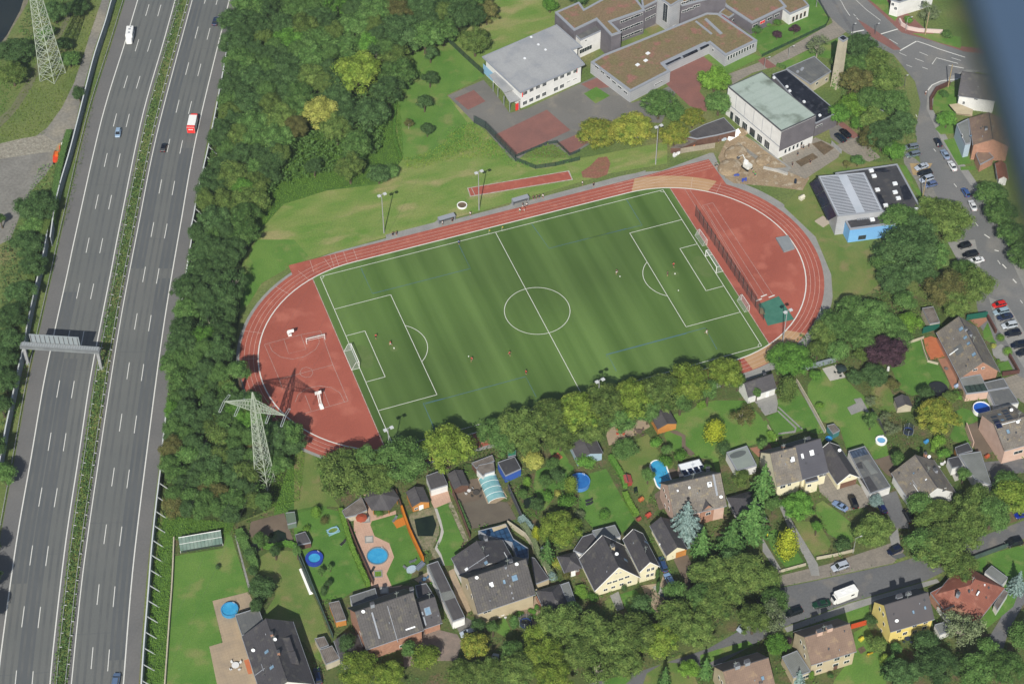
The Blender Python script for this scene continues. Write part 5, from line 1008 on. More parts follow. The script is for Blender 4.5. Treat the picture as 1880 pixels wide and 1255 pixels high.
for x,y in ((325,640),(358,678),(440,780),(400,735),(505,770)):
    g=b.L(P('C3',x,y)); w0.box((g.x,g.y,1.8),(.18,.18,3.6))
part('porch_column',w0,Trim,b.t)
for i in range(4): b.panel('C3',[590,640,545,690][i],[262,314,410,350][i],.6,.6,Skyw,'roof_vent',.3)
h_,pl=b.hit('C3',290,520,b.walls); h_.z=1.9; part('blue_mural',b._quad(h_,pl[3],Vector((0,0,1)),Vector(pl[1]),5.5,3.4,.05),mat('mural_blue',s(150,196,230),grain=.02),b.t)
b=Flat('school_building','tall dark grey school block with moss covered flat roof and white window bands','C3',[(755,88),(925,15),(960,65),(1150,-40),(1300,-40),(1385,72),(1145,155),(1220,228),(1150,252),(1045,140),(890,215)],9.4,Wgrey,Rgrn,rim=.7,cat='school')
for k,y0 in enumerate((150,208,262)):
    for x in (1235,1275,1315,1345): b.win('C3',x,y0-(x-1235)*.4+(0 if k else -2),2.6,.9,bars=3)
b=Flat('stair_block','white stair block with green glazing between the school wings','C3',[(883,232),(1035,168),(1088,212),(935,282)],7,Wt,Rflat,cat='school')
b.win('C3',970,345,5,1.7,bars=5); b.win('C3',972,283,.7,.6); b.win('C3',1093,270,1.4,5,bars=3)
b=Flat('stair_tower','light grey stair tower with tall white framed glazing at the upper edge','C4',[(205,-30),(285,-60),(400,-10),(310,45)],10.5,Wlgrey,Rgrn,rim=.5,cat='school')
b.win('C4',272,90,2.2,7,bars=2); b.win('C4',335,185,1.6,1,bars=2)
b=Flat('school_building','dark grey school wing behind the stair tower at the upper edge','C4',[(385,42),(350,-30),(640,-140),(700,-40)],9.2,Wgrey,Rgrn,rim=.6,cat='school')
for x,y in ((410,78),(450,62),(490,42),(405,20),(445,5)): b.win('C4',x,y,2.4,.9,bars=3)
b=Flat('school_building','dark school wing with white window rows left of the stair tower','C4',[(112,62),(100,-20),(190,-70),(215,10)],9.0,Wgrey,Rgrn,rim=.6,cat='school')
for x,y in ((150,70),(185,55),(150,130),(185,112)): b.win('C4',x,y,2.2,.9,bars=3)
b=Flat('school_building','low L shaped school wing under a red and green planted flat roof','C4',[(-250,435),(-165,385),(0,320),(560,92),(640,95),(915,285),(692,392),(582,303),(262,452),(308,497),(28,642)],4.3,Wlgrey,Rgrn,rim=.8,cat='school')
for i in range(10): b.win('C4',712+i*19,405-i*9.4,.8,1.7,bars=1)
b.strip('C4',[(235,440),(262,470),(582,310),(548,292)],Trim,'light_well_rim',.06); b.strip('C4',[(268,446),(282,458),(385,408),(368,394)],Rblack,'light_well',.09); b.strip('C4',[(385,390),(400,402),(500,356),(485,340)],Rblack,'light_well',.09); b.strip('C4',[(505,332),(520,345),(578,315),(560,300)],Rblack,'light_well',.09)
b.strip('C4',[(480,155),(490,150),(600,238),(590,244)],Trim,'roof_duct',.3); b.strip('C4',[(545,140),(560,132),(672,236),(655,244)],Trim,'roof_duct',.3); b.strip('C4',[(650,112),(672,104),(895,272),(880,280)],mat('red_sedum_strip',s(140,84,88),grain=.1),'planted_strip',.05)
for x,y in ((150,375),(135,425),(78,455)): b.box('C4',x,y,1.2,1,.25,Skyw,'roof_light')
b.win('C4',225,580,3.4,.5,bars=3); b.win('C4',605,350,.9,1)
for i in range(6): b.win('C3',1050+i*40,470+i*35,1.9,.8,bars=2)
b=Flat('school_building','single storey school block with olive planted roof and dark walls','C4',[(690,42),(640,-30),(1000,-90),(1120,48),(877,165)],4.4,Wgrey,Rgrn,rim=.8,cat='school')
for x,y in ((900,178),(950,155),(1000,130),(1050,108)): b.win('C4',x,y,2.2,1.1,bars=2,glass=Red if x==950 else None)
b=Flat('school_building','small white school annexe with olive roof near the street','C4',[(1085,58),(1050,-30),(1180,-70),(1278,42),(1142,102)],4.2,Wt,Rgrn,rim=.5,cat='school')
for x,y in ((1165,135),(1190,122),(1218,112),(1245,98)): b.win('C4',x,y,.9,2,bars=1,frame=Wbrick)
Flat('link_roof','low link building with a brownish roof between the planted roofs','C4',[(645,92),(690,52),(760,98),(716,128)],3.4,Wgrey,Rgrn,rim=.4,cat='building').win('C4',750,140,1.8,1.1)
# ---- gym hall
b=Flat('gym_hall','tall white gym hall with a stained mint green flat roof','C4',[(710,606),(945,502),(1325,806),(1082,916)],10.8,Wt,Rmint,rim=.22,cat='gym',rimm=Trimd)
for i,(x,y) in enumerate([(735,808),(776,840),(827,882),(879,925),(931,968),(982,1010)]): b.win('C4',x,y,1.3 if i==0 else 2.4,2.9,bars=1 if i==0 else 3,frame=Trimd if i in(0,3) else Wh)
h_,pl=b.hit('C4',1190,950,b.walls); A_=pl[0]; t_=pl[3]; n_=Vector(pl[1])
Lw=(b.L(P('C4',1325,806,10.8))-b.L(P('C4',1082,916,10.8))).length
part('grey_cladding',b._quad(A_+t_*Lw/2+Vector((0,0,6.6)),t_,Vector((0,0,1)),n_,Lw-.1,7.6,.05),Wgrey,b.t)
h2,pl2=b.hit('C4',900,800,b.walls); t2=pl2[3]; n2=Vector(pl2[1]); L2_=(b.L(P('C4',710,606,10.8))-b.L(P('C4',1082,916,10.8))).length
part('cornice_band',b._quad(pl2[0]+t2*L2_/2+Vector((0,0,4.7)),t2,Vector((0,0,1)),n2,L2_-.1,.3,.06),Trim,b.t)
for k in range(1,6): part('wall_joint',b._quad(pl2[0]+t2*L2_*k/6+Vector((0,0,7.4)),t2,Vector((0,0,1)),n2,.12,5.2,.04),Trim,b.t)
for k in range(5): b.win('C4',1110+k*28,1055-k*13,.9,1.6,bars=1)
b=Flat('gym_annexe','low annexe with a shiny fresh black roof along the gym hall','C4',[(1020,520),(1118,486),(1480,785),(1322,862)],5.4,Wgrey,Rblack,rim=.2,cat='building')
b.win('C4',1345,878,2.6,.7,bars=3)
for x,y in ((1030,548),(1140,640),(1240,715),(1350,810),(1120,610)): b.box('C4',x,y,.7,.7,.5,Skyw,'roof_vent')
b=Flat('caretaker_house','low house with a plain grey roof beside the concrete chimney','C4',[(1115,480),(1312,394),(1430,500),(1286,590)],4.0,Wconc,Rflat,rim=.15,over=.3,cat='house')
b.win('C4',1330,582,1.2,1);b.win('C4',1395,555,1,1); 
for x,y in ((1195,505),(1222,492),(1230,483)): b.box('C4',x,y,.7,.6,.5,Trim,'roof_vent')
g=P('C5',207,606); t=T('chimney_tower','tall square concrete chimney overgrown with ivy at its foot','chimney',(g.x,g.y,0),R(20))
part('shaft',MB().bar((0,0,0),(0,0,18.6),1.75,1.45,4),Wconc,t); part('rim',MB().bar((0,0,18.5),(0,0,19),1.55,1.55,4),Trim,t); part('flue',MB().bar((0,0,18.7),(0,0,19.03),1.15,1.15,4),Rblack,t)
vs=[];fs=[];rg=random.Random(2)
for i in range(260): 
    a=rg.uniform(0,2*PI);z=rg.uniform(0,9)*rg.random(); leaf(vs,fs,Vector((math.cos(a)*1.5,math.sin(a)*1.5,z)),Vector((math.cos(a),math.sin(a),.4)).normalized(),.5,rg)
part('ivy',MB().add(vs,fs),LF['green'],t)
# ---- storage sheds
b=Flat('storage_shed','long dark felt roofed storage shed full of clutter by the track','Y6',[(345,385),(640,232),(932,126),(1105,310),(830,378),(545,432)],2.9,Wdbrick,Rfelt,rim=.1,cat='shed')
b=Flat('storage_shed','low end of the storage shed with a patched corrugated roof','Y6',[(165,558),(390,432),(560,450),(305,556)],2.2,Wdbrick,Rold,rim=0,cat='shed')
# ---- youth centre
b=Flat('youth_centre','blue walled youth centre with dark flat roof full of white domes','Y5',[(372,262),(1165,147),(1515,790),(1440,905),(1010,925),(560,985),(495,868),(985,760)],5.2,Wblue,Rflatd,rim=.5,cat='building')
for x,y in ((832,240),(867,308),(1135,405),(910,484),(1137,515),(1178,592),(1017,683),(1420,735)): b.box('Y5',x,y,1.3,1.1,.5,Skyw,'roof_dome')
b.box('Y5',845,865,1.3,1.1,.5,Skyw,'roof_dome')
for i in range(7): b.box('Y5',660+i*22,862-i*3,.25,.4,.5,Trim,'roof_vent')
b.win('Y5',716,1085,2.3,1.6,frame=Trimd)
for l,k in (([(860,205),(1000,195),(1080,240),(1000,255),(870,240)],0),([(1200,430),(1290,410),(1360,540),(1340,600),(1250,610)],1),([(900,520),(960,540),(1010,640),(980,720),(940,640)],2)): b.strip('Y5',l,Rblack,'wet_patch',.012)
b2=Flat('hall_roof_block','taller hall of the youth centre under a striped silver roof','Y5',[(155,305),(745,258),(985,748),(402,815)],7.4,Wlgrey,Rsil,rim=.2,cat='building')
h_,pl=b2.hit('Y5',500,500,b2.slopes)
a,bb,cc,dd=[b2.L(P('Y5',*q,7.4)) for q in ((170,318),(738,272),(965,742),(410,800))]
mb=MB()
for k in range(26):
    f_=(k+.5)/26; p0=a.lerp(dd,f_);p1=bb.lerp(cc,f_)
    for u0,u1 in ((.02,.42),(.62,.98)): mb.bar(p0.lerp(p1,u0)+Vector((0,0,.08)),p0.lerp(p1,u1)+Vector((0,0,.08)),.1)
part('roof_rib',mb,mat('rib_dark_grey',s(84,84,92)),b2.t)  # dark grey ribs make the stripes of the silver roof
q=[P('Y5',*k) for k in ((0,0),)]
lo=[b2.L(P('Y5',50,392,3.6)),b2.L(P('Y5',282,872,3.6))]; hi=[b2.L(P('Y5',150,320,7.0)),b2.L(P('Y5',388,812,7.0))]
for k in range(3):
    f0,f1=k/3+.01,(k+1)/3-.01; vs=[lo[0].lerp(lo[1],f0),lo[0].lerp(lo[1],f1),hi[0].lerp(hi[1],f1),hi[0].lerp(hi[1],f0)]
    part('solar_collector',MB().add(vs+[v-Vector((0,0,.2)) for v in vs],[(0,1,2,3),(7,6,5,4),(0,4,5,1),(1,5,6,2),(2,6,7,3),(3,7,4,0)]),Solar,b2.t)
# ---- houses, bottom row
def garage(name,label,c,poly,h,wall,roof,rim=.12,cat='garage',**k): return Flat(name,label,c,poly,h,wall,roof,rim=rim,cat=cat,**k)
garage('garage','flat roofed grey green garage beside the round pool on the tan terrace','Z1',[(322,430),(590,345),(682,588),(402,668)],3,Wbeige,Rflat)
b=House('house','corner house at the bottom edge with slate roof and two flat dormers','Z1',(402,672),(640,1400),(1250,1250),5,9.2,wall=Wt,roof=Rs)
b.sky('Z1',688,852,.9,1.3);b.sky('Z1',748,1030,.9,1.3);b.chim('Z1',745,660,(.8,.6),.9,Wbrick);b.chim('Z1',822,870,(.8,.6),.9,Wbrick);b.dish('Z1',535,850);b.dish('Z1',785,725)
b.block('Z1',[(805,700),(950,680),(1000,830),(870,865)],6,7.6,Rs,'dormer');b.block('Z1',[(850,870),(1010,840),(1055,970),(895,990)],6,7.6,Rs,'dormer')
b.panel('Z1',610,1080,.12,3,Trim,'roof_ladder');b.panel('Z1',640,1030,2,.12,Trim,'roof_ladder')
garage('conservatory','dark blue glass conservatory behind the slate corner house','Z1',[(765,605),(860,520),(965,520),(1050,740),(830,690)],3,Trim,Skyg,.2,'conservatory')
b=House('workshop','dark gabled workshop in the shade of the bottom trees','Z1',(1460,722),(1560,1000),(1830,900),2.8,4.6,wall=Wt,roof=Rs,cat='garage')
garage('garden_shed','weathered board roofed shed with an orange timber front','Z1',[(1402,292),(1520,266),(1602,480),(1482,506)],2.3,Wwood,Rold,.05,'shed')
garage('garden_shed','small grey shed with two skylights by the long fence','Z1',[(1238,702),(1350,676),(1402,775),(1300,812)],2.3,Wconc,Rold,.05,'shed')
garage('garden_shed','larger weathered shed under the bottom trees','Z1',[(1300,830),(1440,782),(1530,930),(1370,995)],2.5,Wconc,Rold,.05,'shed')
garage('annexe','flat roofed annexe on the back of the dark double house','Z2',[(172,425),(540,308),(605,560),(236,640)],3,Wt,Rflat,cat='annexe')
b=RH('house','dark double house with ribbed tiles, ladder strips and two chimneys','Z2',(405,1190),(1240,905),(240,650),5.4,9.4,wall=Wbrick,roof=Rg)
b.chim('Z2',498,560,(.9,.7),1.0,Trim);b.chim('Z2',1065,345,(.9,.7),1.0,Trim);b.dish('Z2',370,665);b.pipe('Z2',970,480,.3,.4);b.pipe('Z2',765,605)
b.panel('Z2',790,820,.14,9,Trim,'party_wall_cap');b.panel('Z2',545,840,.4,6.5,Trim,'roof_ladder',.14)
b.panel('Z2',1045,880,2.4,.35,Skyw,'skylight_strip');b.win('Z2',325,960,.9,.9);b.win('Z2',925,1135,1.3,1)
b=RH('house','lower brown roofed extension with one large skylight beside the double house','Z2',(1240,890),(1505,800),(1180,505),3.2,5.2,wall=Wbrick,roof=Rs)
b.sky('Z2',1293,635,1.5,1.9,fm=Trim);b.panel('Z2',1240,740,.35,3.4,Trim,'roof_ladder',.14)
garage('annexe','narrow flat annexe behind the house with the large skylight','Z2',[(1112,272),(1272,236),(1400,440),(1172,500)],3,Wt,Rs,cat='annexe')
b=garage('garage','long narrow row of garages with patched felt roof between two houses','Z3',[(20,482),(150,436),(462,1080),(320,1132)],3,Wt,Rfelt)
b.strip('Z3',[(175,800),(320,768),(360,850),(205,900)],Rcorr,'patched_roof_strip',.03);b.strip('Z3',[(20,485),(42,478),(330,1120),(318,1126)],Rcorr,'roof_edge',.05); b.door('Z3',385,1150,3,2.1,Wh,'garage_door')
b=RH('house','ribbed dark house with blue skylight, satellite dishes and a yellowish gable','Z3',(607,1040),(1276,815),(458,645),5.4,8.8,wall=Wbeige,roof=Rg)
b.chim('Z3',990,458,(.8,.7),1.0);b.chim('Z3',928,510,(.5,.5),.7);b.dish('Z3',1057,487);b.dish('Z3',598,643);b.sky('Z3',1032,628,1.5,1.5);b.sky('Z3',912,672,.7,1.1);b.sky('Z3',765,705,1.1,1.3,Skyw)
for x,y in ((955,600),(980,720),(1000,800),(1015,860)): b.panel('Z3',x,y,.25,.5,Trim,'roof_step')
b.win('Z3',485,730,.8,1.1);b.win('Z3',520,690,.8,1.1);b.win('Z3',540,840,.8,1.2);b.win('Z3',720,1010,2.2,1.1)
b=House('house','rear wing with joined dark roofs and a row of little roof steps','Z3',(305,397),(442,655),(1020,420),4.6,7.8,wall=Wt,roof=Rs)
b.chim('Z3',700,190,(.9,.7),1);b.sky('Z3',480,530,.9,1,Skyw);b.sky('Z3',705,455,1,1);b.panel('Z3',620,440,.15,6,Trim,'party_wall_cap');b.panel('Z3',940,385,3,.12,Skyw,'roof_rail')
b=garage('conservatory','large blue glass conservatory wrapped round the rear wing','Z3',[(612,90),(935,10),(1020,180),(1190,290),(1195,400),(1060,420),(1000,225),(720,150)],3,Trim,mat('conservatory_glass',s(44,72,104),s(60,94,130),sc=.8,rough=.15,spec=.6,stripe=(0,1.2,.4),stripe2=(1,1.5,.3)),.15,'conservatory')
b.strip('Z3',[(770,55),(925,5),(945,40),(790,95)],Wbeige,'awning_edge',.15)
garage('carport','narrow brown carport roof along the white boundary wall','Z3',[(1222,392),(1262,400),(1430,640),(1275,700)],2.6,Wbeige,Rs,.05,'carport')
House('garage','hipped dark double garage between the ribbed house and the street','Z3',(1276,772),(1410,1080),(1690,1010),2.7,4.6,wall=Wbeige,roof=Rs,hip=(3,3),cat='garage')
garage('garage','long white walled garage with pale roof next to the clipped hedge block','Z4',[(120,832),(215,800),(305,1060),(200,1092)],2.6,Wt,Rcorr)
b=House('annexe','small pyramid roofed annexe with brown walls beside the big cream house','Z4',(82,505),(166,696),(365,628),2.9,4.3,wall=Wdbrick,roof=Rs,hip=(2.2,2.2),cat='annexe')
b.door('Z4',265,700,1.2,2.2);b.win('Z4',316,668,.7,.8)
garage('annexe','dark flat wing behind the pyramid roofed annexe','Z4',[(265,440),(372,280),(490,242),(560,330),(372,482)],3.0,Wt,Rs,cat='annexe')
garage('annexe','pale roofed extension on the back of the big cream house','Z4',[(482,212),(745,146),(812,276),(570,350)],3,Wt,Rcorr,cat='annexe')
b=House('house','big cream house with a steep slate roof and a wide street gable','Z4',(335,532),(516,905),(1032,738),2.8,9.6,wall=Wcream,roof=Rs)
b.verge(Wh);b.chim('Z4',715,410,(1.1,.9),1.0,Wbeige);b.dish('Z4',765,495)
for x,y in ((637,888),(725,858),(820,826),(912,800)): b.win('Z4',x,y,1.1,.9)
for x,y in ((680,810),(745,790),(815,765),(885,740)): b.win('Z4',x,y,1.3,.8)
for x,y in ((762,700),(808,690)): b.win('Z4',x,y,.6,.5)
for x,y in ((830,895),(890,880),(950,860)): b.win('Z4',x,y,1.2,1.2,name='door_glazing')
b.sky('Z4',870,550,.9,1.4);b.box('Z4',895,470,2.6,2.6,.3,Rcorr,'roof_link') if hasattr(b,'box') else None
b=House('house','slim cream house with slate roof and cypress climbing its gable','Z4',(838,308),(1030,690),(1272,645),4.7,7.6,wall=Wcream,roof=Rs,over=.3)
b.verge(Wh);b.sky('Z4',1105,345,.9,1.5)
for x,y in ((1130,660),(1180,645),(1122,725),(1172,712)): b.win('Z4',x,y,.9,1.2)
for x,y in ((1120,805),(1165,790),(1195,780)): b.win('Z4',x,y,.5,1.6)
b=House('garage','long gabled garage with slate roof and a timber door end','Z4',(1147,152),(1338,500),(1578,420),2.8,5.0,wall=Wcream,roof=Rs,cat='garage')
b.door('Z4',1505,475,2.8,2.2,Wwood,'garage_door');b.pipe('Z4',1260,370,.2,.3,Skyw)
# ---- pink house group
b=RH('house','pink house with a weathered roof and a solar roofed conservatory','Z5',(298,940),(905,800),(215,562),5.4,8.8,wall=Wpink,roof=Rw)
b.chim('Z5',380,480,(.9,.7),1.1);b.chim('Z5',685,398,(.9,.7),1.1);b.sky('Z5',705,555,1.3,1.4,Skyw);b.sky('Z5',472,592,.7,.8,Skyw);b.sky('Z5',338,628,.6,.7,Skyw);b.panel('Z5',770,560,.5,5.5,Trim,'roof_ladder',.12);b.dish('Z5',836,717)
for x,y in ((180,620),(205,690),(238,750),(240,835),(195,800)): b.win('Z5',x,y,1,.9,bars=1)
b=House('dormer_gable','brick fronted dormer gable of the pink house half hidden by the blue spruce','Z5',(532,765),(602,885),(788,855),5.0,7.3,wall=Wbrick,roof=Rs,cat='house wing',over=.2); b.win('Z5',690,890,1.4,1.1)
b=garage('conservatory','conservatory with a white and blue panelled roof behind the pink house','Z5',[(342,330),(588,266),(668,400),(412,472)],3.3,Wpink,Skyw,.12,'conservatory')
for k in range(4): 
    b.strip('Z5',[(380+k*68,398-k*18),(430+k*68,385-k*18),(468+k*66,440-k*17),(418+k*66,456-k*17)],Solar,'solar_panel',.06)
House('garage','dark hipped garage in the shade of the firs','Z5',(1182,628),(1372,968),(1090,1050),2.8,5.2,wall=Wt,roof=Rs,hip=(3.5,0),cat='garage')
b=garage('garage','white garage with a flat mint grey roof and an oval puddle mark','Z5',[(900,190),(1135,112),(1250,340),(1020,405)],3,Wt,mat('mint_grey_roof',s(148,158,152),s(138,148,144),sc=.3,grain=.04),.25)
o=b.hit('Z5',1030,210,b.slopes)[0]; part('water_mark',MB().ell((o.x,o.y,o.z+.012),2.4,1.0,.01,20),mat('damp_mark',s(98,104,104)),b.t)
b=RH('house','half of a terrace with an old grey tiled roof and cream walls','Z6',(228,765),(522,690),(182,378),5.0,8.6,wall=Wcream,roof=Rw)
b.chim('Z6',298,330,(.7,.6),1.0,Wbrick);b.sky('Z6',405,455,1.3,1.4,Skyw);b.win('Z6',295,770,1.5,1.1);b.win('Z6',370,745,1,1.1)
b=RH('house','other half of the terrace with a smooth new slate roof and two white skylights','Z6',(510,690),(822,598),(446,300),5.0,8.6,wall=Wcream,roof=mat('new_slate',s(90,90,98),s(84,84,92),sc=.3,grain=.04,stripe=(1,.5,.06)))
b.chim('Z6',590,235,(.8,.7),.9);b.sky('Z6',520,418,.8,1.4,Skyw);b.sky('Z6',628,380,1.3,1.5,Skyw);b.win('Z6',735,640,1.2,1);b.win('Z6',775,630,.8,1)
b=garage('porch_extension','slate roofed two storey porch in front of the new slate roof','Z6',[(508,570),(648,535),(706,695),(562,730)],4.4,Wcream,Rs,cat='annexe');b.win('Z6',600,755,1.1,1)
b=House('garage','gabled double garage with brown roller door','Z6',(690,375),(925,742),(1178,662),2.9,5.6,wall=Wcream,roof=Rs,cat='garage')
b.verge(Wh);b.door('Z6',1045,745,4.6,2.1,mat('brown_roller_door',s(128,96,80),stripe=(2,.3,.2)),'garage_door');b.dish('Z6',945,370);b.win('Z6',1065,655,.8,.5)
b=garage('garage','flat roofed row of white garages with patched grey roof','Z6',[(1050,362),(1238,306),(1536,770),(1302,852)],3,Wt,Rflat)
b.strip('Z6',[(1190,680),(1290,645),(1390,800),(1300,840)],Rflatd,'dark_roof_patch',.02);b.strip('Z6',[(1130,510),(1200,480),(1220,560),(1150,560)],Rflatd,'dark_roof_patch',.02);b.strip('Z6',[(1060,370),(1230,318),(1280,395),(1095,445)],mat('glass_lean_to',s(90,104,124),s(60,72,92),sc=1.5,rough=.2,stripe=(0,.8,.4)),'glazed_roof_part',.03);b.strip('Z6',[(1210,480),(1260,460),(1390,610),(1310,630)],Rcorr,'raised_roof_light',.12)
b=House('house','house with a wide grey roof, white front gable and a tree at its corner','Y1',(228,800),(480,1180),(978,1032),3.6,8.2,wall=Wt,roof=Rw)
b.chim('Y1',735,785,(1,.8),.9,Trim);b.chim('Y1',618,600,(.8,.6),.9,Wbrick);b.dish('Y1',660,632);b.sky('Y1',630,878,.5,.7,Skyw);b.sky('Y1',487,805,.5,.6);b.panel('Y1',515,980,2.8,.12,Skyw,'roof_rail');b.panel('Y1',500,925,2.5,.12,Trim,'roof_rail');b.win('Y1',836,995,1.1,1.2)
b=garage('carport','big grey corrugated carport beside the car park trees','Y1',[(1002,592),(1256,556),(1386,952),(1185,870)],3,Wt,Rcorr)
garage('garden_shed','dark felt roofed shed with a glass front beside the grey carport','Y1',[(876,640),(1000,610),(1056,716),(930,748)],2.8,Wt,Rflatd,.05,'shed')
garage('garden_shed','flat black shed behind the grey carport','Y1',[(962,510),(1112,455),(1165,545),(985,592)],2.6,Wwood,Rflatd,.05,'shed')
b=House('house','house with solar panels on a patched brown roof and pink walls','Y1',(1910,445),(1532,545),(1326,96),6,9,wall=Wpink,roof=Rw)
for i in range(4):
    b.panel('Y1',1412+i*20,158+i*36,1.6,.9,Solar,'solar_panel'); b.panel('Y1',1535+i*20,88+i*30,1.6,.9,Solar,'solar_panel')
b.sky('Y1',1474,130,1,.9);b.sky('Y1',1508,195,1,.9);b.sky('Y1',1573,325,.9,1.2);b.dish('Y1',1606,95);b.dish('Y1',1680,232);b.panel('Y1',1580,225,7,.15,Skyw,'roof_rail');b.win('Y1',1690,560,2.6,1.2)
b=House('house','brick gabled house with grey roof, many skylights and a roof terrace','Y2',(272,348),(574,936),(1086,852),3.1,8.2,wall=Wbrick,roof=Rw)
for x,y,w_,l_ in ((590,305,1.2,1.4),(645,415,1,1.2),(685,490,.9,1.1),(755,630,1.1,1.3)): b.sky('Y2',x,y,w_,l_)
b.chim('Y2',648,320,(.7,.6),.8);b.chim('Y2',700,380,(1.3,.8),.8);b.panel('Y2',560,570,2.6,2.4,Rflat,'roof_terrace',.15);b.panel('Y2',500,600,.1,3,Skyw,'terrace_rail',.35);b.win('Y2',768,825,1.3,.9);b.win('Y2',870,805,.9,.8)
b=garage('sun_room','pink walled sun room with light roof and glass pergola','Y2',[(562,935),(835,885),(940,1100),(655,1135)],3,Wpink,Rcorr,.12,'annexe')
b.strip('Y2',[(625,1035),(880,1000),(925,1090),(675,1125)],mat('pergola_glass',s(52,66,64),s(74,90,82),sc=2,rough=.2,stripe=(0,1.4,.5)),'glass_roof',.04)
garage('garage','grey flat garage beside the brick gable','Y2',[(880,992),(1130,936),(1196,1050),(935,1092)],2.6,Wdbrick,Rflat)
garage('carport','dark blue grey carport between brick house and pool house','Y2',[(935,1100),(1200,1056),(1330,1250),(1020,1290)],2.5,Wt,Rflat,cat='carport')
garage('stone_shed','little stone shed with a weathered slab roof under the brown tree','Y2',[(90,42),(232,20),(318,220),(190,242)],2.7,Wconc,Rold,.05,'shed')
# ---- south east houses
b=House('house','yellow two storey house with dark smooth roof and two chimneys','Y4',(915,795),(440,935),(240,605),5.4,9.9,wall=Wyel,roof=mat('dark_smooth_roof',s(96,92,94),s(90,87,90),sc=.3,grain=.03),over=.3)
b.chim('Y4',530,575,(1.4,.9),1.1,Trim);b.chim('Y4',630,545,(1.2,.8),1.1,Trim);b.dish('Y4',503,832);b.sky('Y4',685,720,.6,.9);b.sky('Y4',812,675,.6,.9)
for x,y in ((325,690),(362,745),(368,850),(340,920)): b.win('Y4',x,y,.8,1.1,bars=1)
for x,y in ((530,925),(595,950),(700,865),(820,830),(700,935),(805,890)): b.win('Y4',x,y,1.2,1.2)
g1=P('Y4',895,640);g2=P('Y4',1105,930); d=(g2-g1);L_=d.length;c_=(g1+g2)/2
solo('garden_wall',MB().box((0,0,.95),(L_,.25,1.9)),Wt,'tall white garden wall beside the yellow house','wall',(c_.x,c_.y,0),math.atan2(d.y,d.x))
garage('garage','small grey roofed garage behind the tall white wall','Y4',[(915,860),(1015,830),(1080,920),(975,965)],2.4,Wt,Rcorr)
b=House('house','beige two storey house with brown roof and two brick chimneys','Y3',(1772,655),(1250,815),(1035,438),5.6,10.2,wall=Wbeige,roof=Rbr,over=.3)
b.chim('Y3',1340,450,(1.4,.9),1.0,Wpink);b.chim('Y3',1455,405,(1.4,.9),1.0,Wpink)
for x,y in ((1130,550),(1170,610),(1175,710)): b.win('Y3',x,y,.8,1.1,bars=1)
for x,y in ((1345,810),(1335,880),(1545,745),(1530,810),(1665,705),(1655,775)): b.win('Y3',x,y,1.5,1.1)
b.door('Y3',1518,890,1,2.1,Wdbrick)
garage('annexe','flat grey extension on the side of the beige house','Y3',[(912,722),(1086,650),(1242,890),(1045,962)],2.8,Wbeige,Rcorr,cat='annexe').win('Y3',1180,950,2,1.2)
b=House('house','reddish brown roofed house cut by the bottom edge','Y3',(838,1050),(315,1212),(98,832),5.6,10.2,wall=Wbeige,roof=Rbr,over=.3)
b.chim('Y3',395,835,(1.2,.9),1.0);b.chim('Y3',510,795,(1.2,.9),1.0);b.sky('Y3',690,965,.8,1);b.win('Y3',190,960,.8,1.1,bars=1);b.win('Y3',222,1015,.8,1.1,bars=1)
b=House('house','bungalow with a large hipped red tiled roof','Y4',(1395,806),(1672,462),(1215,186),3,6.6,wall=Wbrick,roof=Rred,hip=(5,5))
b.chim('Y4',1170,530,(.8,.7),.6,Trim);b.sky('Y4',1385,520,.5,1.3,Skyw);b.pipe('Y4',1290,500,.25,.4);b.pipe('Y4',1455,432,.2,.3,Skyw)
garage('annexe','low red tiled wing on the left of the hipped bungalow','Y4',[(868,515),(1010,440),(1150,640),(1010,700)],2.9,Wbrick,Rred,.05,'annexe')
garage('pergola','ribbed translucent pergola behind the red tiled bungalow','Y4',[(1458,290),(1530,222),(1706,352),(1640,430)],2.5,Wt,Rcorr,.05,'pergola')
garage('lean_to','narrow weathered lean-to along the red tiled bungalow','Y4',[(1556,640),(1664,482),(1712,512),(1592,700)],2.4,Wt,Rold,.05,'shed')
# ---- north east houses
b=Flat('house','white house at the upper edge behind the curved garden wall','C5',[(590,0),(640,-140),(860,-170),(900,-60),(650,18)],6,Wt,Rs,over=.2,cat='house')
for x,y in ((605,30),(625,60),(810,15)): b.win('C5',x,y,1,1.2)
b=RH('house','white walled house with dark roof and timber balcony behind the junction','C5',(1060,668),(1330,705),(1085,500),5.2,8,wall=Wt,roof=Rs)
b.win('C5',1186,690,1.2,.9);b.win('C5',1100,718,.8,1.2);b.block('C5',[(1000,730),(1060,722),(1165,765),(1160,800),(1050,790)],2.4,2.6,Wbeige,'balcony')
b=House('house','house with brown roof and pale blue side wall beside the aircraft edge','C5',(1138,825),(1165,1012),(1420,1000),6,8.6,wall=Wbrick,roof=Rbr,over=.3)
b.chim('C5',1255,905,(.8,.7),.9);b.sky('C5',1150,950,.6,.8)
garage('annexe','small mossy roofed annexe with red tiles in the north east','C5',[(1185,1080),(1225,1012),(1310,1100),(1215,1150)],3,Wbrick,Rbr,.1,'annexe')
House('annexe','low red tiled roof among the north east gardens','C5',(1320,1140),(1340,1250),(1410,1230),2.8,4,wall=Wt,roof=Rred,cat='annexe')
Flat('annexe','pale blue flat sided house wing above the brown roof','C5',[(1050,870),(1135,828),(1150,1000),(1110,1010)],5.2,mat('pale_blue_render',s(180,200,216),grain=.03),Rcorr,cat='annexe').win('C5',1090,950,1,1)
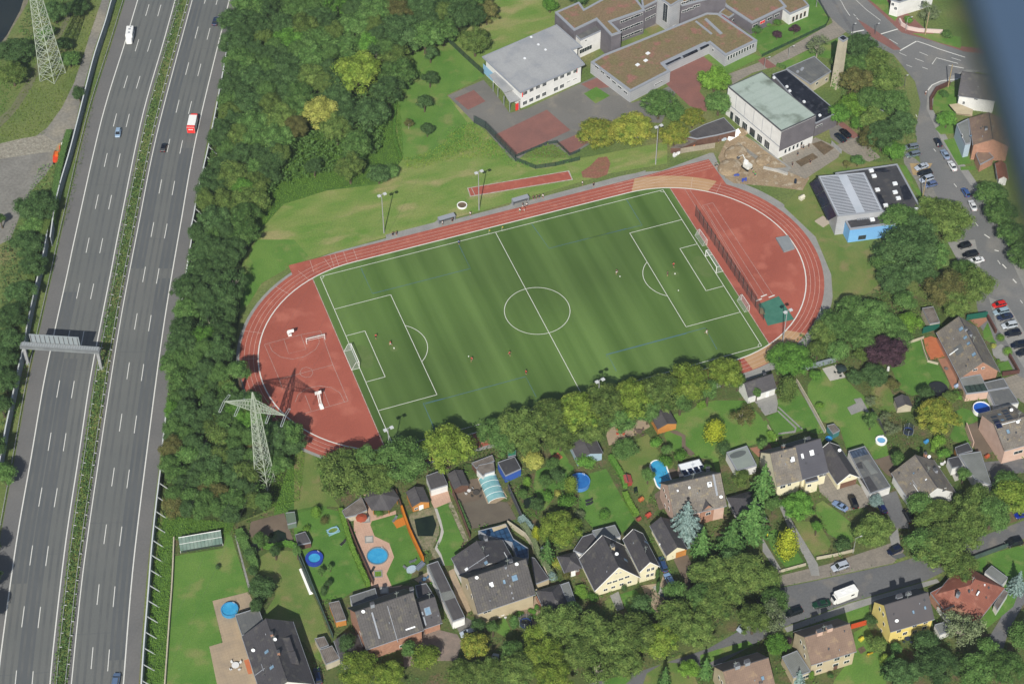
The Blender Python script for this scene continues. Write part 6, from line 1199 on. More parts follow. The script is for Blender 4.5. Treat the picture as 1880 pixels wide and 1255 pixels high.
# ---- garden sheds
def shed(label,c,A,Bp,Cp,he,hr,wall,roof,**k): return House('garden_shed',label,c,A,Bp,Cp,he,hr,wall=wall,roof=roof,over=.15,cat='shed',gut=False,**k)
b=shed('gabled timber garden shed with black felt roof by the square pond','D4',(804,480),(850,588),(976,550),2.3,3.4,Wwood,Rfelt); b.door('D4',915,595,1.2,1.8,Wh); b.win('D4',880,600,.9,.8)
garage('garden_shed','flat felt roofed shed above the pink paved terrace','D4',[(950,366),(1060,326),(1106,430),(985,466)],2.6,Wt,Rfelt,.05,'shed')
shed('grey gabled shed between the pink terrace and the brown terrace','D4',(1102,352),(1150,462),(1258,425),2.3,3.2,Wdbrick,Rfelt)
b=garage('garden_shed','blue painted shed with a dark sloping roof','D6',[(432,452),(550,410),(596,495),(486,545)],2.8,mat('blue_paint_boards',s(60,100,190)),Rflatd,.1,'shed')
garage('summer_house','old white painted summer house with broken boards on its roof','D6',[(285,500),(300,470),(405,450),(412,510),(345,530),(330,545)],2.5,Wt,Rold,.05,'shed')
garage('garden_shed','low brown board roof above the summer house','D6',[(250,455),(395,400),(410,440),(280,490)],2.2,Wdbrick,Rold,.05,'shed')
garage('garden_shed','small dark green shed behind the blue shed','D6',[(500,380),(560,365),(560,400),(505,412)],2.2,mat('green_boards',s(40,110,90)),mat('green_sheet',s(50,130,108),grain=.05),.05,'shed')
b=House('barn','wide grey roofed garden barn with pale blue end wall','D6',(935,318),(990,432),(1150,352),2.8,4.0,wall=mat('pale_blue_boards',s(170,196,214)),roof=Rfelt,over=.15,cat='shed')
shed('little red playhouse under the tall hedge','D6',(1296,545),(1310,600),(1372,578),1.3,1.9,mat('red_boards',s(160,70,60)),mat('red_felt',s(170,84,80),grain=.06))
shed('timber garden house with a curved black roof at the end of the winding path','E2',(442,132),(508,248),(656,190),2.3,3.4,Wwood,Rfelt)
b=RH('garden_house','white garden house with dark roof in front of a grey paved terrace','E3',(150,398),(384,320),(100,290),2.9,4.6,wall=Wt,roof=Rs,cat='garden house',over=.2);b.win('E3',235,385,1.4,1);b.door('E3',310,370,1,2);b.chim('E3',285,220,(.6,.5),.6)
shed('round topped shed with a red toy tractor in front','E4',(172,545),(200,620),(308,590),2.2,3.4,Wconc,Rfelt)
garage('garden_shed','small shed with rusty and teal sides by the long garden path','E3',[(800,632),(858,618),(905,672),(850,700)],2.1,mat('teal_boards',s(70,130,130)),Rold,.05,'shed')
garage('garden_hut','little dark roofed hut on the mown lawn','D3',[(842,340),(905,320),(940,386),(862,402)],2.0,Wdbrick,Rfelt,.05,'shed')
garage('garden_shed','green grey domed shed beside the pond terrace','D3',[(785,205),(840,198),(850,262),(795,275)],2.0,mat('green_grey_boards',s(110,130,112)),mat('moss_roof',s(104,122,102),grain=.1),.05,'shed')
garage('wood_store','cluttered wood store with corrugated sheets beside the pink terrace','D4',[(345,618),(470,530),(480,505),(525,610),(440,650),(370,665)],1.9,Wconc,Rold,.05,'shed')
g=P('D4',628,512,3.2); t=T('garden_pavilion','six sided garden pavilion with a grey roof beside the pink paving','pavilion',(g.x,g.y,0),R(10))
part('roof',MB().bar((0,0,2.5),(0,0,4.1),4.6,.15,6),Rfelt,t)
for k in range(6): a=2*PI*(k+.5)/6; part('post',MB().bar((math.cos(a)*3.9,math.sin(a)*3.9,0),(math.cos(a)*3.9,math.sin(a)*3.9,2.55),.09),Wwood,t)
# ================================================================ motorway furniture
Mnw=mat('noise_wall_panel',s(168,178,184),s(150,160,168),sc=.3,grain=.04,stripe=(2,.5,.1)); Mgal=mat('rail_steel',s(178,180,182),s(160,162,164),sc=1,grain=.05,rough=.5)
def multi(name,mb,m,parent,places):
    me=mb.mesh(name,m)
    for p,r_ in places: link(name,me,parent,tuple(p),r_)
def longthing(name,label,cat,line,builder):
    m=line[len(line)//2]; t=T(name,label,cat,(m[0],m[1],0)); return t,[Vector((p[0]-m[0],p[1]-m[1],0)) for p in line]
def noisewall(label,line,h_,struts=0,cap=True,name='noise_wall'):
    t,l=longthing(name,label,'noise barrier',line,None); mb=MB();ribbon(mb,l,.16,0,False,h_); part('wall_panel',mb,Mnw,t)
    part('top_rail',ribbon(MB(),l,.34,h_,False,.12),mat('wall_cap',s(214,220,222),grain=.02),t)
    cum=0;nx=0;pm=[];sm=[]
    for i in range(1,len(l)):
        d=(l[i]-l[i-1]);L_=d.length;d=d/max(L_,1e-6);n_=Vector((-d.y,d.x,0))
        while nx<=cum+L_:
            p=l[i-1]+d*(nx-cum); pm.append((p,math.atan2(d.y,d.x)))
            if struts: sm.append((p,math.atan2(d.y,d.x)))
            nx+=4.6
        cum+=L_
    multi('post',MB().box((0,0,h_/2),(.3,.3,h_+.1)),Mgal,t,pm)
    if struts: multi('strut',MB().bar((0,.1,h_-.1),(0,-struts,0),.13),mat('strut_paint',s(206,212,214),grain=.03),t,sm)
nwl=dense([tuple(v) for v in pts('C1',[(625,-40),(605,20),(580,110),(520,290),(480,440),(440,600),(403,745),(375,850),(330,1000),(300,1130),(275,1300)],3.6)],4)
noisewall('pale noise wall beside the gravel road at the upper left of the motorway',nwl,3.6)
nwl=dense([tuple(v) for v in pts('D1',[(262,-10),(240,120),(212,240),(190,330),(150,520),(128,650),(105,740),(80,860),(52,990),(30,1090),(8,1220),(-15,1330)],3.6)],4)
noisewall('noise wall left of the gantry, partly grown over with ivy',nwl,3.6)
R1=dense([tuple(v) for v in pts('C1',[(1330,-50),(1318,0),(1285,110),(1245,260),(1235,330),(1195,540),(1150,770),(1120,900),(1090,1030),(1062,1180),(1045,1260)],3.0)],4)
noisewall('right hand noise wall with white slanted struts beside the upper wood',R1,3.0,-2.2)
R2=dense([tuple(v) for v in pts('D1',[(1066,-20),(1050,60),(1030,180),(1012,300),(996,410)],3.0)],4); noisewall('short stretch of noise wall half swallowed by trees across from the gantry approach',R2,3.0,-1.8)
R3=dense([tuple(v) for v in pts('D1',[(912,1000),(900,1110),(888,1200)],3.0)],4); noisewall('isolated piece of noise wall between bushes with a small blue plate',R3,3.0,-1.8)
R4=dense([tuple(v) for v in pts('D2',[(880,75),(862,220),(848,340),(830,520),(815,720),(800,900),(785,1090),(772,1300)],3.0)],4); noisewall('lower right noise wall beside the long lawn',R4,3.0,-2.4)
def rail(label,line,tick=.55):
    t,l=longthing('guard_rail',label,'guard rail',line,None); part('beam',ribbon(MB(),l,.12,.5,False,.3),Mgal,t); pm=[];cum=0;nx=0
    for i in range(1,len(l)):
        d=(l[i]-l[i-1]);L_=d.length;d=d/max(L_,1e-6);n_=Vector((-d.y,d.x,0))
        while nx<=cum+L_:
            pm.append((l[i-1]+d*(nx-cum),math.atan2(d.y,d.x))); nx+=4.1
        cum+=L_
    multi('post',MB().box((0,0,.42),(.12,.12,.84)).box((0,tick/2,.66),(.14,abs(tick)+.1,.14)),mat('rail_post',s(214,216,216),grain=.02),t,pm)
rail('left steel guard rail of the planted central reservation',off(L1,wA+1.6)[1:]); rail('right steel guard rail of the planted central reservation',off(L3,-1.3)[1:])
rail('steel guard rail along the left hard shoulder',off(L1,-4.6)[1:],.0)
# gantry
a=P('D1',155,738);b_=P('D1',556,765);c_=(a+b_)/2;d=b_-a;L_=d.length;t=T('sign_gantry','wide steel sign gantry seen from above across the left carriageway','gantry',(c_.x,c_.y,0),math.atan2(d.y,d.x))
H_=7.0; part('beam',MB().box((0,0,H_),(L_+1.6,1.5,1.0)).box((0,-1.02,H_+.1),(L_+1.4,.08,.6)),mat('gantry_paint',s(142,148,150),s(128,132,136),sc=.5,grain=.04),t)
part('walkway',MB().box((0,.2,H_+.63),(L_+1.0,1.2,.1)),mat('gantry_grate',s(158,164,168),grain=.05,stripe=(0,.7,.3)),t)
for sx in (-1,1): part('post',MB().box((sx*L_/2,0,H_/2),(.8,.7,H_)).box((sx*L_/2,0,.15),(1.2,1.2,.3)),Mgal,t)
sp=part('sign_panel',MB().box((-.35-1.2,1.15,H_+1.9),(17.4*.78,.12,3.3)),mat('sign_back',s(150,160,166),grain=.02),t)
for k in range(11): part('fin',MB().box((-8.0+k*1.28,.85,H_+1.9),(.1,.5,3.2)),Mgal,sp)
# pylons
Mpy=mat('pylon_paint',s(178,188,172,1.3),s(162,172,156,1.3),sc=.5,grain=.04)
def pylon(label,feet,top,hw,arm=None,armz=None,th=.11,segs=14):
    ctr=sum(feet,Vector())/len(feet); t=T('lattice_pylon',label,'pylon',(ctr.x,ctr.y,0)); f=[p-ctr for p in feet]; leg=MB();br=MB()
    def cor(z):
        k=z/top; k2=1-(1-hw)*min(1,k/.82) if k<.82 else hw*(1-(k-.82)/.18*.93); return [Vector((q.x*k2,q.y*k2,z)) for q in f]
    zs=[top*(1-(1-i/segs)**1.25) for i in range(segs+1)]
    for i in range(segs):
        A_,B_=cor(zs[i]),cor(zs[i+1])
        for k in range(4):
            leg.bar(A_[k],B_[k],th*1.25); j=(k+1)%4; br.bar(A_[k],B_[j],th*.62);br.bar(A_[j],B_[k],th*.62);br.bar(B_[k],B_[j],th*.6); 
    part('mast_leg',leg,Mpy,t);part('bracing',br,Mpy,t)
    if arm:
        for tip in arm:
            tp=tip-ctr; am=MB(); up=cor(armz+3.2); lo=cor(armz); near=sorted(range(4),key=lambda k:(lo[k]-tp).length)[:2]
            prev=None
            for k in near: am.bar(lo[k],tp,th*.95);am.bar(up[k],tp,th*.8)
            for i in range(1,10):
                u=i/10; q=[lo[near[0]].lerp(tp,u),lo[near[1]].lerp(tp,u),up[near[0]].lerp(tp,u),up[near[1]].lerp(tp,u)]
                am.bar(q[0],q[1],th*.5);am.bar(q[0],q[2],th*.5);am.bar(q[1],q[3],th*.5)
                if prev: am.bar(prev[0],q[1],th*.5);am.bar(prev[2],q[0],th*.45);am.bar(prev[3],q[1],th*.45)
                prev=q
            ar=part('cross_arm',am,Mpy,t); dirv=Vector((tp.x,tp.y,0)).normalized(); n_=Vector((-dirv.y,dirv.x,0))
            for u in (1.0,.5):
                q=tp*u; q=Vector((q.x,q.y,armz-.1)); ib=MB()
                for sg in (-1,1):
                    for off_ in (-.25,.25): ib.bar(q+dirv*off_,q+dirv*off_+n_*sg*3.0-Vector((0,0,.7)),.07)
                    ib.bar(q+dirv*.25+n_*sg*3-Vector((0,0,.7)),q-dirv*.25+n_*sg*3-Vector((0,0,.7)),.07)
                part('insulator',ib,mat('insulator_glass',s(190,198,200),rough=.3),ar)
    return t
feet=[P('F4',465,1105),P('F4',580,1085),P('F4',655,1060),P('F4',540,1082)]
fa=P('F4',466,1105);fb=P('F4',585,1088); dv=(fb-fa); nv=Vector((-dv.y,dv.x,0)).normalized(); 
u_=(P('F4',655,1060)-fa); c0=(fa+P('F4',655,1060))/2; hd=Vector((u_.x,u_.y,0))/2; pd=Vector((-hd.y,hd.x,0)); feet=[c0-hd,c0-pd,c0+hd,c0+pd]
pylon('large grey green lattice pylon with one cross arm beside the running track',feet,34.7,.42,[P('F4',165,295,28.6),P('F4',750,430,28.6)],28.6)
c0=P('C1',290,425); pylon('lattice mast on the bank beside the canal, cut by the upper edge',[c0+Vector((-4.2,-.8,0)),c0+Vector((-.2,-3.4,0)),c0+Vector((4.2,.8,0)),c0+Vector((.2,3.4,0))],44,.34,None,None,.12,18)
# overhead wires of the large pylon
tips=[P('F4',165,295,28.6),P('F4',315,300,28.6),P('F4',610,390,28.6),P('F4',750,430,28.6)]
dd=(tips[3]-tips[0]);dd.z=0;dd.normalize();nn=Vector((-dd.y,dd.x,0))
for k,tp in enumerate(tips):
    mb=MB().bar(-nn*3+Vector((0,0,-.8)),nn*3+Vector((0,0,-.8)),.022,n=3)
    for sg in (-1,1):
        prev=None
        for i in range(13):
            u=i/12; q=nn*sg*(3+u*170); z=-.8-9*(1-(1-u)**2); q=Vector((q.x,q.y,z))
            if prev: mb.bar(prev,q,.013,n=3)
            prev=q
    solo('power_line',mb,mat('wire',s(96,100,98)),['outer left power line of the large pylon','inner left power line of the large pylon','inner right power line of the large pylon','outer right power line of the large pylon'][k],'power line',tuple(tp))
# ---- floodlights and lamps
Mlamp=mat('lamp_housing',s(210,214,216),grain=.02)
def flood(c,x,y,h_,label,heads=2):
    g=P(c,x,y); t=T('floodlight_mast',label,'floodlight',(g.x,g.y,0),R(10)); part('pole',MB().bar((0,0,0),(0,0,h_),.17,.1,8),Mgal,t); part('crossbar',MB().box((0,0,h_),(2.2,.12,.12)),Mgal,t)
    for sx in (-1,1):
        hd_=part('lamp_head',MB().box((sx*.9,-.3,h_+.1),(.9,.8,.35)),Mlamp,t); part('lens',MB().box((sx*.9,-.32,h_-.09),(.75,.6,.03)),Skyw,hd_)
flood('F',705,428,15,'left floodlight mast on the meadow by the long straight'); flood('F',879.5,386,15,'floodlight mast between the flower ring and the jump runway'); flood('F',1203.5,302,15,'floodlight mast in front of the autumn maples'); 
flood('F',1437,629,12.5,'floodlight mast by the green covered sand pit'); flood('F',717,856,15,'floodlight mast rising from the trees at the pitch corner');flood('F',1097,768,15,'floodlight mast in the middle of the tree row')
def pole(c,x,y,h_,label,name='street_lamp',cat='street lamp',m=None,r=.09,arm=1.2,az=0):
    g=P(c,x,y); t=T(name,label,cat,(g.x,g.y,0),az); part('pole',MB().bar((0,0,0),(0,0,h_),r,r*.7,8),m or Mgal,t)
    if arm: part('arm',MB().bar((0,0,h_),(arm,0,h_+.15),.05),m or Mgal,t); part('lamp_head',MB().box((arm+.2,0,h_+.12),(.6,.25,.14)),Mlamp,t)
Mwoodp=mat('pole_wood',s(186,166,128),s(160,142,110),sc=1,grain=.1)
for c,x,y,h_,l in (('C5',830,245,9,'tall wooden pole by the white curved garden wall'),('C5',990,610,9,'wooden pole at the junction garden'),('Y5',1480,625,9,'wooden pole beside the blue building car park')): pole(c,x,y,h_,l,'wooden_pole','pole',Mwoodp,.2,0)
pole('C5',695,215,5,'street lamp in front of the white curved wall');pole('C5',480,240,4,'traffic signal on the junction island','traffic_signal','traffic signal',Trimd,.12,.6);pole('C5',685,600,4,'grey post at the junction mouth','traffic_signal','traffic signal',Trimd,.1,.3)
pole('C4',1132,400,4,'lamp beside the school access road');pole('C4',963,478,4,'lamp at the red paved square');pole('C5',70,50,6,'lamp at the upper left of the junction road');pole('E5',555,450,6,'lamp in front of the round bush fence');pole('C5',325,230,3.5,'signal post at the pedestrian crossing','traffic_signal','traffic signal',Trimd,.1,.3)
# ---- goals
Mnet=mat('net_white',s(220,224,222),alpha=.22,grain=0); Mgoal=mat('goal_white',s(240,240,238,1.1),grain=0)
def goal(c,pA,pB,h_,dep,label,group=None,away=None,th=1):
    a=P(c,*pA);b_=P(c,*pB); d=b_-a;L_=d.length;ctr=(a+b_)/2; rz=math.atan2(d.y,d.x); t=T('football_goal',label,'goal',(ctr.x,ctr.y,.08),rz,group); n_=1 if away is None else away
    x=L_/2; part('frame',MB().bar((-x,0,0),(-x,0,h_),.09*th,n=8).bar((x,0,0),(x,0,h_),.09*th,n=8).bar((-x,0,h_),(x,0,h_),.09*th,n=8).bar((-x,0,0),(-x,n_*dep,0),.05*th).bar((x,0,0),(x,n_*dep,0),.05*th).bar((-x,n_*dep,0),(x,n_*dep,0),.05*th).bar((-x,0,h_),(-x,n_*dep*.4,h_),.04*th).bar((x,0,h_),(x,n_*dep*.4,h_),.04*th).bar((-x,n_*dep*.4,h_),(-x,n_*dep,0),.04*th).bar((x,n_*dep*.4,h_),(x,n_*dep,0),.04*th),Mgoal,t)
    k=n_*dep; part('net',MB().add([(-x,0,h_),(x,0,h_),(x,k*.4,h_),(-x,k*.4,h_),(x,k,0),(-x,k,0),(-x,0,0),(x,0,0)],[(0,1,2,3),(3,2,4,5),(0,3,5,6),(1,7,4,2)]),Mnet,t)
def W2(p): 
    w_=p-CAM; z=w_.dot(_f); return (940+FOC*w_.dot(_r)/z,627.5-FOC*w_.dot(_u)/z)
goal('F',W2(Vector((-52.9,-3.66,0))),W2(Vector((-52.9,3.66,0))),2.44,2.2,'full size goal standing on the left goal line',away=1)
goal('F',W2(Vector((52.9,3.66,0))),W2(Vector((52.9,-3.66,0))),2.44,2.2,'full size goal standing on the right goal line',away=1)
goal('E6',(450,570),(555,545),2,1.2,'small goal standing on the red area by the basketball court',away=1,th=.7)
goal('F2',(655,515),(700,578),2,1.4,'small goal against the catch fence, upper one',away=-1,th=.5);goal('F2',(905,900),(950,968),2,1.4,'small goal against the catch fence, lower one',away=-1,th=.5)
# catch fence
fl=[P('F2',632,408),P('F2',1035,1022)]; m_=(fl[0]+fl[1])/2; d=fl[1]-fl[0]; L_=d.length; t=T('catch_fence','tall green mesh catch fence behind the right goal','fence',(m_.x,m_.y,.07),math.atan2(d.y,d.x))
Mmesh=mat('fence_mesh',s(80,90,90),alpha=.2,grain=0); Mgp=mat('green_post',s(40,60,60),grain=0)
part('mesh',MB().box((0,0,2.1),(L_,.03,4.1)),Mmesh,t)
for k in range(18): part('post',MB().bar((-L_/2+L_*k/17,0,0),(-L_/2+L_*k/17,0,4.3),.06),Mgp,t)
def fence(c,l,h_,label,m=None,mp=None,step=2.5,name='fence',cat='fence',th=.03,base=0):
    line=[tuple(v) for v in pts(c,l)]; t,q=longthing(name,label,cat,line,None); part('panel',ribbon(MB(),q,th,base,False,h_),m or Mmesh,t); pm=[]
    for i in range(1,len(q)):
        d=q[i]-q[i-1];n_=max(1,int(d.length/step))
        for k in range(n_+1): pm.append((q[i-1]+d*k/n_,0))
    multi('post',MB().bar((0,0,0),(0,0,h_+.1),.05 if th<.1 else .09),mp or Mgp,t,pm)
Mfg=mat('green_fence',s(58,84,76),alpha=.35,grain=0)
fence('C3',[(0,285),(120,400),(258,525)],2.2,'green mesh fence running down to the white school wing',Mfg)
fence('C3',[(190,858),(270,900),(480,1120)],3.0,'high green fence around the lower left of the sports court',Mfg); fence('C3',[(480,1125),(620,1180),(760,1160),(930,1120)],1.6,'low green fence between court and jump runway',Mfg)
fence('C3',[(480,1100),(700,1010),(770,1000),(860,1088),(930,1060)],1.2,'low dark fence along the court edge',Mfg)
fence('C4',[(945,400),(1390,190),(1415,140),(1330,-10)],1.3,'low green fence round the school lawn with purple trees',Mfg)
fence('C4',[(1430,1010),(1500,1075)],1.6,'grey gate beside the two parked cars',Mgal,Mgal,name='gate',cat='gate')
brown=mat('brown_hedge_fence',s(104,72,66),s(90,64,58),sc=1,grain=.15)
fence('Y2',[(925,165),(1030,360)],1.3,'dark red brown fence beside the front lawn, upper part',brown,brown,th=.5);fence('Y2',[(1200,660),(1320,870),(1110,900)],1.3,'dark red brown fence round the lower front lawn',brown,brown,th=.5)
fence('C5',[(870,770),(868,700),(910,630),(1000,590)],1.2,'dark brown hedge like fence round the corner garden',brown,brown,th=.8)
solo('garden_wall',ribbon(MB(),[tuple(Vector(v)-P('C5',780,215)) for v in dense(pts('C5',[(650,150),(665,180),(710,208),(780,222),(950,232)]),2)],.5,0,False,1.3),mat('white_wall_pink_cap',s(228,206,200),grain=.03),'white curved garden wall of the house by the junction','wall',tuple(P('C5',780,215)))
def wall(c,l,h_,label,m=None,th=.18,name='garden_wall',cat='wall'):
    line=dense([tuple(v) for v in pts(c,l)],3); o=line[len(line)//2]; solo(name,ribbon(MB(),[(p[0]-o[0],p[1]-o[1],0) for p in line],th,0,False,h_),m or Wlgrey,label,cat,(o[0],o[1],0))
Gr=mat('green_grey_fence',s(84,104,96),s(70,88,82),sc=.6,grain=.08); Tealf=mat('teal_screen',s(30,100,84),grain=.05); Orf=mat('orange_boards',s(214,132,42),s(200,116,34),sc=.4,grain=.05,stripe=(2,.3,.1)); Redf=mat('red_boards_fence',s(208,84,44),grain=.05)
wall('D3',[(865,450),(940,640),(1075,975)],1.8,'long straight dark green garden fence beside the mown lawn',Gr,name='garden_fence',cat='fence')
wall('D3',[(100,365),(90,620),(70,900),(45,1255),(40,1320)],1.0,'low pale wall along the left side of the long lawn',Wconc,.3)
wall('D4',[(775,610),(830,770),(930,985)],1.9,'orange painted board fence beside the square pond',Orf,.5,'garden_fence','fence')
wall('D4',[(735,490),(775,610)],1.8,'dark board fence between pavilion and gabled shed',Wdbrick,.15,'garden_fence','fence')
wall('D4',[(380,690),(440,850),(570,1150)],1.6,'dark fence on the left of the pink paving',Wdbrick,.2,'garden_fence','fence')
wall('D6',[(100,620),(150,750),(240,985)],1.8,'dark fence between the narrow lawn and the brown terrace',Wdbrick,.2,'garden_fence','fence');wall('D6',[(505,640),(560,760),(600,850)],2.2,'tall dark fence right of the glass pool cover',Trimd,.2,'garden_fence','fence')
wall('Z3',[(950,20),(1150,160),(1290,380),(1425,670)],1.8,'long pale boundary wall right of the blue conservatory',Wconc,.25)
wall('E2',[(1380,235),(1420,300),(1450,350)],1.2,'small wall between the two back gardens',Wconc);wall('E3',[(575,190),(890,100)],1.9,'grey blue screen fence at the top of the middle garden',mat('blue_grey_screen',s(140,152,160),grain=.04),.3,'garden_fence','fence')
wall('Y2',[(90,360),(300,300)],2.2,'dark green tarpaulin screen beside the brick house',Tealf,.3,'screen','screen');wall('Y2',[(650,190),(915,150)],2.0,'dark green screen above the brick paved corner',Tealf,.3,'screen','screen')
wall('E3',[(545,265),(660,460),(785,690)],1.1,'low pale wall between the two long lawns',Wconc);wall('Y3',[(1700,400),(1880,350)],1.8,'red board fence between the beige and yellow houses',Redf,.2,'garden_fence','fence')
wall('E4',[(240,150),(310,120),(400,90)],1,'short stone wall at the purple beech',Wconc);wall('E4',[(380,110),(430,270),(510,290)],.8,'stone edging beside the terracotta terrace',Wconc)
wall('E4',[(0,650),(50,720),(110,830)],1.2,'dark garden fence along the trampoline garden',Trimd,.12,'garden_fence','fence');wall('E5',[(330,490),(440,470),(560,440)],.9,'low front wall with white gate posts along the side street',Wconc,.3)
wall('Y4',[(1250,190),(1400,130),(1700,20)],1.3,'clipped dark boundary wall of the red roofed bungalow',Gr,.4);wall('E5',[(85,575),(265,525)],.8,'low front wall below the golden cone tree',Wconc,.3)
wall('Z3',[(1280,870),(1385,1080)],1.2,'brick garden wall beside the hipped garage',Wbrick,.2);wall('D4',[(0,880),(50,1000),(165,1255)],1.2,'dark edging fence between the lower lawns',Gr,.15,'garden_fence','fence')
wall('E4',[(720,780),(775,930)],2.4,'pink wall below the large yellowish tree',Wpink,.2)
solo('upturned_boat',MB().add([(-4.2,-.5,0),(4.2,-.5,0),(4.2,.5,0),(-4.2,.5,0),(-3.8,0,.8),(3.8,0,.8)],[(0,1,5,4),(2,3,4,5),(0,4,3),(1,2,5),(3,2,1,0)]),Wh,'long white covered boat lying along the garden fence','boat',tuple(P('D3',910,625)),math.atan2(*(lambda v:(v.y,v.x))(P('D3',940,690)-P('D3',880,545))))
# ---- greenhouse, pool cover
a=P('D3',140,450);b_=P('D3',400,405); d=b_-a; L_=d.length; m_=(a+b_)/2; t=T('greenhouse','long low greenhouse with green grey panes at the head of the long lawn','greenhouse',(m_.x,m_.y,0),math.atan2(d.y,d.x))
part('glass_roof',MB().add([(-L_/2,0,.8),(L_/2,0,.8),(L_/2,3.0,2.4),(-L_/2,3.0,2.4),(-L_/2,4.2,.6),(L_/2,4.2,.6)],[(0,1,2,3),(3,2,5,4)]),mat('dusty_glass',s(132,150,140),s(104,128,118),sc=.5,rough=.3,stripe=(0,.9,.3)),t)
part('frame',MB().bar((-L_/2,3,2.42),(L_/2,3,2.42),.09).bar((-L_/2,0,0),(-L_/2,0,.8),.06).bar((L_/2,0,0),(L_/2,0,.8),.06).bar((-L_/2,1.5,1.62),(L_/2,1.5,1.62),.05),Wh,t); part('side_wall',MB().box((0,.02,.4),(L_,.06,.78)).add([(L_/2-.02,0,0),(L_/2-.02,4.2,0),(L_/2-.02,4.2,.6),(L_/2-.02,3,2.4),(L_/2-.02,0,.8)],[(0,1,2,3,4)]),mat('dark_panel',s(60,70,66)),t)
a=P('D6',300,575);b_=P('D6',370,738);e=P('D6',490,698); d=b_-a; L_=d.length; v=Vector((-d.y,d.x,0)).normalized(); wd_=(e-b_).dot(v); m_=(a+b_)/2+v*wd_/2; t=T('pool_cover','arched glass cover over the swimming pool on the brown terrace','pool cover',(m_.x,m_.y,0),math.atan2(d.y,d.x)); wd_=abs(wd_)
vs=[];fs=[];n_=10
for i in range(n_+1):
    an=PI*i/n_; 
    for sx in (-1,1): vs.append((sx*L_/2,math.cos(an)*wd_/2,math.sin(an)*1.2+.1))
fs=[(2*i,2*i+1,2*i+3,2*i+2) for i in range(n_)]; part('glass',MB().add(vs,fs),mat('pool_cover_glass',s(124,178,186),s(150,196,200),sc=.6,rough=.1,spec=.6,grain=.02),t)
for k in range(5):
    mb=MB(); x=-L_/2+L_*k/4
    for i in range(n_): a1=PI*i/n_;a2=PI*(i+1)/n_; mb.bar((x,math.cos(a1)*wd_/2,math.sin(a1)*1.2+.12),(x,math.cos(a2)*wd_/2,math.sin(a2)*1.2+.12),.06)
    part('rib',mb,Wh,t)
# ---- pools
Mpool=mat('pool_water',s(60,160,214),s(78,176,224),sc=.8,rough=.1,spec=.4,grain=.04,gsc=2); Mpoold=mat('pool_water_deep',s(44,104,178),s(58,124,196),sc=.6,rough=.1,spec=.4,grain=.04); Mliner=mat('pool_liner_blue',s(44,72,170),grain=.03)
def pool(c,x,y,rx,label,wall_=None,h_=1.1,water=None,ry=None,rim=.22,rz=0,ladder=True):
    g=P(c,x,y,h_); k=mscale(g)/CR[c][2]; R_=rx*k; ry_=(ry or R_); t=T('swimming_pool',label,'pool',(g.x,g.y,.05),rz)
    part('pool_wall',MB().ell((0,0,0),R_,ry_,h_,36,rim),wall_ or Mliner,t); part('rim',MB().ell((0,0,h_),R_+.05,ry_+.05,.06,36,rim+.02),Wh if wall_ is None or wall_ is Wh else wall_,t)
    part('water',MB().ell((0,0,h_-.3),R_-rim+.01,ry_-rim+.01,.1,36),water or Mpool,t)
    if ladder: part('ladder',MB().bar((R_*.68,R_*.72,0),(R_*.6,R_*.66,h_+.7),.05).bar((R_*.78,R_*.6,0),(R_*.7,R_*.54,h_+.7),.05).bar((R_*.68,R_*.72,h_*.5),(R_*.78,R_*.6,h_*.5),.05),Wh,t)
pool('D3',440,795,53,'round pool with plain blue water on the tan terrace at the lower left',mat('blue_pool_wall',s(70,150,200)),1.0)
pool('D3',960,480,54,'inflatable round pool with dark blue rim on the mown lawn',Mliner,.9,Mpool,rim=.7); pool('D4',600,940,78,'large round pool with bright blue water set in the pink paving',mat('rim_blue_grey',s(120,140,150)),.25,rim=.2)
pool('D6',1005,580,72,'round steel wall pool on the lawn behind the column tree',mat('steel_blue_wall',s(84,140,210)),1.3,Mpoold,rim=.14); pool('E3',1246,750,46,'small round pool with a white rim on the right of the middle lawn',Wh,.7,mat('pale_pool_water',s(110,172,220),s(124,184,226),sc=1),rim=.4)
pool('Y1',1270,55,100,'round royal blue pool beside the solar roofed house',Wh,1.2,mat('royal_pool_water',s(42,92,190),s(54,108,204),sc=.7,rough=.15),rim=.14); pool('E3',815,738,26,'tiny blue paddling pool behind the terrace houses',mat('paddling_blue',s(60,140,210)),.4,rim=.15,ladder=False)
g=P('E2',535,612); t=T('swimming_pool','oval ended sunken pool with white rim beside the pink house','pool',(g.x,g.y,.05),math.atan2(*(lambda v:(v.y,v.x))(P('E2',560,680)-P('E2',515,550)))); 
def stadium(hx,r,n=12): return [(hx+r*math.cos(R(-90+180*i/n)),r*math.sin(R(-90+180*i/n))) for i in range(n+1)]+[(-hx+r*math.cos(R(90+180*i/n)),r*math.sin(R(90+180*i/n))) for i in range(n+1)]
part('rim',MB().prism(stadium(2.9,2.25),0,.12),Wh,t); part('water',MB().prism(stadium(2.9,1.9),.05,.14),Mpool,t)
g=P('D3',1076,318); t=T('paddling_pool','small rectangular paddling pool in green and yellow on the mown lawn','paddling pool',(g.x,g.y,.05),R(8)); part('ring',MB().prism([(-1.5,-.95),(1.5,-.95),(1.5,.95),(-1.5,.95)],0,.4,top=False).ell((0,0,.35),1.55,1.0,.14,16,.3),mat('pool_ring',s(150,196,214)),t); part('water',MB().ell((0,0,.1),1.3,.8,.1,14),mat('green_water',s(70,120,70),s(150,160,60),sc=1),t)
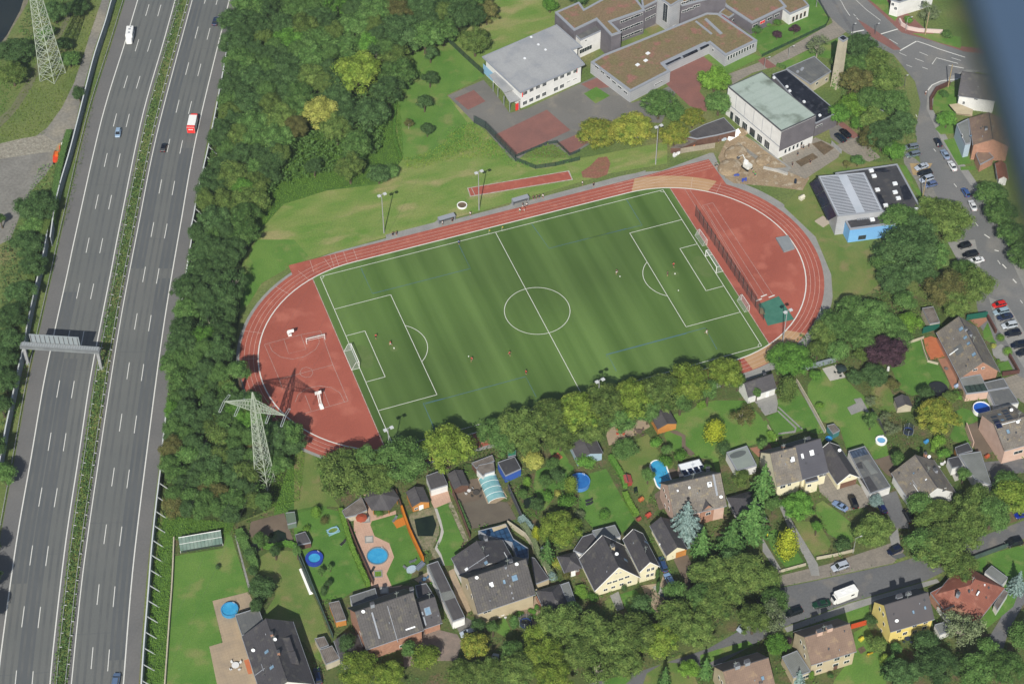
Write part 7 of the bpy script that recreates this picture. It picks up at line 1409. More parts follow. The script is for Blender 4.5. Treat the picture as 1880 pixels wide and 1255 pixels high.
# ---- trampolines
Mblk=mat('trampoline_mat',s(44,48,54),grain=.05); Mtb=mat('trampoline_blue',s(48,70,130))
def tramp(c,x,y,rx,label,ring,net=True,h_=.9):
    g=P(c,x,y,h_); R_=rx*mscale(g)/CR[c][2]; t=T('trampoline',label,'trampoline',(g.x,g.y,.05)); part('mat',MB().ell((0,0,h_),R_-.3,R_-.3,.04,24),Mblk,t); part('pad_ring',MB().ell((0,0,h_-.03),R_,R_,.1,24,.32),ring,t)
    for k in range(6): a=2*PI*k/6; part('leg',MB().bar((math.cos(a)*R_,math.sin(a)*R_,0),(math.cos(a)*R_,math.sin(a)*R_,h_+(1.8 if net else 0)),.05),Wire,t)
    if net: part('net',MB().ell((0,0,h_),R_,R_,1.8,24,.02),mat('tramp_net',s(70,80,90),alpha=.3,grain=0),t)
tramp('E3',1468,680,44,'blue ringed trampoline with safety net under the bare shrubs',Mtb); tramp('E4',512,475,76,'large black trampoline on the lawn of the brick house',Mblk,False); tramp('Z3',1160,1150,74,'dark blue trampoline in the shade beside the white terrace',Mtb,True,.8)
# ================================================================ sports gear, furniture, people, vehicles
def at(c,x,y,z=0): v=P(c,x,y,z); return (v.x,v.y,z)
def hd(c,p,q_): v=P(c,*q_)-P(c,*p); return math.atan2(v.y,v.x)
Mtin=mat('grey_mat',s(150,156,160),s(140,146,150),sc=.5,grain=.04)
a,b_,e=P('F2',1107,545),P('F2',1155,625),P('F2',1218,605); 
solo('high_jump_mat',MB().prism([(p.x-a.x,p.y-a.y) for p in (a,b_,e,P('F2',1180,532))],0,.7),Mtin,'grey covered high jump mat in the right infield','mat',(a.x,a.y,.06))
sheetp=pts('F2',[(1005,930),(1125,882),(1215,1018),(1060,1055)]); o=sheetp[0]
solo('sand_pit_cover',MB().prism([(p.x-o.x,p.y-o.y) for p in sheetp],0,.12),mat('green_tarpaulin',s(66,120,104),s(76,130,112),sc=.5,grain=.05,bump=.05),'dark green tarpaulin over the long jump pit','cover',(o.x,o.y,.06))
solo('sand_patch',MB().prism([(p.x-o.x,p.y-o.y) for p in pts('F2',[(1005,945),(1030,955),(1045,990),(1015,985)])],0,.14),M_sand,'strip of bare sand beside the green tarpaulin','sand',(o.x,o.y,.065))
def hoop(c,base,top,label,rz):
    g=P(c,*base); t=T('basketball_hoop',label,'basketball hoop',(g.x,g.y,.06),rz)
    part('stand',MB().box((0,-2.2,.25),(1.0,1.6,.5)).bar((-.3,-1.6,.3),(-.3,-.1,3.0),.09).bar((.3,-1.6,.3),(.3,-.1,3.0),.09).bar((0,-2.4,.4),(0,-.2,3.4),.07),Wh,t); part('backboard',MB().box((0,.05,3.4),(1.8,.08,1.15)),Wh,t); part('rim',MB().ell((0,.45,3.05),.24,.24,.03,12,.03),Redf,t)
hoop('E6',(520,900),0,'basketball hoop on a white wheeled stand at the lower end of the court',0); hoop('E6',(362,545),0,'basketball hoop with white board at the upper end of the court',PI)
g=P('F1',688,391); t=T('flower_ring','white ring planter with dark soil on the meadow','planter',(g.x,g.y,.04)); part('ring',MB().ell((0,0,0),1.5,1.5,.5,28,.22),Wh,t); part('soil',MB().ell((0,0,0),1.3,1.3,.35,20),M_soil,t)
def dugout(c,x,y,label):
    g=P(c,x,y); t=T('dugout',label,'dugout',(g.x,g.y,.05),R(3)); part('roof',MB().box((0,.3,2.1),(5,1.6,.08)),Trim,t); part('back_panel',MB().box((0,1.1,1.05),(5,.06,2.0)),mat('dugout_glass',s(120,130,136),alpha=.6),t); part('bench',MB().box((0,.6,.45),(4.6,.4,.08)).box((-2,.6,.22),(.1,.4,.44)).box((2,.6,.22),(.1,.4,.44)),Trimd,t)
    for sx in (-1,1): part('side_panel',MB().box((sx*2.5,.5,1.05),(.06,1.3,2.0)),Trim,t)
dugout('F1',598,490,'left team shelter with substitutes beside the track'); dugout('F1',1045,378,'right team shelter beside the track')
# corner flags, balls
for x,y,l in ((-h,wd,'upper left'),(h,wd,'upper right'),(h,-wd,'lower right')): 
    t=T('corner_flag','corner flag at the '+l+' corner of the pitch','corner flag',(x,y,.08)); part('staff',MB().bar((0,0,0),(0,0,1.5),.03),Wh,t); part('flag',MB().box((.2,0,1.32),(.4,.02,.3)),mat('flag_yellow',s(230,210,60)),t)
for i,(c,x,y,l) in enumerate([('F3',1248,377,'ball in front of the crouching player'),('F3',1600,359,'ball beside the player in the right penalty area'),('F3',1622,467,'loose ball in the right penalty area'),('F3',280,888,'ball beside a red player left of the centre'),('E6',952,594,'ball near the two red players at the left penalty area')]):
    v=P(c,x,y); solo('football',MB().ico((0,0,.13),.16,2),Wh,l,'ball',(v.x,v.y,.09),smooth=True)
# people
def body(pose):
    """one skinned surface: torso, neck, head, arms with hands of five fingers, legs"""
    J={'pel':(0,0,.95,.14),'wai':(0,0,1.1,.125),'che':(0,0,1.32,.15),'nec':(0,.01,1.5,.06),'hea':(0,.02,1.62,.09),'top':(0,.02,1.72,.075)}
    E=[('pel','wai'),('wai','che'),('che','nec'),('nec','hea'),('hea','top')]
    run=pose=='run'; sit=pose=='sit'
    for sx,n_ in ((-1,'l'),(1,'r')):
        f=.5 if (run and sx>0) else -.35 if run else 0
        if sit: leg=[('hip',(.1*sx,0,.93,.1)),('kne',(.12*sx,.42,.95,.07)),('ank',(.12*sx,.45,.55,.045)),('toe',(.12*sx,.6,.5,.04))]
        else: leg=[('hip',(.1*sx,0,.88,.105)),('kne',(.11*sx,f*.45+.02,.5,.068)),('ank',(.12*sx,f*.45-(.35 if f<0 else 0) if run else 0,.09 if f>=0 else .3,.045)),('toe',(.12*sx,(f*.45+.16) if f>=0 else f*.45-.4,.04 if f>=0 else .18,.038))]
        prev='pel'
        for k,(a,v) in enumerate(leg): J[a+n_]=v; E.append((prev,a+n_)); prev=a+n_
        g_=-f
        arm=[('sho',(.19*sx,0,1.42,.06)),('elb',(.27*sx,g_*.3+.02,1.15,.045)),('wri',(.27*sx,g_*.55+.1,.95 if not run else 1.1,.03)),('pal',(.27*sx,g_*.62+.13,.87 if not run else 1.05,.034))]
        prev='che'
        for a,v in arm: J[a+n_]=v; E.append((prev,a+n_)); prev=a+n_
        px_,py_,pz_,_=J['pal'+n_]
        for k,(dx,l_) in enumerate(((-.03,.075),(-.01,.09),(.012,.085),(.032,.065))): J['f%d'%k+n_]=(px_+dx,py_+.03,pz_-l_,.009); E.append(('pal'+n_,'f%d'%k+n_))
        J['th'+n_]=(px_-.055*sx,py_+.05,pz_-.02,.01); E.append(('pal'+n_,'th'+n_))
    K=list(J); me=bpy.data.meshes.new('b'); me.from_pydata([J[k][:3] for k in K],[(K.index(a),K.index(b)) for a,b in E],[]); o=bpy.data.objects.new('b',me); C.objects.link(o)
    sk=o.modifiers.new('s','SKIN'); sk.use_smooth_shade=True
    for i,k in enumerate(K): me.skin_vertices[0].data[i].radius=(J[k][3],J[k][3]); me.skin_vertices[0].data[i].use_root=(k=='pel')
    sb=o.modifiers.new('d','SUBSURF'); sb.levels=1
    dg=bpy.context.evaluated_depsgraph_get(); m2=bpy.data.meshes.new_from_object(o.evaluated_get(dg)); C.objects.unlink(o); bpy.data.objects.remove(o); m2.name='body'
    if not m2.materials: m2.materials.append(Mskin)
    m2.materials[0]=Mskin; return m2
Mskin=mat('skin',s(206,160,132),grain=0,rough=.6)
PROT={}
def person(c,x,y,label,shirt,shorts,pose='stand',hair=(60,46,36),rz=0,z0=.08,w_=None,group=None):
    if pose not in PROT:
        sit=pose=='sit'; bm_=body(pose); sh=MB().bar((0,0,.98),(0,0,1.3),.15,.19,10).bar((0,0,1.3),(0,0,1.46),.19,.09,10)
        for sx in (-1,1): sh.bar((.15*sx,0,1.43),(.25*sx,.02,1.2),.08,.065,8)
        so=MB().bar((0,0,.82),(0,0,1.02),.19,.16,10)
        for sx in (-1,1):
            if sit: so.bar((.1*sx,0,.92),(.12*sx,.4,.95),.12,.09,8)
            else: so.bar((.1*sx,0,.9),(.11*sx,.02 if pose=='stand' else .12*sx,.56),.115,.095,8)
        PROT[pose]=(bm_,sh.mesh('shirt'),so.mesh('trousers'),MB().ico((0,-.015,1.69),.115,2,(1,1.05,.95)).mesh('hair'),MB().box((-.05,.115,1.64),(.025,.02,.015)).box((.05,.115,1.64),(.025,.02,.015)).box((0,.12,1.58),(.05,.02,.012)).mesh('face_feature'))
    B_,S_,T_,H2,F2=PROT[pose]; v=w_ or P(c,x,y); t=T('person',label,'person',(v[0],v[1],z0-(.5 if pose=='sit' else 0)),rz,group)
    if pose=='sit': t.location.z=z0
    for nm,me,m in (('body',B_,Mskin),('shirt',S_,mat('cloth%d_%d_%d'%shirt,s(*shirt),grain=.05)),('trousers',T_,mat('cloth%d_%d_%d'%shorts,s(*shorts),grain=.05)),('hair',H2,mat('hair%d'%hair[0],s(*hair),grain=0)),('face',F2,mat('face_dark',s(90,50,44),grain=0))):
        o=link(nm,me,t,(0,0,-.48 if pose=='sit' else 0))
        if not me.materials: me.materials.append(m)
        o.material_slots[0].link='OBJECT'; o.material_slots[0].material=m
    t.scale=(1.08,1.08,1.04); return t
red,dk,wh,bl,gr=(200,60,44),(44,46,60),(226,226,226),(60,110,170),(120,180,120)
for i,a in enumerate([('E6',848,538,'player in red running near the left goal area',red,dk,'run'),('E6',932,578,'player in red standing next to a ball left of the penalty arc',red,wh,'run'),('F3',300,918,'player in red left of the centre with a ball at the feet',red,dk,'run'),('F3',541,882,'player in red below the centre circle',red,dk,'run'),('F3',647,1002,'player in red near the lower blue line',red,dk,'stand'),('F3',1590,315,'player in red shirt and dark shorts in the right penalty area',red,dk,'run'),('F3',1552,372,'dark clad player in the right penalty area',dk,dk,'stand'),('F3',1226,360,'player in dark top and white shorts right of the centre circle',dk,wh,'run'),('F2',697,1105,'player in white near the lower right blue line',wh,wh,'run'),('F3',217,172,'linesman in blue on the upper touch line',bl,dk,'stand')]): person(*a,rz=i*1.3,z0=.085)
SP=[('F1',268,575,'spectator in dark clothes, left of the pair at the path end',dk,dk),('F1',290,570,'spectator in dark clothes, right of the pair at the path end',dk,dk),('F1',570,508,'person in white in front of the left team shelter',wh,dk),('F1',629,490,'person in dark clothes at the right end of the left team shelter',dk,dk),('F1',738,452,'person in white shirt standing alone on the path',wh,dk),('F1',1055,400,'person at the front of the right team shelter',dk,wh),('F1',1080,398,'person in white beside the right team shelter',wh,dk),('F1',1120,355,'spectator first right of the right team shelter',dk,dk),('F1',1138,352,'spectator second right of the right team shelter',(130,120,110),dk),('F1',1155,348,'spectator third right of the right team shelter',dk,(90,90,100)),('F1',1178,345,'spectator in white, fourth right of the right team shelter',wh,dk),('F1',1417,266,'spectator in white further right on the path',wh,dk),('F1',1485,275,'spectator in dark clothes by the red weed patch',dk,dk),('F1',1038,432,'child in white on the track near the shelter',wh,(60,90,60)),('F1',1065,425,'child in red on the track near the shelter',red,wh),
('C4',1195,1090,'person in dark clothes walking in front of the gym hall',(50,80,90),dk),('C4',1235,1045,'person standing by the gym hall door',(90,110,120),dk),('C4',1272,1035,'person in black by the gym hall corner',dk,dk),('C4',1220,1042,'person in pale clothes by the gym hall wall',(170,170,170),dk),('C4',1283,1145,'person in black beside the flower bed',dk,dk),('C4',1158,1165,'workman in dark clothes at the trench end',dk,dk),('C4',620,1170,'workman in grey green at the track corner, left',(90,120,110),dk),('C4',633,1165,'workman in grey green at the track corner, right',(140,160,150),dk),('C4',885,1220,'workman in lime vest below the white digger',(120,190,70),(60,70,110)),('C4',898,1235,'workman in green vest below the white digger',(70,170,90),(60,70,110)),('C4',555,990,'workman in teal inside the storage shed yard',(40,110,110),dk),('C4',643,1000,'workman at the end of the storage shed',(70,80,100),dk),
('C5',833,665,'cyclist stopped at the street corner in white',wh,(120,60,60)),('F3',0,-1000,'',dk,dk)]
for i,a in enumerate(SP):
    if a[3]: person(*a[:3],a[3],a[4],a[5],'stand',rz=i*2.1,z0=.07)
# ---- cars
Mtyre=mat('tyre',(.012,.012,.013),grain=0); Mrim=mat('wheel_rim',s(170,172,176),rough=.4,grain=0,metal=.5); Mcg=mat('car_glass',(.012,.016,.02),rough=.06,spec=.7,grain=0); Mhl=mat('headlight_lens',s(226,230,232),rough=.1,grain=0); Mtl=mat('tail_light_lens',s(170,30,28),rough=.2,grain=0)
def paint(r,g,b): return mat('paint_%d_%d_%d'%(r,g,b),s(r,g,b,1.35),grain=0,rough=.28,spec=.6)
PT={}
def carproto(kind):
    # x: front +; list of stations (x, half width, bottom, belt height), cabin: (x0,x1,x2,x3,top)
    Lx,Wd={'hatch':(4.1,.86),'sedan':(4.6,.89),'estate':(4.7,.9),'suv':(4.6,.93),'van':(5.6,.98),'coupe':(4.3,.88)}[kind]; hx=Lx/2; bh={'suv':1.02,'van':1.15}.get(kind,.9)
    st=[(-hx,.74,.38,bh-.12),(-hx+.12,.86,.27,bh),(-hx+.9,1,.22,bh+.02),(0,1,.2,bh),(hx-1.25,1,.22,bh-.02),(hx-.4,.94,.26,bh-.16),(hx-.08,.84,.3,bh-.26),(hx,.7,.38,bh-.34)]
    vs=[];fs=[]
    for x,wk,zb,zt in st:
        w_=Wd*wk; vs+=[(x,-w_*.9,zb),(x,-w_,zb+.2),(x,-w_,zt-.12),(x,-w_*.88,zt),(x,w_*.88,zt),(x,w_,zt-.12),(x,w_,zb+.2),(x,w_*.9,zb)]
    for i in range(len(st)-1):
        for k in range(8): a=i*8+k;b=i*8+(k+1)%8; fs.append((a,a+8,b+8,b))
    fs+=[tuple(range(8)),tuple(range(len(vs)-1,len(vs)-9,-1))]
    body_=MB().add(vs,fs)
    cb={'hatch':(-hx+.15,-hx+.55,.35,1.15,1.46),'sedan':(-hx+.75,-hx+1.35,.3,1.15,1.42),'estate':(-hx+.1,-hx+.4,.45,1.25,1.48),'suv':(-hx+.1,-hx+.45,.5,1.25,1.72),'van':(-hx+.06,-hx+.15,1.5,2.2,2.05),'coupe':(-hx+.6,-hx+1.3,.0,.95,1.34)}[kind]
    x0,x1,x2,x3,zt=cb; w0=Wd*.86;w1=Wd*.7; z0=bh-.03
    g_=MB().add([(x0,-w0,z0),(x3,-w0,z0-.05),(x3,w0,z0-.05),(x0,w0,z0),(x1,-w1,zt-.05),(x2,-w1,zt-.05),(x2,w1,zt-.05),(x1,w1,zt-.05)],[(0,1,5,4),(1,2,6,5),(2,3,7,6),(3,0,4,7),(4,5,6,7)])
    rf=MB().add([(x1-.03,-w1-.01,zt-.07),(x2+.05,-w1-.01,zt-.07),(x2+.05,w1+.01,zt-.07),(x1-.03,w1+.01,zt-.07),(x1+.12,-w1*.86,zt),(x2-.12,-w1*.86,zt),(x2-.12,w1*.86,zt),(x1+.12,w1*.86,zt)],[(0,1,5,4),(1,2,6,5),(2,3,7,6),(3,0,4,7),(4,5,6,7)])
    for sy in (-1,1):
        rf.bar((x0,sy*w0,z0),(x1,sy*w1,zt-.06),.05); rf.bar((x3,sy*w0,z0-.04),(x2,sy*w1,zt-.06),.045); rf.bar(((x0+x3)/2-.1,sy*w0*1.0,z0),((x1+x2)/2,sy*w1,zt-.06),.04)
    if kind=='van':
        for sy in (-1,1): rf.add([(x0,sy*(w0+.01),z0),(x2-.6,sy*(w0+.01),z0),(x2-.6,sy*(w1+.02),zt-.06),(x1,sy*(w1+.02),zt-.06)],[(0,1,2,3) if sy<0 else (3,2,1,0)])
    wh_=MB().bar((0,-.11,0),(0,.11,0),.32,n=14); ri=MB().bar((0,-.12,0),(0,.12,0),.19,n=10)
    t=T('parked_car','x','car')
    bd=part('body',body_,paint(120,120,120),t,smooth=False); part('window_glass',g_,Mcg,t); part('roof',rf,paint(120,120,120),t)
    wm,rm=wh_.mesh('wheel',Mtyre),ri.mesh('rim',Mrim)
    for sx in (-1,1):
        for sy in (-1,1):
            o=link('wheel',wm,t,(sx*(hx-.82),sy*(Wd-.08),.32)); link('rim',rm,o)
    for sy in (-1,1):
        part('headlight',MB().box((hx-.12,sy*Wd*.62,bh-.38),(.22,.34,.16)),Mhl,t); part('tail_light',MB().box((-hx+.03,sy*Wd*.66,bh-.22),(.12,.28,.2)),Mtl,t); part('mirror',MB().box((x3-.25,sy*(Wd+.1),bh+.05),(.14,.18,.12)),paint(60,60,64),t)
    return t
def car(c,x,y,hx_,hy_,kind,col,label,group=None,name='parked_car',cat='car',nose=None):
    """x,y centre; hx_,hy_ another crop point towards the nose"""
    v=P(c,x,y,.5); r_=hd(c,(x,y),(hx_,hy_))
    if kind not in PT:
        PT[kind]=carproto(kind); t=PT[kind]; t.location=(v.x,v.y,.06); t.rotation_euler=(0,0,r_); t['label']=label; t['category']=cat; t.name=name
        if group: t['group']=group
        for ch in t.children:
            if ch.name.split('.')[0] in('body','roof'): ch.material_slots[0].link='OBJECT'; ch.material_slots[0].material=paint(*col)
        return t
    t=tree_copy(PT[kind],(v.x,v.y,.06),r_,label,group,mats={'body':paint(*col),'roof':paint(*col)}); t.name=name; t['category']=cat; return t
sil,blk,gry,wht,nav,rdd,blu,grn=(176,184,196),(26,30,38),(112,122,136),(228,230,232),(40,52,78),(206,40,34),(60,84,150),(24,62,42)
car('C1',648,730,643,760,'hatch',(150,176,204),'light blue car driving in the middle of the left carriageway',name='car'); car('C1',899,810,908,780,'hatch',(24,26,36),'small black car driving on the right carriageway, left lane',name='car')
car('C1',1182,118,1190,90,'sedan',(40,52,84),'dark blue car at the top of the right carriageway',name='car'); car('D2',636,1240,642,1205,'estate',(96,118,150),'blue grey car at the bottom edge of the right carriageway',name='car')
G1='cars parked along the main street'
CARS=[('C5',733,1028,690,1035,'estate',gry,'grey car half under the tree beside the main street'),('C5',746,1080,702,1090,'estate',(108,120,134),'blue grey car on its own beside the sandy bay'),('C5',806,1166,762,1182,'sedan',sil,'silver car first in the parking row above the black one'),('C5',828,1210,780,1220,'estate',blk,'black car third in the parking row by the youth centre'),('C6',909,172,870,184,'suv',(170,180,196),'silver suv fourth in the row by the youth centre'),('C6',937,206,900,215,'hatch',(92,108,146),'blue grey car last in the row by the wooden pole'),
('C5',920,995,905,965,'hatch',(24,32,52),'black car parked on the right side of the street'),('C5',970,1080,950,1045,'sedan',(140,158,184),'light blue grey car parked between black and white cars'),('C5',1020,1160,1000,1125,'sedan',wht,'white car parked on the right side of the upper street'),('C6',1160,257,1140,225,'hatch',(62,90,146),'blue car parked at the hedge trees'),('C6',1205,340,1190,305,'sedan',(222,226,230),'white car parked behind the blue one at the hedge trees'),
('C6',1152,596,1112,606,'hatch',(18,20,28),'small black car in the bay beside the olive tree'),('C6',1190,652,1145,662,'estate',(18,22,34),'black car in the middle of the bay beside the olive tree'),('C6',1228,692,1186,700,'sedan',wht,'white car half under the tree in the street bay'),
('C6',1375,974,1330,985,'hatch',rdd,'bright red car in the car park row'),('C6',1387,1018,1345,1028,'estate',(150,172,186),'pale silver blue car below the red one'),('C6',1411,1053,1370,1063,'sedan',nav,'dark blue car third in the car park row'),('Y2',1208,262,1110,280,'suv',(188,196,204),'silver suv in the car park row'),('Y2',1250,362,1160,378,'estate',(16,24,40),'black estate car next to the clipped ball'),('Y2',1330,510,1250,525,'estate',(16,28,48),'dark blue car at the right side of the car park'),('Y2',1390,605,1335,620,'sedan',(26,34,48),'dark car cut by the right edge of the car park'),
('C5',238,962,205,930,'estate',(24,38,56),'dark car on the driveway, left one of two'),('C5',272,932,238,900,'estate',(16,20,34),'black car on the driveway, right one of two'),('C5',524,770,530,700,'hatch',(180,190,200),'silver car hidden under the roadside trees'),
('Z4',1297,600,1270,530,'estate',(52,76,116),'dark blue estate beside the slim cream house'),('Z4',1378,785,1340,715,'estate',(140,172,214),'light blue estate on the paved drive of the cream house'),('Z4',1335,1020,1300,950,'suv',(22,32,52),'black car in the shade on the front drive of the cream house'),('Z4',1620,735,1605,660,'suv',(10,14,28),'black car on the brown drive below the timber garage door'),
('Z6',955,995,870,945,'coupe',(132,154,190),'light blue coupe on the curved drive'),('Z6',1105,945,1080,880,'suv',(14,16,28),'black car in the tree shade on the terrace drive'),('Z6',1435,1010,1400,945,'hatch',(26,36,86),'dark blue small car on the grey drive'),('Z6',1740,1105,1700,1030,'estate',(18,22,30),'black estate on the drive beside the grey roofed house'),
('E5',476,535,430,550,'suv',(178,186,198),'silver car parked on the pavement of the side street'),('E5',812,435,770,455,'hatch',(26,34,60),'dark blue small car under the olive tree on the side street'),('E5',362,765,312,775,'sedan',grn,'dark green car parked on the side street'),('E5',190,815,145,830,'estate',(16,28,30),'black green car on the side street left of the green one'),('E5',1545,390,1500,400,'suv',(20,26,30),'black car parked far right on the side street'),('E5',1595,215,1570,222,'hatch',(24,48,148),'royal blue car at the right edge'),
('E1',1490,850,1455,880,'hatch',(170,182,194),'pale car in the shade at the lane end'),('D5',1095,828,1070,835,'hatch',(180,192,206),'silver car before the white garage door'),('D5',1312,1060,1320,1030,'hatch',(176,190,204),'white car half hidden by the avenue trees'),('Z1',1275,1130,1265,1080,'estate',(24,38,70),'dark blue car between sheds and round tree at the bottom'),('E5',20,730,-20,740,'sedan',(26,32,44),'dark car hidden in the avenue shade')]
for a in CARS: car(*a[:7],a[7],group=None)
# motorhome, lorry, caravan
def boxy(name,label,cat,c,x,y,nx,ny,parts_,z=.06):
    v=P(c,x,y,1.2); t=T(name,label,cat,(v.x,v.y,z),hd(c,(x,y),(nx,ny)))
    for nm,mb,m in parts_: part(nm,mb,m,t)
    return t
def rbox(mb,x0,x1,w_,z0,z1,b=.12):
    q=[(x0,-w_+b),(x0+b,-w_),(x1-b,-w_),(x1,-w_+b),(x1,w_-b),(x1-b,w_),(x0+b,w_),(x0,w_-b)]; mb.prism(q,z0,z1-b); return mb.prism([(p[0]*.97,p[1]*.95) for p in q],z1-b,z1)
def wheels(xs,w_): 
    mb=MB()
    for x in xs:
        for sy in (-1,1): mb.bar((x,sy*w_-.12,.36),(x,sy*w_+.12,.36),.36,n=12)
    return mb
Wv=mat('vehicle_white',s(232,232,230,1.15),grain=.01,rough=.4)
boxy('motorhome','white motorhome driving at the top of the left carriageway','motorhome','C1',712,200,706,240,[('body',rbox(rbox(MB(),-3.3,1.6,1.12,.45,2.9),1.6,3.2,1.0,.45,2.2,.3),Wv),('windscreen',MB().add([(3.05,-.85,1.3),(3.05,.85,1.3),(2.3,.8,2.23),(2.3,-.8,2.23)],[(0,1,2,3)]),Mcg),('roof_hatch',MB().box((-1.5,0,2.95),(.7,.7,.12)).box((.3,0,2.95),(.6,.6,.12)).box((-2.6,.3,2.95),(.5,.4,.2)),Trim),('side_window',MB().box((-.8,1.13,1.9),(1.2,.04,.5)).box((-.8,-1.13,1.9),(1.2,.04,.5)),Mcg),('wheel',wheels((-2.1,2.2),.95),Mtyre)])
t=boxy('lorry','white box lorry with red back driving on the right carriageway','lorry','C1',1058,685,1068,640,[('cargo_box',rbox(MB(),-3.6,2.3,1.2,.9,3.2,.05),Wv),('cab',rbox(MB(),2.4,4.0,1.1,.5,2.4,.3),Red),('windscreen',MB().box((3.98,0,1.8),(.06,1.8,.7)),Mcg),('rear_door',MB().box((-3.63,0,2.0),(.06,2.3,2.2)),Red),('wheel',wheels((-2.4,-1.6,3.1),.95),Mtyre)])
Rt=[o for o in t.children if o.name.startswith('rear_door')][0]; part('lettering',MB().box((-3.68,-.5,2.3),(.03,.3,.34)).box((-3.68,-.1,2.3),(.03,.3,.34)).box((-3.68,.3,2.3),(.03,.3,.34)).box((-3.68,.6,2.3),(.03,.2,.34)),Wv,Rt)
part('red_band',MB().box((-3.1,0,3.21),(.9,2.38,.03)).box((-3.1,-1.215,2.0),(.9,.03,2.1)).box((-3.1,1.215,2.0),(.9,.03,2.1)),Red,t)
boxy('caravan','white camper van parked on the side street before the yellow house','camper van','E5',503,712,430,740,[('body',rbox(MB(),-3.2,2.6,1.12,.45,2.9,.15),Wv),('nose',rbox(MB(),2.5,3.4,.98,.45,2.0,.3),Wv),('roof_hatch',MB().box((-1.5,0,2.95),(.7,.7,.14)).box((.6,0,2.95),(.9,.6,.14)).box((-.4,-.4,2.93),(.4,.4,.1)),Wh),('side_window',MB().box((-1.6,-1.13,1.9),(.9,.04,.5)).box((1.0,-1.13,1.9),(.9,.04,.5)).box((-1.6,1.13,1.9),(.9,.04,.5)),Mcg),('windscreen',MB().box((3.1,0,1.9),(.6,1.6,.3)),Mcg),('wheel',wheels((-1.9,2.2),.95),Mtyre)])
# diggers and site things
def digger(label,c,x,y,rz,col,cabm,k=1):
    v=P(c,x,y); t=T('excavator',label,'excavator',(v.x,v.y,.07),rz); m=mat('digger_%s'%label[:4].strip(),s(*col,1.2),grain=.03)
    part('track',MB().box((0,-.85,.35),(2.8,.45,.7)).box((0,.85,.35),(2.8,.45,.7)),Mtyre,t); part('body',rbox(MB(),-1.5,1.0,1.05,.75,1.7,.3),m,t); part('cab',rbox(MB(),-.1,1.2,.5,.8,2.6,.15),cabm,t)
    part('boom',MB().bar((.8,-.6,1.3),(2.6,-.6,3.2),.2,.16).bar((2.6,-.6,3.2),(4.2,-.6,1.4),.16,.12),m,t); part('bucket',MB().prism([(3.9,-1.0),(4.6,-1.0),(4.6,-.2),(3.9,-.2)],.7,1.3),Trimd,t)
    for o in t.children: o.scale=(k,k,k)
digger('white mini excavator on the building site beside the gym','C4',840,1175,R(110),(206,206,200),Wv,1.0); digger('red and orange small excavator at the gravel yard','C1',318,885,R(70),(210,70,40),mat('cab_orange',s(226,110,40)),1.1)
v=P('C1',360,818); t=T('portable_toilet','blue portable toilet with a white roof beside the gravel yard','portable toilet',(v.x,v.y,.03),R(-20)); part('cabin',MB().box((0,0,1.1),(1.7,1.5,2.2)),mat('toilet_blue',s(60,120,190)),t); part('roof',MB().box((0,0,2.28),(1.8,1.6,.16)),Wh,t); part('door',MB().box((0,-.77,1.05),(.8,.05,1.9)),mat('toilet_door',s(80,140,206)),t)
solo('pipe_stack',MB().bar((-1.2,-.3,.25),(1.2,-.3,.25),.22,n=8).bar((-1.2,.2,.25),(1.2,.2,.25),.22,n=8).bar((-1.2,0,.62),(1.2,0,.62),.22,n=8),mat('rust_orange',s(170,96,60)),'stack of rusty orange pipes at the gravel yard','pipes',tuple(P('C1',300,850)),R(70))
rg=random.Random(4)
for i,(c,x,y,sz,col,l) in enumerate([('Y6',600,440,(4,1,.6),(230,232,236),'long white sacks at the open front of the storage shed'),('Y6',735,425,(1.6,1.2,1.0),(226,150,100),'orange crates at the storage shed'),('Y6',805,410,(1.6,1.6,1.8),(30,100,90),'dark green cabinet at the storage shed'),('Y6',930,445,(2,1.6,1.2),(200,214,226),'pale blue crate beside the white tent'),('Y6',230,675,(1.6,1.2,1.2),(232,232,232),'white sack at the low end of the storage shed'),('Y6',275,655,(1,1,1),(236,236,236),'second white sack at the low end of the storage shed'),('Y6',250,590,(3,2,1),(140,110,96),'brown pile of scrap at the low end of the storage shed'),('Y6',480,545,(2.6,.8,.9),(214,130,80),'orange tubs on top of the timber fence'),('Y6',1120,960,(1.6,1.4,.4),(80,100,180),'blue plastic sheet on the building site, left'),('Y6',1225,1020,(2.6,1,.3),(70,90,180),'blue plastic sheet on the building site, right')]):
    v=P(c,x,y); mb=MB(); 
    for k in range(4): mb.box((rg.uniform(-.3,.3)*sz[0],rg.uniform(-.3,.3)*sz[1],sz[2]*(.25+.1*k)),(sz[0]*rg.uniform(.3,.6),sz[1]*rg.uniform(.4,.7),sz[2]*rg.uniform(.4,.6)),rg.uniform(0,1))
    solo(l.split(' at ')[0].split(' on ')[0].split(' beside ')[0].split()[-1].rstrip(','),mb,mat('clutter%d'%i,s(*col),grain=.1),l,'site clutter',(v.x,v.y,.1),R(15))
v=P('Y6',1060,385); solo('tent',MB().add([(-2.6,-1.2,0),(2.6,-1.2,0),(2.6,1.2,0),(-2.6,1.2,0),(-2.2,0,1.6),(2.2,0,1.6)],[(0,1,5,4),(2,3,4,5),(0,4,3),(1,2,5)]),Wh,'white sheet tent at the right end of the storage shed','tent',(v.x,v.y,.08),R(20))
wall('Y6',[(305,640),(550,600),(800,560)],2.0,'weathered timber fence in front of the storage shed',mat('weathered_timber',s(178,168,150),s(160,150,134),sc=.5,grain=.06,stripe=(0,.5,.2)),.1,'timber_fence','fence')
wall('Y6',[(1500,855),(1700,900),(1850,950)],.6,'pale kerb wall along the trench on the building site',M_light,.8)
v=P('Y6',1460,640); 
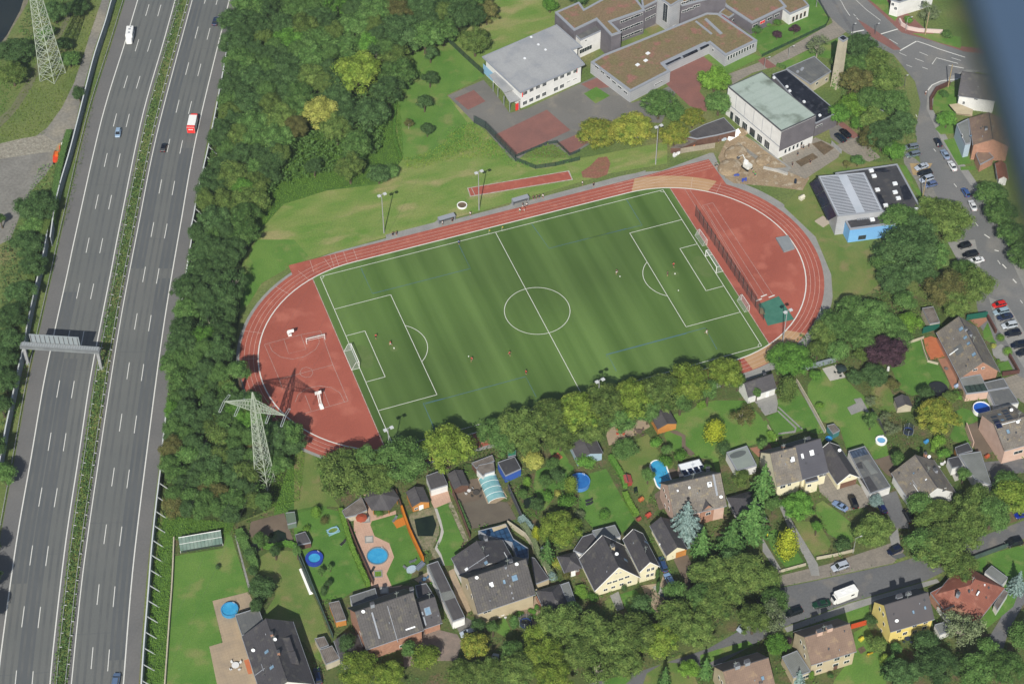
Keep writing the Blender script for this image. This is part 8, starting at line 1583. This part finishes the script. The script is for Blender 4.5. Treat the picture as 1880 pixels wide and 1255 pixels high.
for i,(x,y,r_) in enumerate([(1100,640,3.2),(1020,840,3.4),(1200,330,1.8),(1500,740,2.2)]):
    v=P('Y6',x,y); mb=MB(); mb.ico((0,0,0),r_,3,(1.3,1,.28)); from mathutils import noise as _n
    mb.v=[(q[0],q[1],max(0,q[2])*(1+.5*_n.noise(Vector(q)*.9+Vector((i,0,0))))) for q in mb.v]; solo('dirt_heap',mb,M_dirt,['light brown dirt heap beside the trench','widest dirt heap left of the white excavator','small dirt heap by the white tent','long dirt heap along the gym wall'][i],'heap',(v.x,v.y,.05),R(30),smooth=True)
# ---- garden furniture
def table(c,x,y,label,col=(230,230,230),n_=4,r_=.7,rz=0,parasol=None):
    v=P(c,x,y,.7); t=T('garden_table',label,'table set',(v.x,v.y,.06),rz); m=mat('furn%d_%d_%d'%col,s(*col),grain=.02); part('table_top',MB().ell((0,0,.7),r_,r_,.05,16),m,t); part('table_leg',MB().bar((0,0,0),(0,0,.7),.06),m,t)
    for k in range(n_):
        a=2*PI*k/n_+.4; q=(math.cos(a)*(r_+.5),math.sin(a)*(r_+.5)); ch=T('garden_chair','chair %s of the '%['on the first side','on the second side','on the third side','on the fourth side','on the fifth side','on the sixth side'][k]+label,'chair',(v.x+q[0]*math.cos(rz)-q[1]*math.sin(rz),v.y+q[0]*math.sin(rz)+q[1]*math.cos(rz),.06),rz+a,'chairs around the '+label); ch['label']='chair around the '+label
        part('seat',MB().box((0,0,.42),(.5,.5,.06)),m,ch); part('backrest',MB().box((.25,0,.68),(.06,.5,.5)),m,ch); part('leg',MB().bar((-.2,-.2,0),(-.2,-.2,.42),.03).bar((.2,.2,0),(.2,.2,.42),.03).bar((-.2,.2,0),(-.2,.2,.42),.03).bar((.2,-.2,0),(.2,-.2,.42),.03),m,ch)
    if parasol: p_=T('parasol',parasol[1],'parasol',(v.x+parasol[2],v.y,.06)); part('canopy',MB().bar((0,0,2.1),(0,0,2.6),1.5,.05,8),mat('parasol%d'%parasol[0][0],s(*parasol[0])),p_); part('staff',MB().bar((0,0,0),(0,0,2.6),.04),Wire,p_)
table('Z1',328,1005,'white table on the tan terrace',(232,232,232),4,.9); table('D6',232,648,'white round table on the brown terrace',(232,232,232),2,.5); table('D6',283,660,'dark table on the brown terrace',(80,76,72),4,.9); table('Z3',890,1045,'white table in front of the ribbed house',(236,236,236),4,.6)
table('E3',900,195,'dark table on the light terrace',(50,60,60),3,.6,0,((46,62,60),'dark green parasol on the light terrace',.5)); table('D4',498,690,'small table beside the clay red parasol',(150,90,70),0,.3,0,((170,84,60),'clay red parasol on the pink paving',-.4))
table('Y1',812,700,'white table behind the grey house',(236,236,236),2,.5); table('E4',575,320,'grey round table on the brick terrace',(120,116,112),0,.55); table('D6',1290,232,'red and white table on the long terrace',(220,90,70),4,.6)
table('D6',1420,235,'dark wooden table on the long terrace',(110,96,88),4,.8); table('Z2',1240,180,'blue covered table behind the narrow annexe',(90,120,150),2,.6); table('E5',890,975,'dark table below the yellow house',(50,60,80),4,.7)
def lounger(c,x,y,q,label,col): v=P(c,x,y,.4); t=T('sun_lounger',label,'lounger',(v.x,v.y,.06),hd(c,(x,y),q)); m=mat('furn%d_%d_%d'%col,s(*col),grain=.02); part('seat',MB().box((-.3,0,.35),(1.3,.65,.08)),m,t); part('backrest',MB().add([(.35,-.32,.36),(.35,.32,.36),(.95,.32,.75),(.95,-.32,.75)],[(0,1,2,3)]),m,t); part('leg',MB().box((-.8,0,.16),(.06,.6,.32)).box((.4,0,.16),(.06,.6,.32)),Wire,t)
lounger('D4',725,676,(745,650),'grey lounger at the top of the round pool lawn',(110,118,120));lounger('D4',855,978,(880,970),'grey lounger at the lower right of the round pool lawn',(104,110,116));lounger('D4',810,1028,(790,1020),'grey lounger beside the stone corner',(120,124,128));lounger('D4',560,1048,(570,1035),'dark chair lounger by the pink paving',(50,50,52))
lounger('D4',352,846,(375,825),'dark lounger on the mown lawn by the hedge',(48,50,52));lounger('D6',1070,715,(1090,710),'black lounger on the lawn, upper of two',(50,54,58));lounger('D6',1072,738,(1092,733),'black lounger on the lawn, lower of two',(50,54,58))
solo('sofa',MB().box((0,0,.3),(2.6,1,.5)).box((0,.45,.65),(2.6,.25,.5)),mat('grey_blue_sofa',s(120,130,146)),'grey blue garden sofa on the stone corner','sofa',tuple(P('D4',910,1020)),R(30)); solo('covered_table',MB().ell((0,0,.1),1.3,.9,.7,16),mat('pale_cover',s(180,200,214)),'pale oval covered table beside the sofa','table',tuple(P('D4',845,1045)),R(10))
solo('decking',MB().box((0,0,.08),(3.2,2.4,.16)),mat('orange_deck',s(208,130,50),stripe=(0,.3,.15)),'small orange wooden deck beside the board fence','deck',tuple(P('D4',765,702)),R(8))
for x,y,l in ((517,680,'upper of the three square planters in the pink paving'),(540,825,'middle of the three square planters in the pink paving'),(605,1073,'lower planted square bed in the pink paving'),(650,1190,'square planter in the shade by the dark house')):
    v=P('D4',x,y); t=T('square_planter',l,'planter',(v.x,v.y,.05),R(30)); part('kerb',MB().ell((0,0,0),1.5,1.5,.18,4,.4),M_grey,t); part('soil',MB().ell((0,0,0),1.15,1.15,.12,4),M_light if y!=1073 else LF['bright'],t)
for c,x,y,r_,col,l,cat in (('E3',1440,475,.9,(220,90,60),'red and orange toy tractor in front of the round topped shed','toy'),('E5',605,985,.7,(210,200,70),'yellow and grey toy house beside the beige house','toy'),('E5',648,1085,.8,(220,180,50),'yellow slide on the lawn of the beige house','slide'),('E4',418,887,.7,(70,150,210),'small blue play tent under the olive tree','play tent'),('E1',875,725,.4,(214,220,60),'yellow bin in front of the cream house','bin'),('E2',1365,1070,.5,(50,90,170),'blue bin under the firs','bin'),('E2',1380,1095,.4,(220,210,60),'yellow sack under the firs','sack'),('E2',432,940,.8,(190,80,64),'little red roofed play hut by the hedge','play hut'),('E2',375,815,.8,(190,110,70),'small terracotta roofed rabbit hutch','hutch'),('E2',357,970,.7,(150,80,70),'dark red play hut beside the clipped hedge','play hut'),('E3',1300,180,.8,(230,230,230),'white statue beside the purple beech','statue'),('D6',848,415,1.1,(196,120,90),'terracotta square bed in the small lawn','bed'),('E4',885,1000,.7,(180,90,60),'clay coloured box beside the grey carport','box'),('C6',110,298,1.0,(226,220,200),'pale bench set on the youth centre lawn','bench'),('C6',247,445,1.9,(188,176,160),'square stone platform beside the silver roofed hall','platform'),('C6',70,195,.8,(40,52,70),'dark blue round bin by the path','bin'),('E4',650,460,.7,(170,190,220),'blue white chest beside the sun room','chest')):
    v=P(c,x,y); mb=MB()
    if cat in('statue','bin','sack'): mb.cyl((0,0,0),r_*.5,r_*1.6,10,r_*.4).ico((0,0,r_*1.7),r_*.4,1)
    elif cat in('platform','bed'): mb.box((0,0,.15),(r_*1.8,r_*1.8,.3)).box((0,0,.33),(r_*1.6,r_*1.6,.06))
    elif cat=='slide': mb.box((0,0,.9),(.5,.5,.06)).bar((0,0,.9),(1.6,0,.1),.2).bar((-.2,-.2,0),(-.2,-.2,.9),.05).bar((-.2,.2,0),(-.2,.2,.9),.05)
    else: mb.box((0,0,r_*.45),(r_*1.5,r_*1.2,r_*.9)).add([(-r_*.85,-r_*.7,r_*.9),(r_*.85,-r_*.7,r_*.9),(r_*.85,r_*.7,r_*.9),(-r_*.85,r_*.7,r_*.9),(-r_*.85,0,r_*1.45),(r_*.85,0,r_*1.45)],[(0,1,5,4),(2,3,4,5),(0,4,3),(1,2,5)])
    solo(l.split(' ')[-1] if 0 else cat.replace(' ','_'),mb,mat('prop%d_%d_%d'%col,s(*col),grain=.04),l,cat,(v.x,v.y,.05),R(20))
# white terrace with shrubs by the ribbed house
sheet('white_terrace','Z3',[(1070,1085),(1300,1000),(1335,1110),(1240,1150),(1090,1140)],mat('white_pebbles',s(226,226,224),grain=.06),.06)
for i,(x,y) in enumerate([(1080,1040),(1110,1040),(1215,1010),(1250,1015),(1210,1085),(1265,1085),(1280,965)]): put('Z3',x,y,14/2.4,'green','bush',['first','second','third','fourth','fifth','sixth','seventh'][i]+' small green shrub from the left on the white pebble terrace',h=1.0,cat='shrub')
# ---- aircraft part close to the lens, out of focus as in the photograph
d1=[P('F',x,y,CAM.z-1.9) for x,y in ((1712,-60),(1795,150),(1838,300),(1885,470))]
Mair=mat('aircraft_paint',s(74,94,118),s(66,84,108),sc=.8,grain=0,rough=.45)
def near(x,y,dist): d=ray('F',x,y); return CAM+d*dist
edge=[(1716,-120),(1750,0),(1787,120),(1822,240),(1853,350),(1884,460),(1930,620)]
vs=[];n_=len(edge)
for x,y in edge: vs.append(near(x,y,1.5))
for x,y in edge: vs.append(near(x+40,y,1.6))
for x,y in edge: vs.append(near(x+420,y,1.75))
for x,y in edge: vs.append(near(x+40,y,1.4))
for x,y in edge: vs.append(near(x+420,y,1.45))
fs=[]
for i in range(n_-1):
    for a,b in ((0,1),(1,2),(2,4),(4,3),(3,0)): fs.append((a*n_+i,a*n_+i+1,b*n_+i+1,b*n_+i))
fs+=[(0,n_,2*n_,4*n_,3*n_),(n_-1,4*n_-1,5*n_-1,3*n_-1,2*n_-1)]
o0=vs[0].copy(); solo('aircraft_strut',MB().add([v-o0 for v in vs],fs),Mair,'blurred blue grey part of the aircraft filling the upper right corner','aircraft part',tuple(o0),smooth=False)
# ---- air between the aircraft and the ground
hz=MB().box((100,0,206),(900,1100,416)); ho=link('haze',hz.mesh('haze')); ho['kind']='stuff'
hm=bpy.data.materials.new('haze'); hm.use_nodes=True; hn=hm.node_tree; hn.nodes.remove(hn.nodes['Principled BSDF'])
pv=hn.nodes.new('ShaderNodeVolumePrincipled'); pv.inputs['Color'].default_value=(.84,.92,1,1); pv.inputs['Density'].default_value=.00010; pv.inputs['Anisotropy'].default_value=.3
hn.links.new(pv.outputs[0],hn.nodes['Material Output'].inputs['Volume']); ho.data.materials.append(hm)
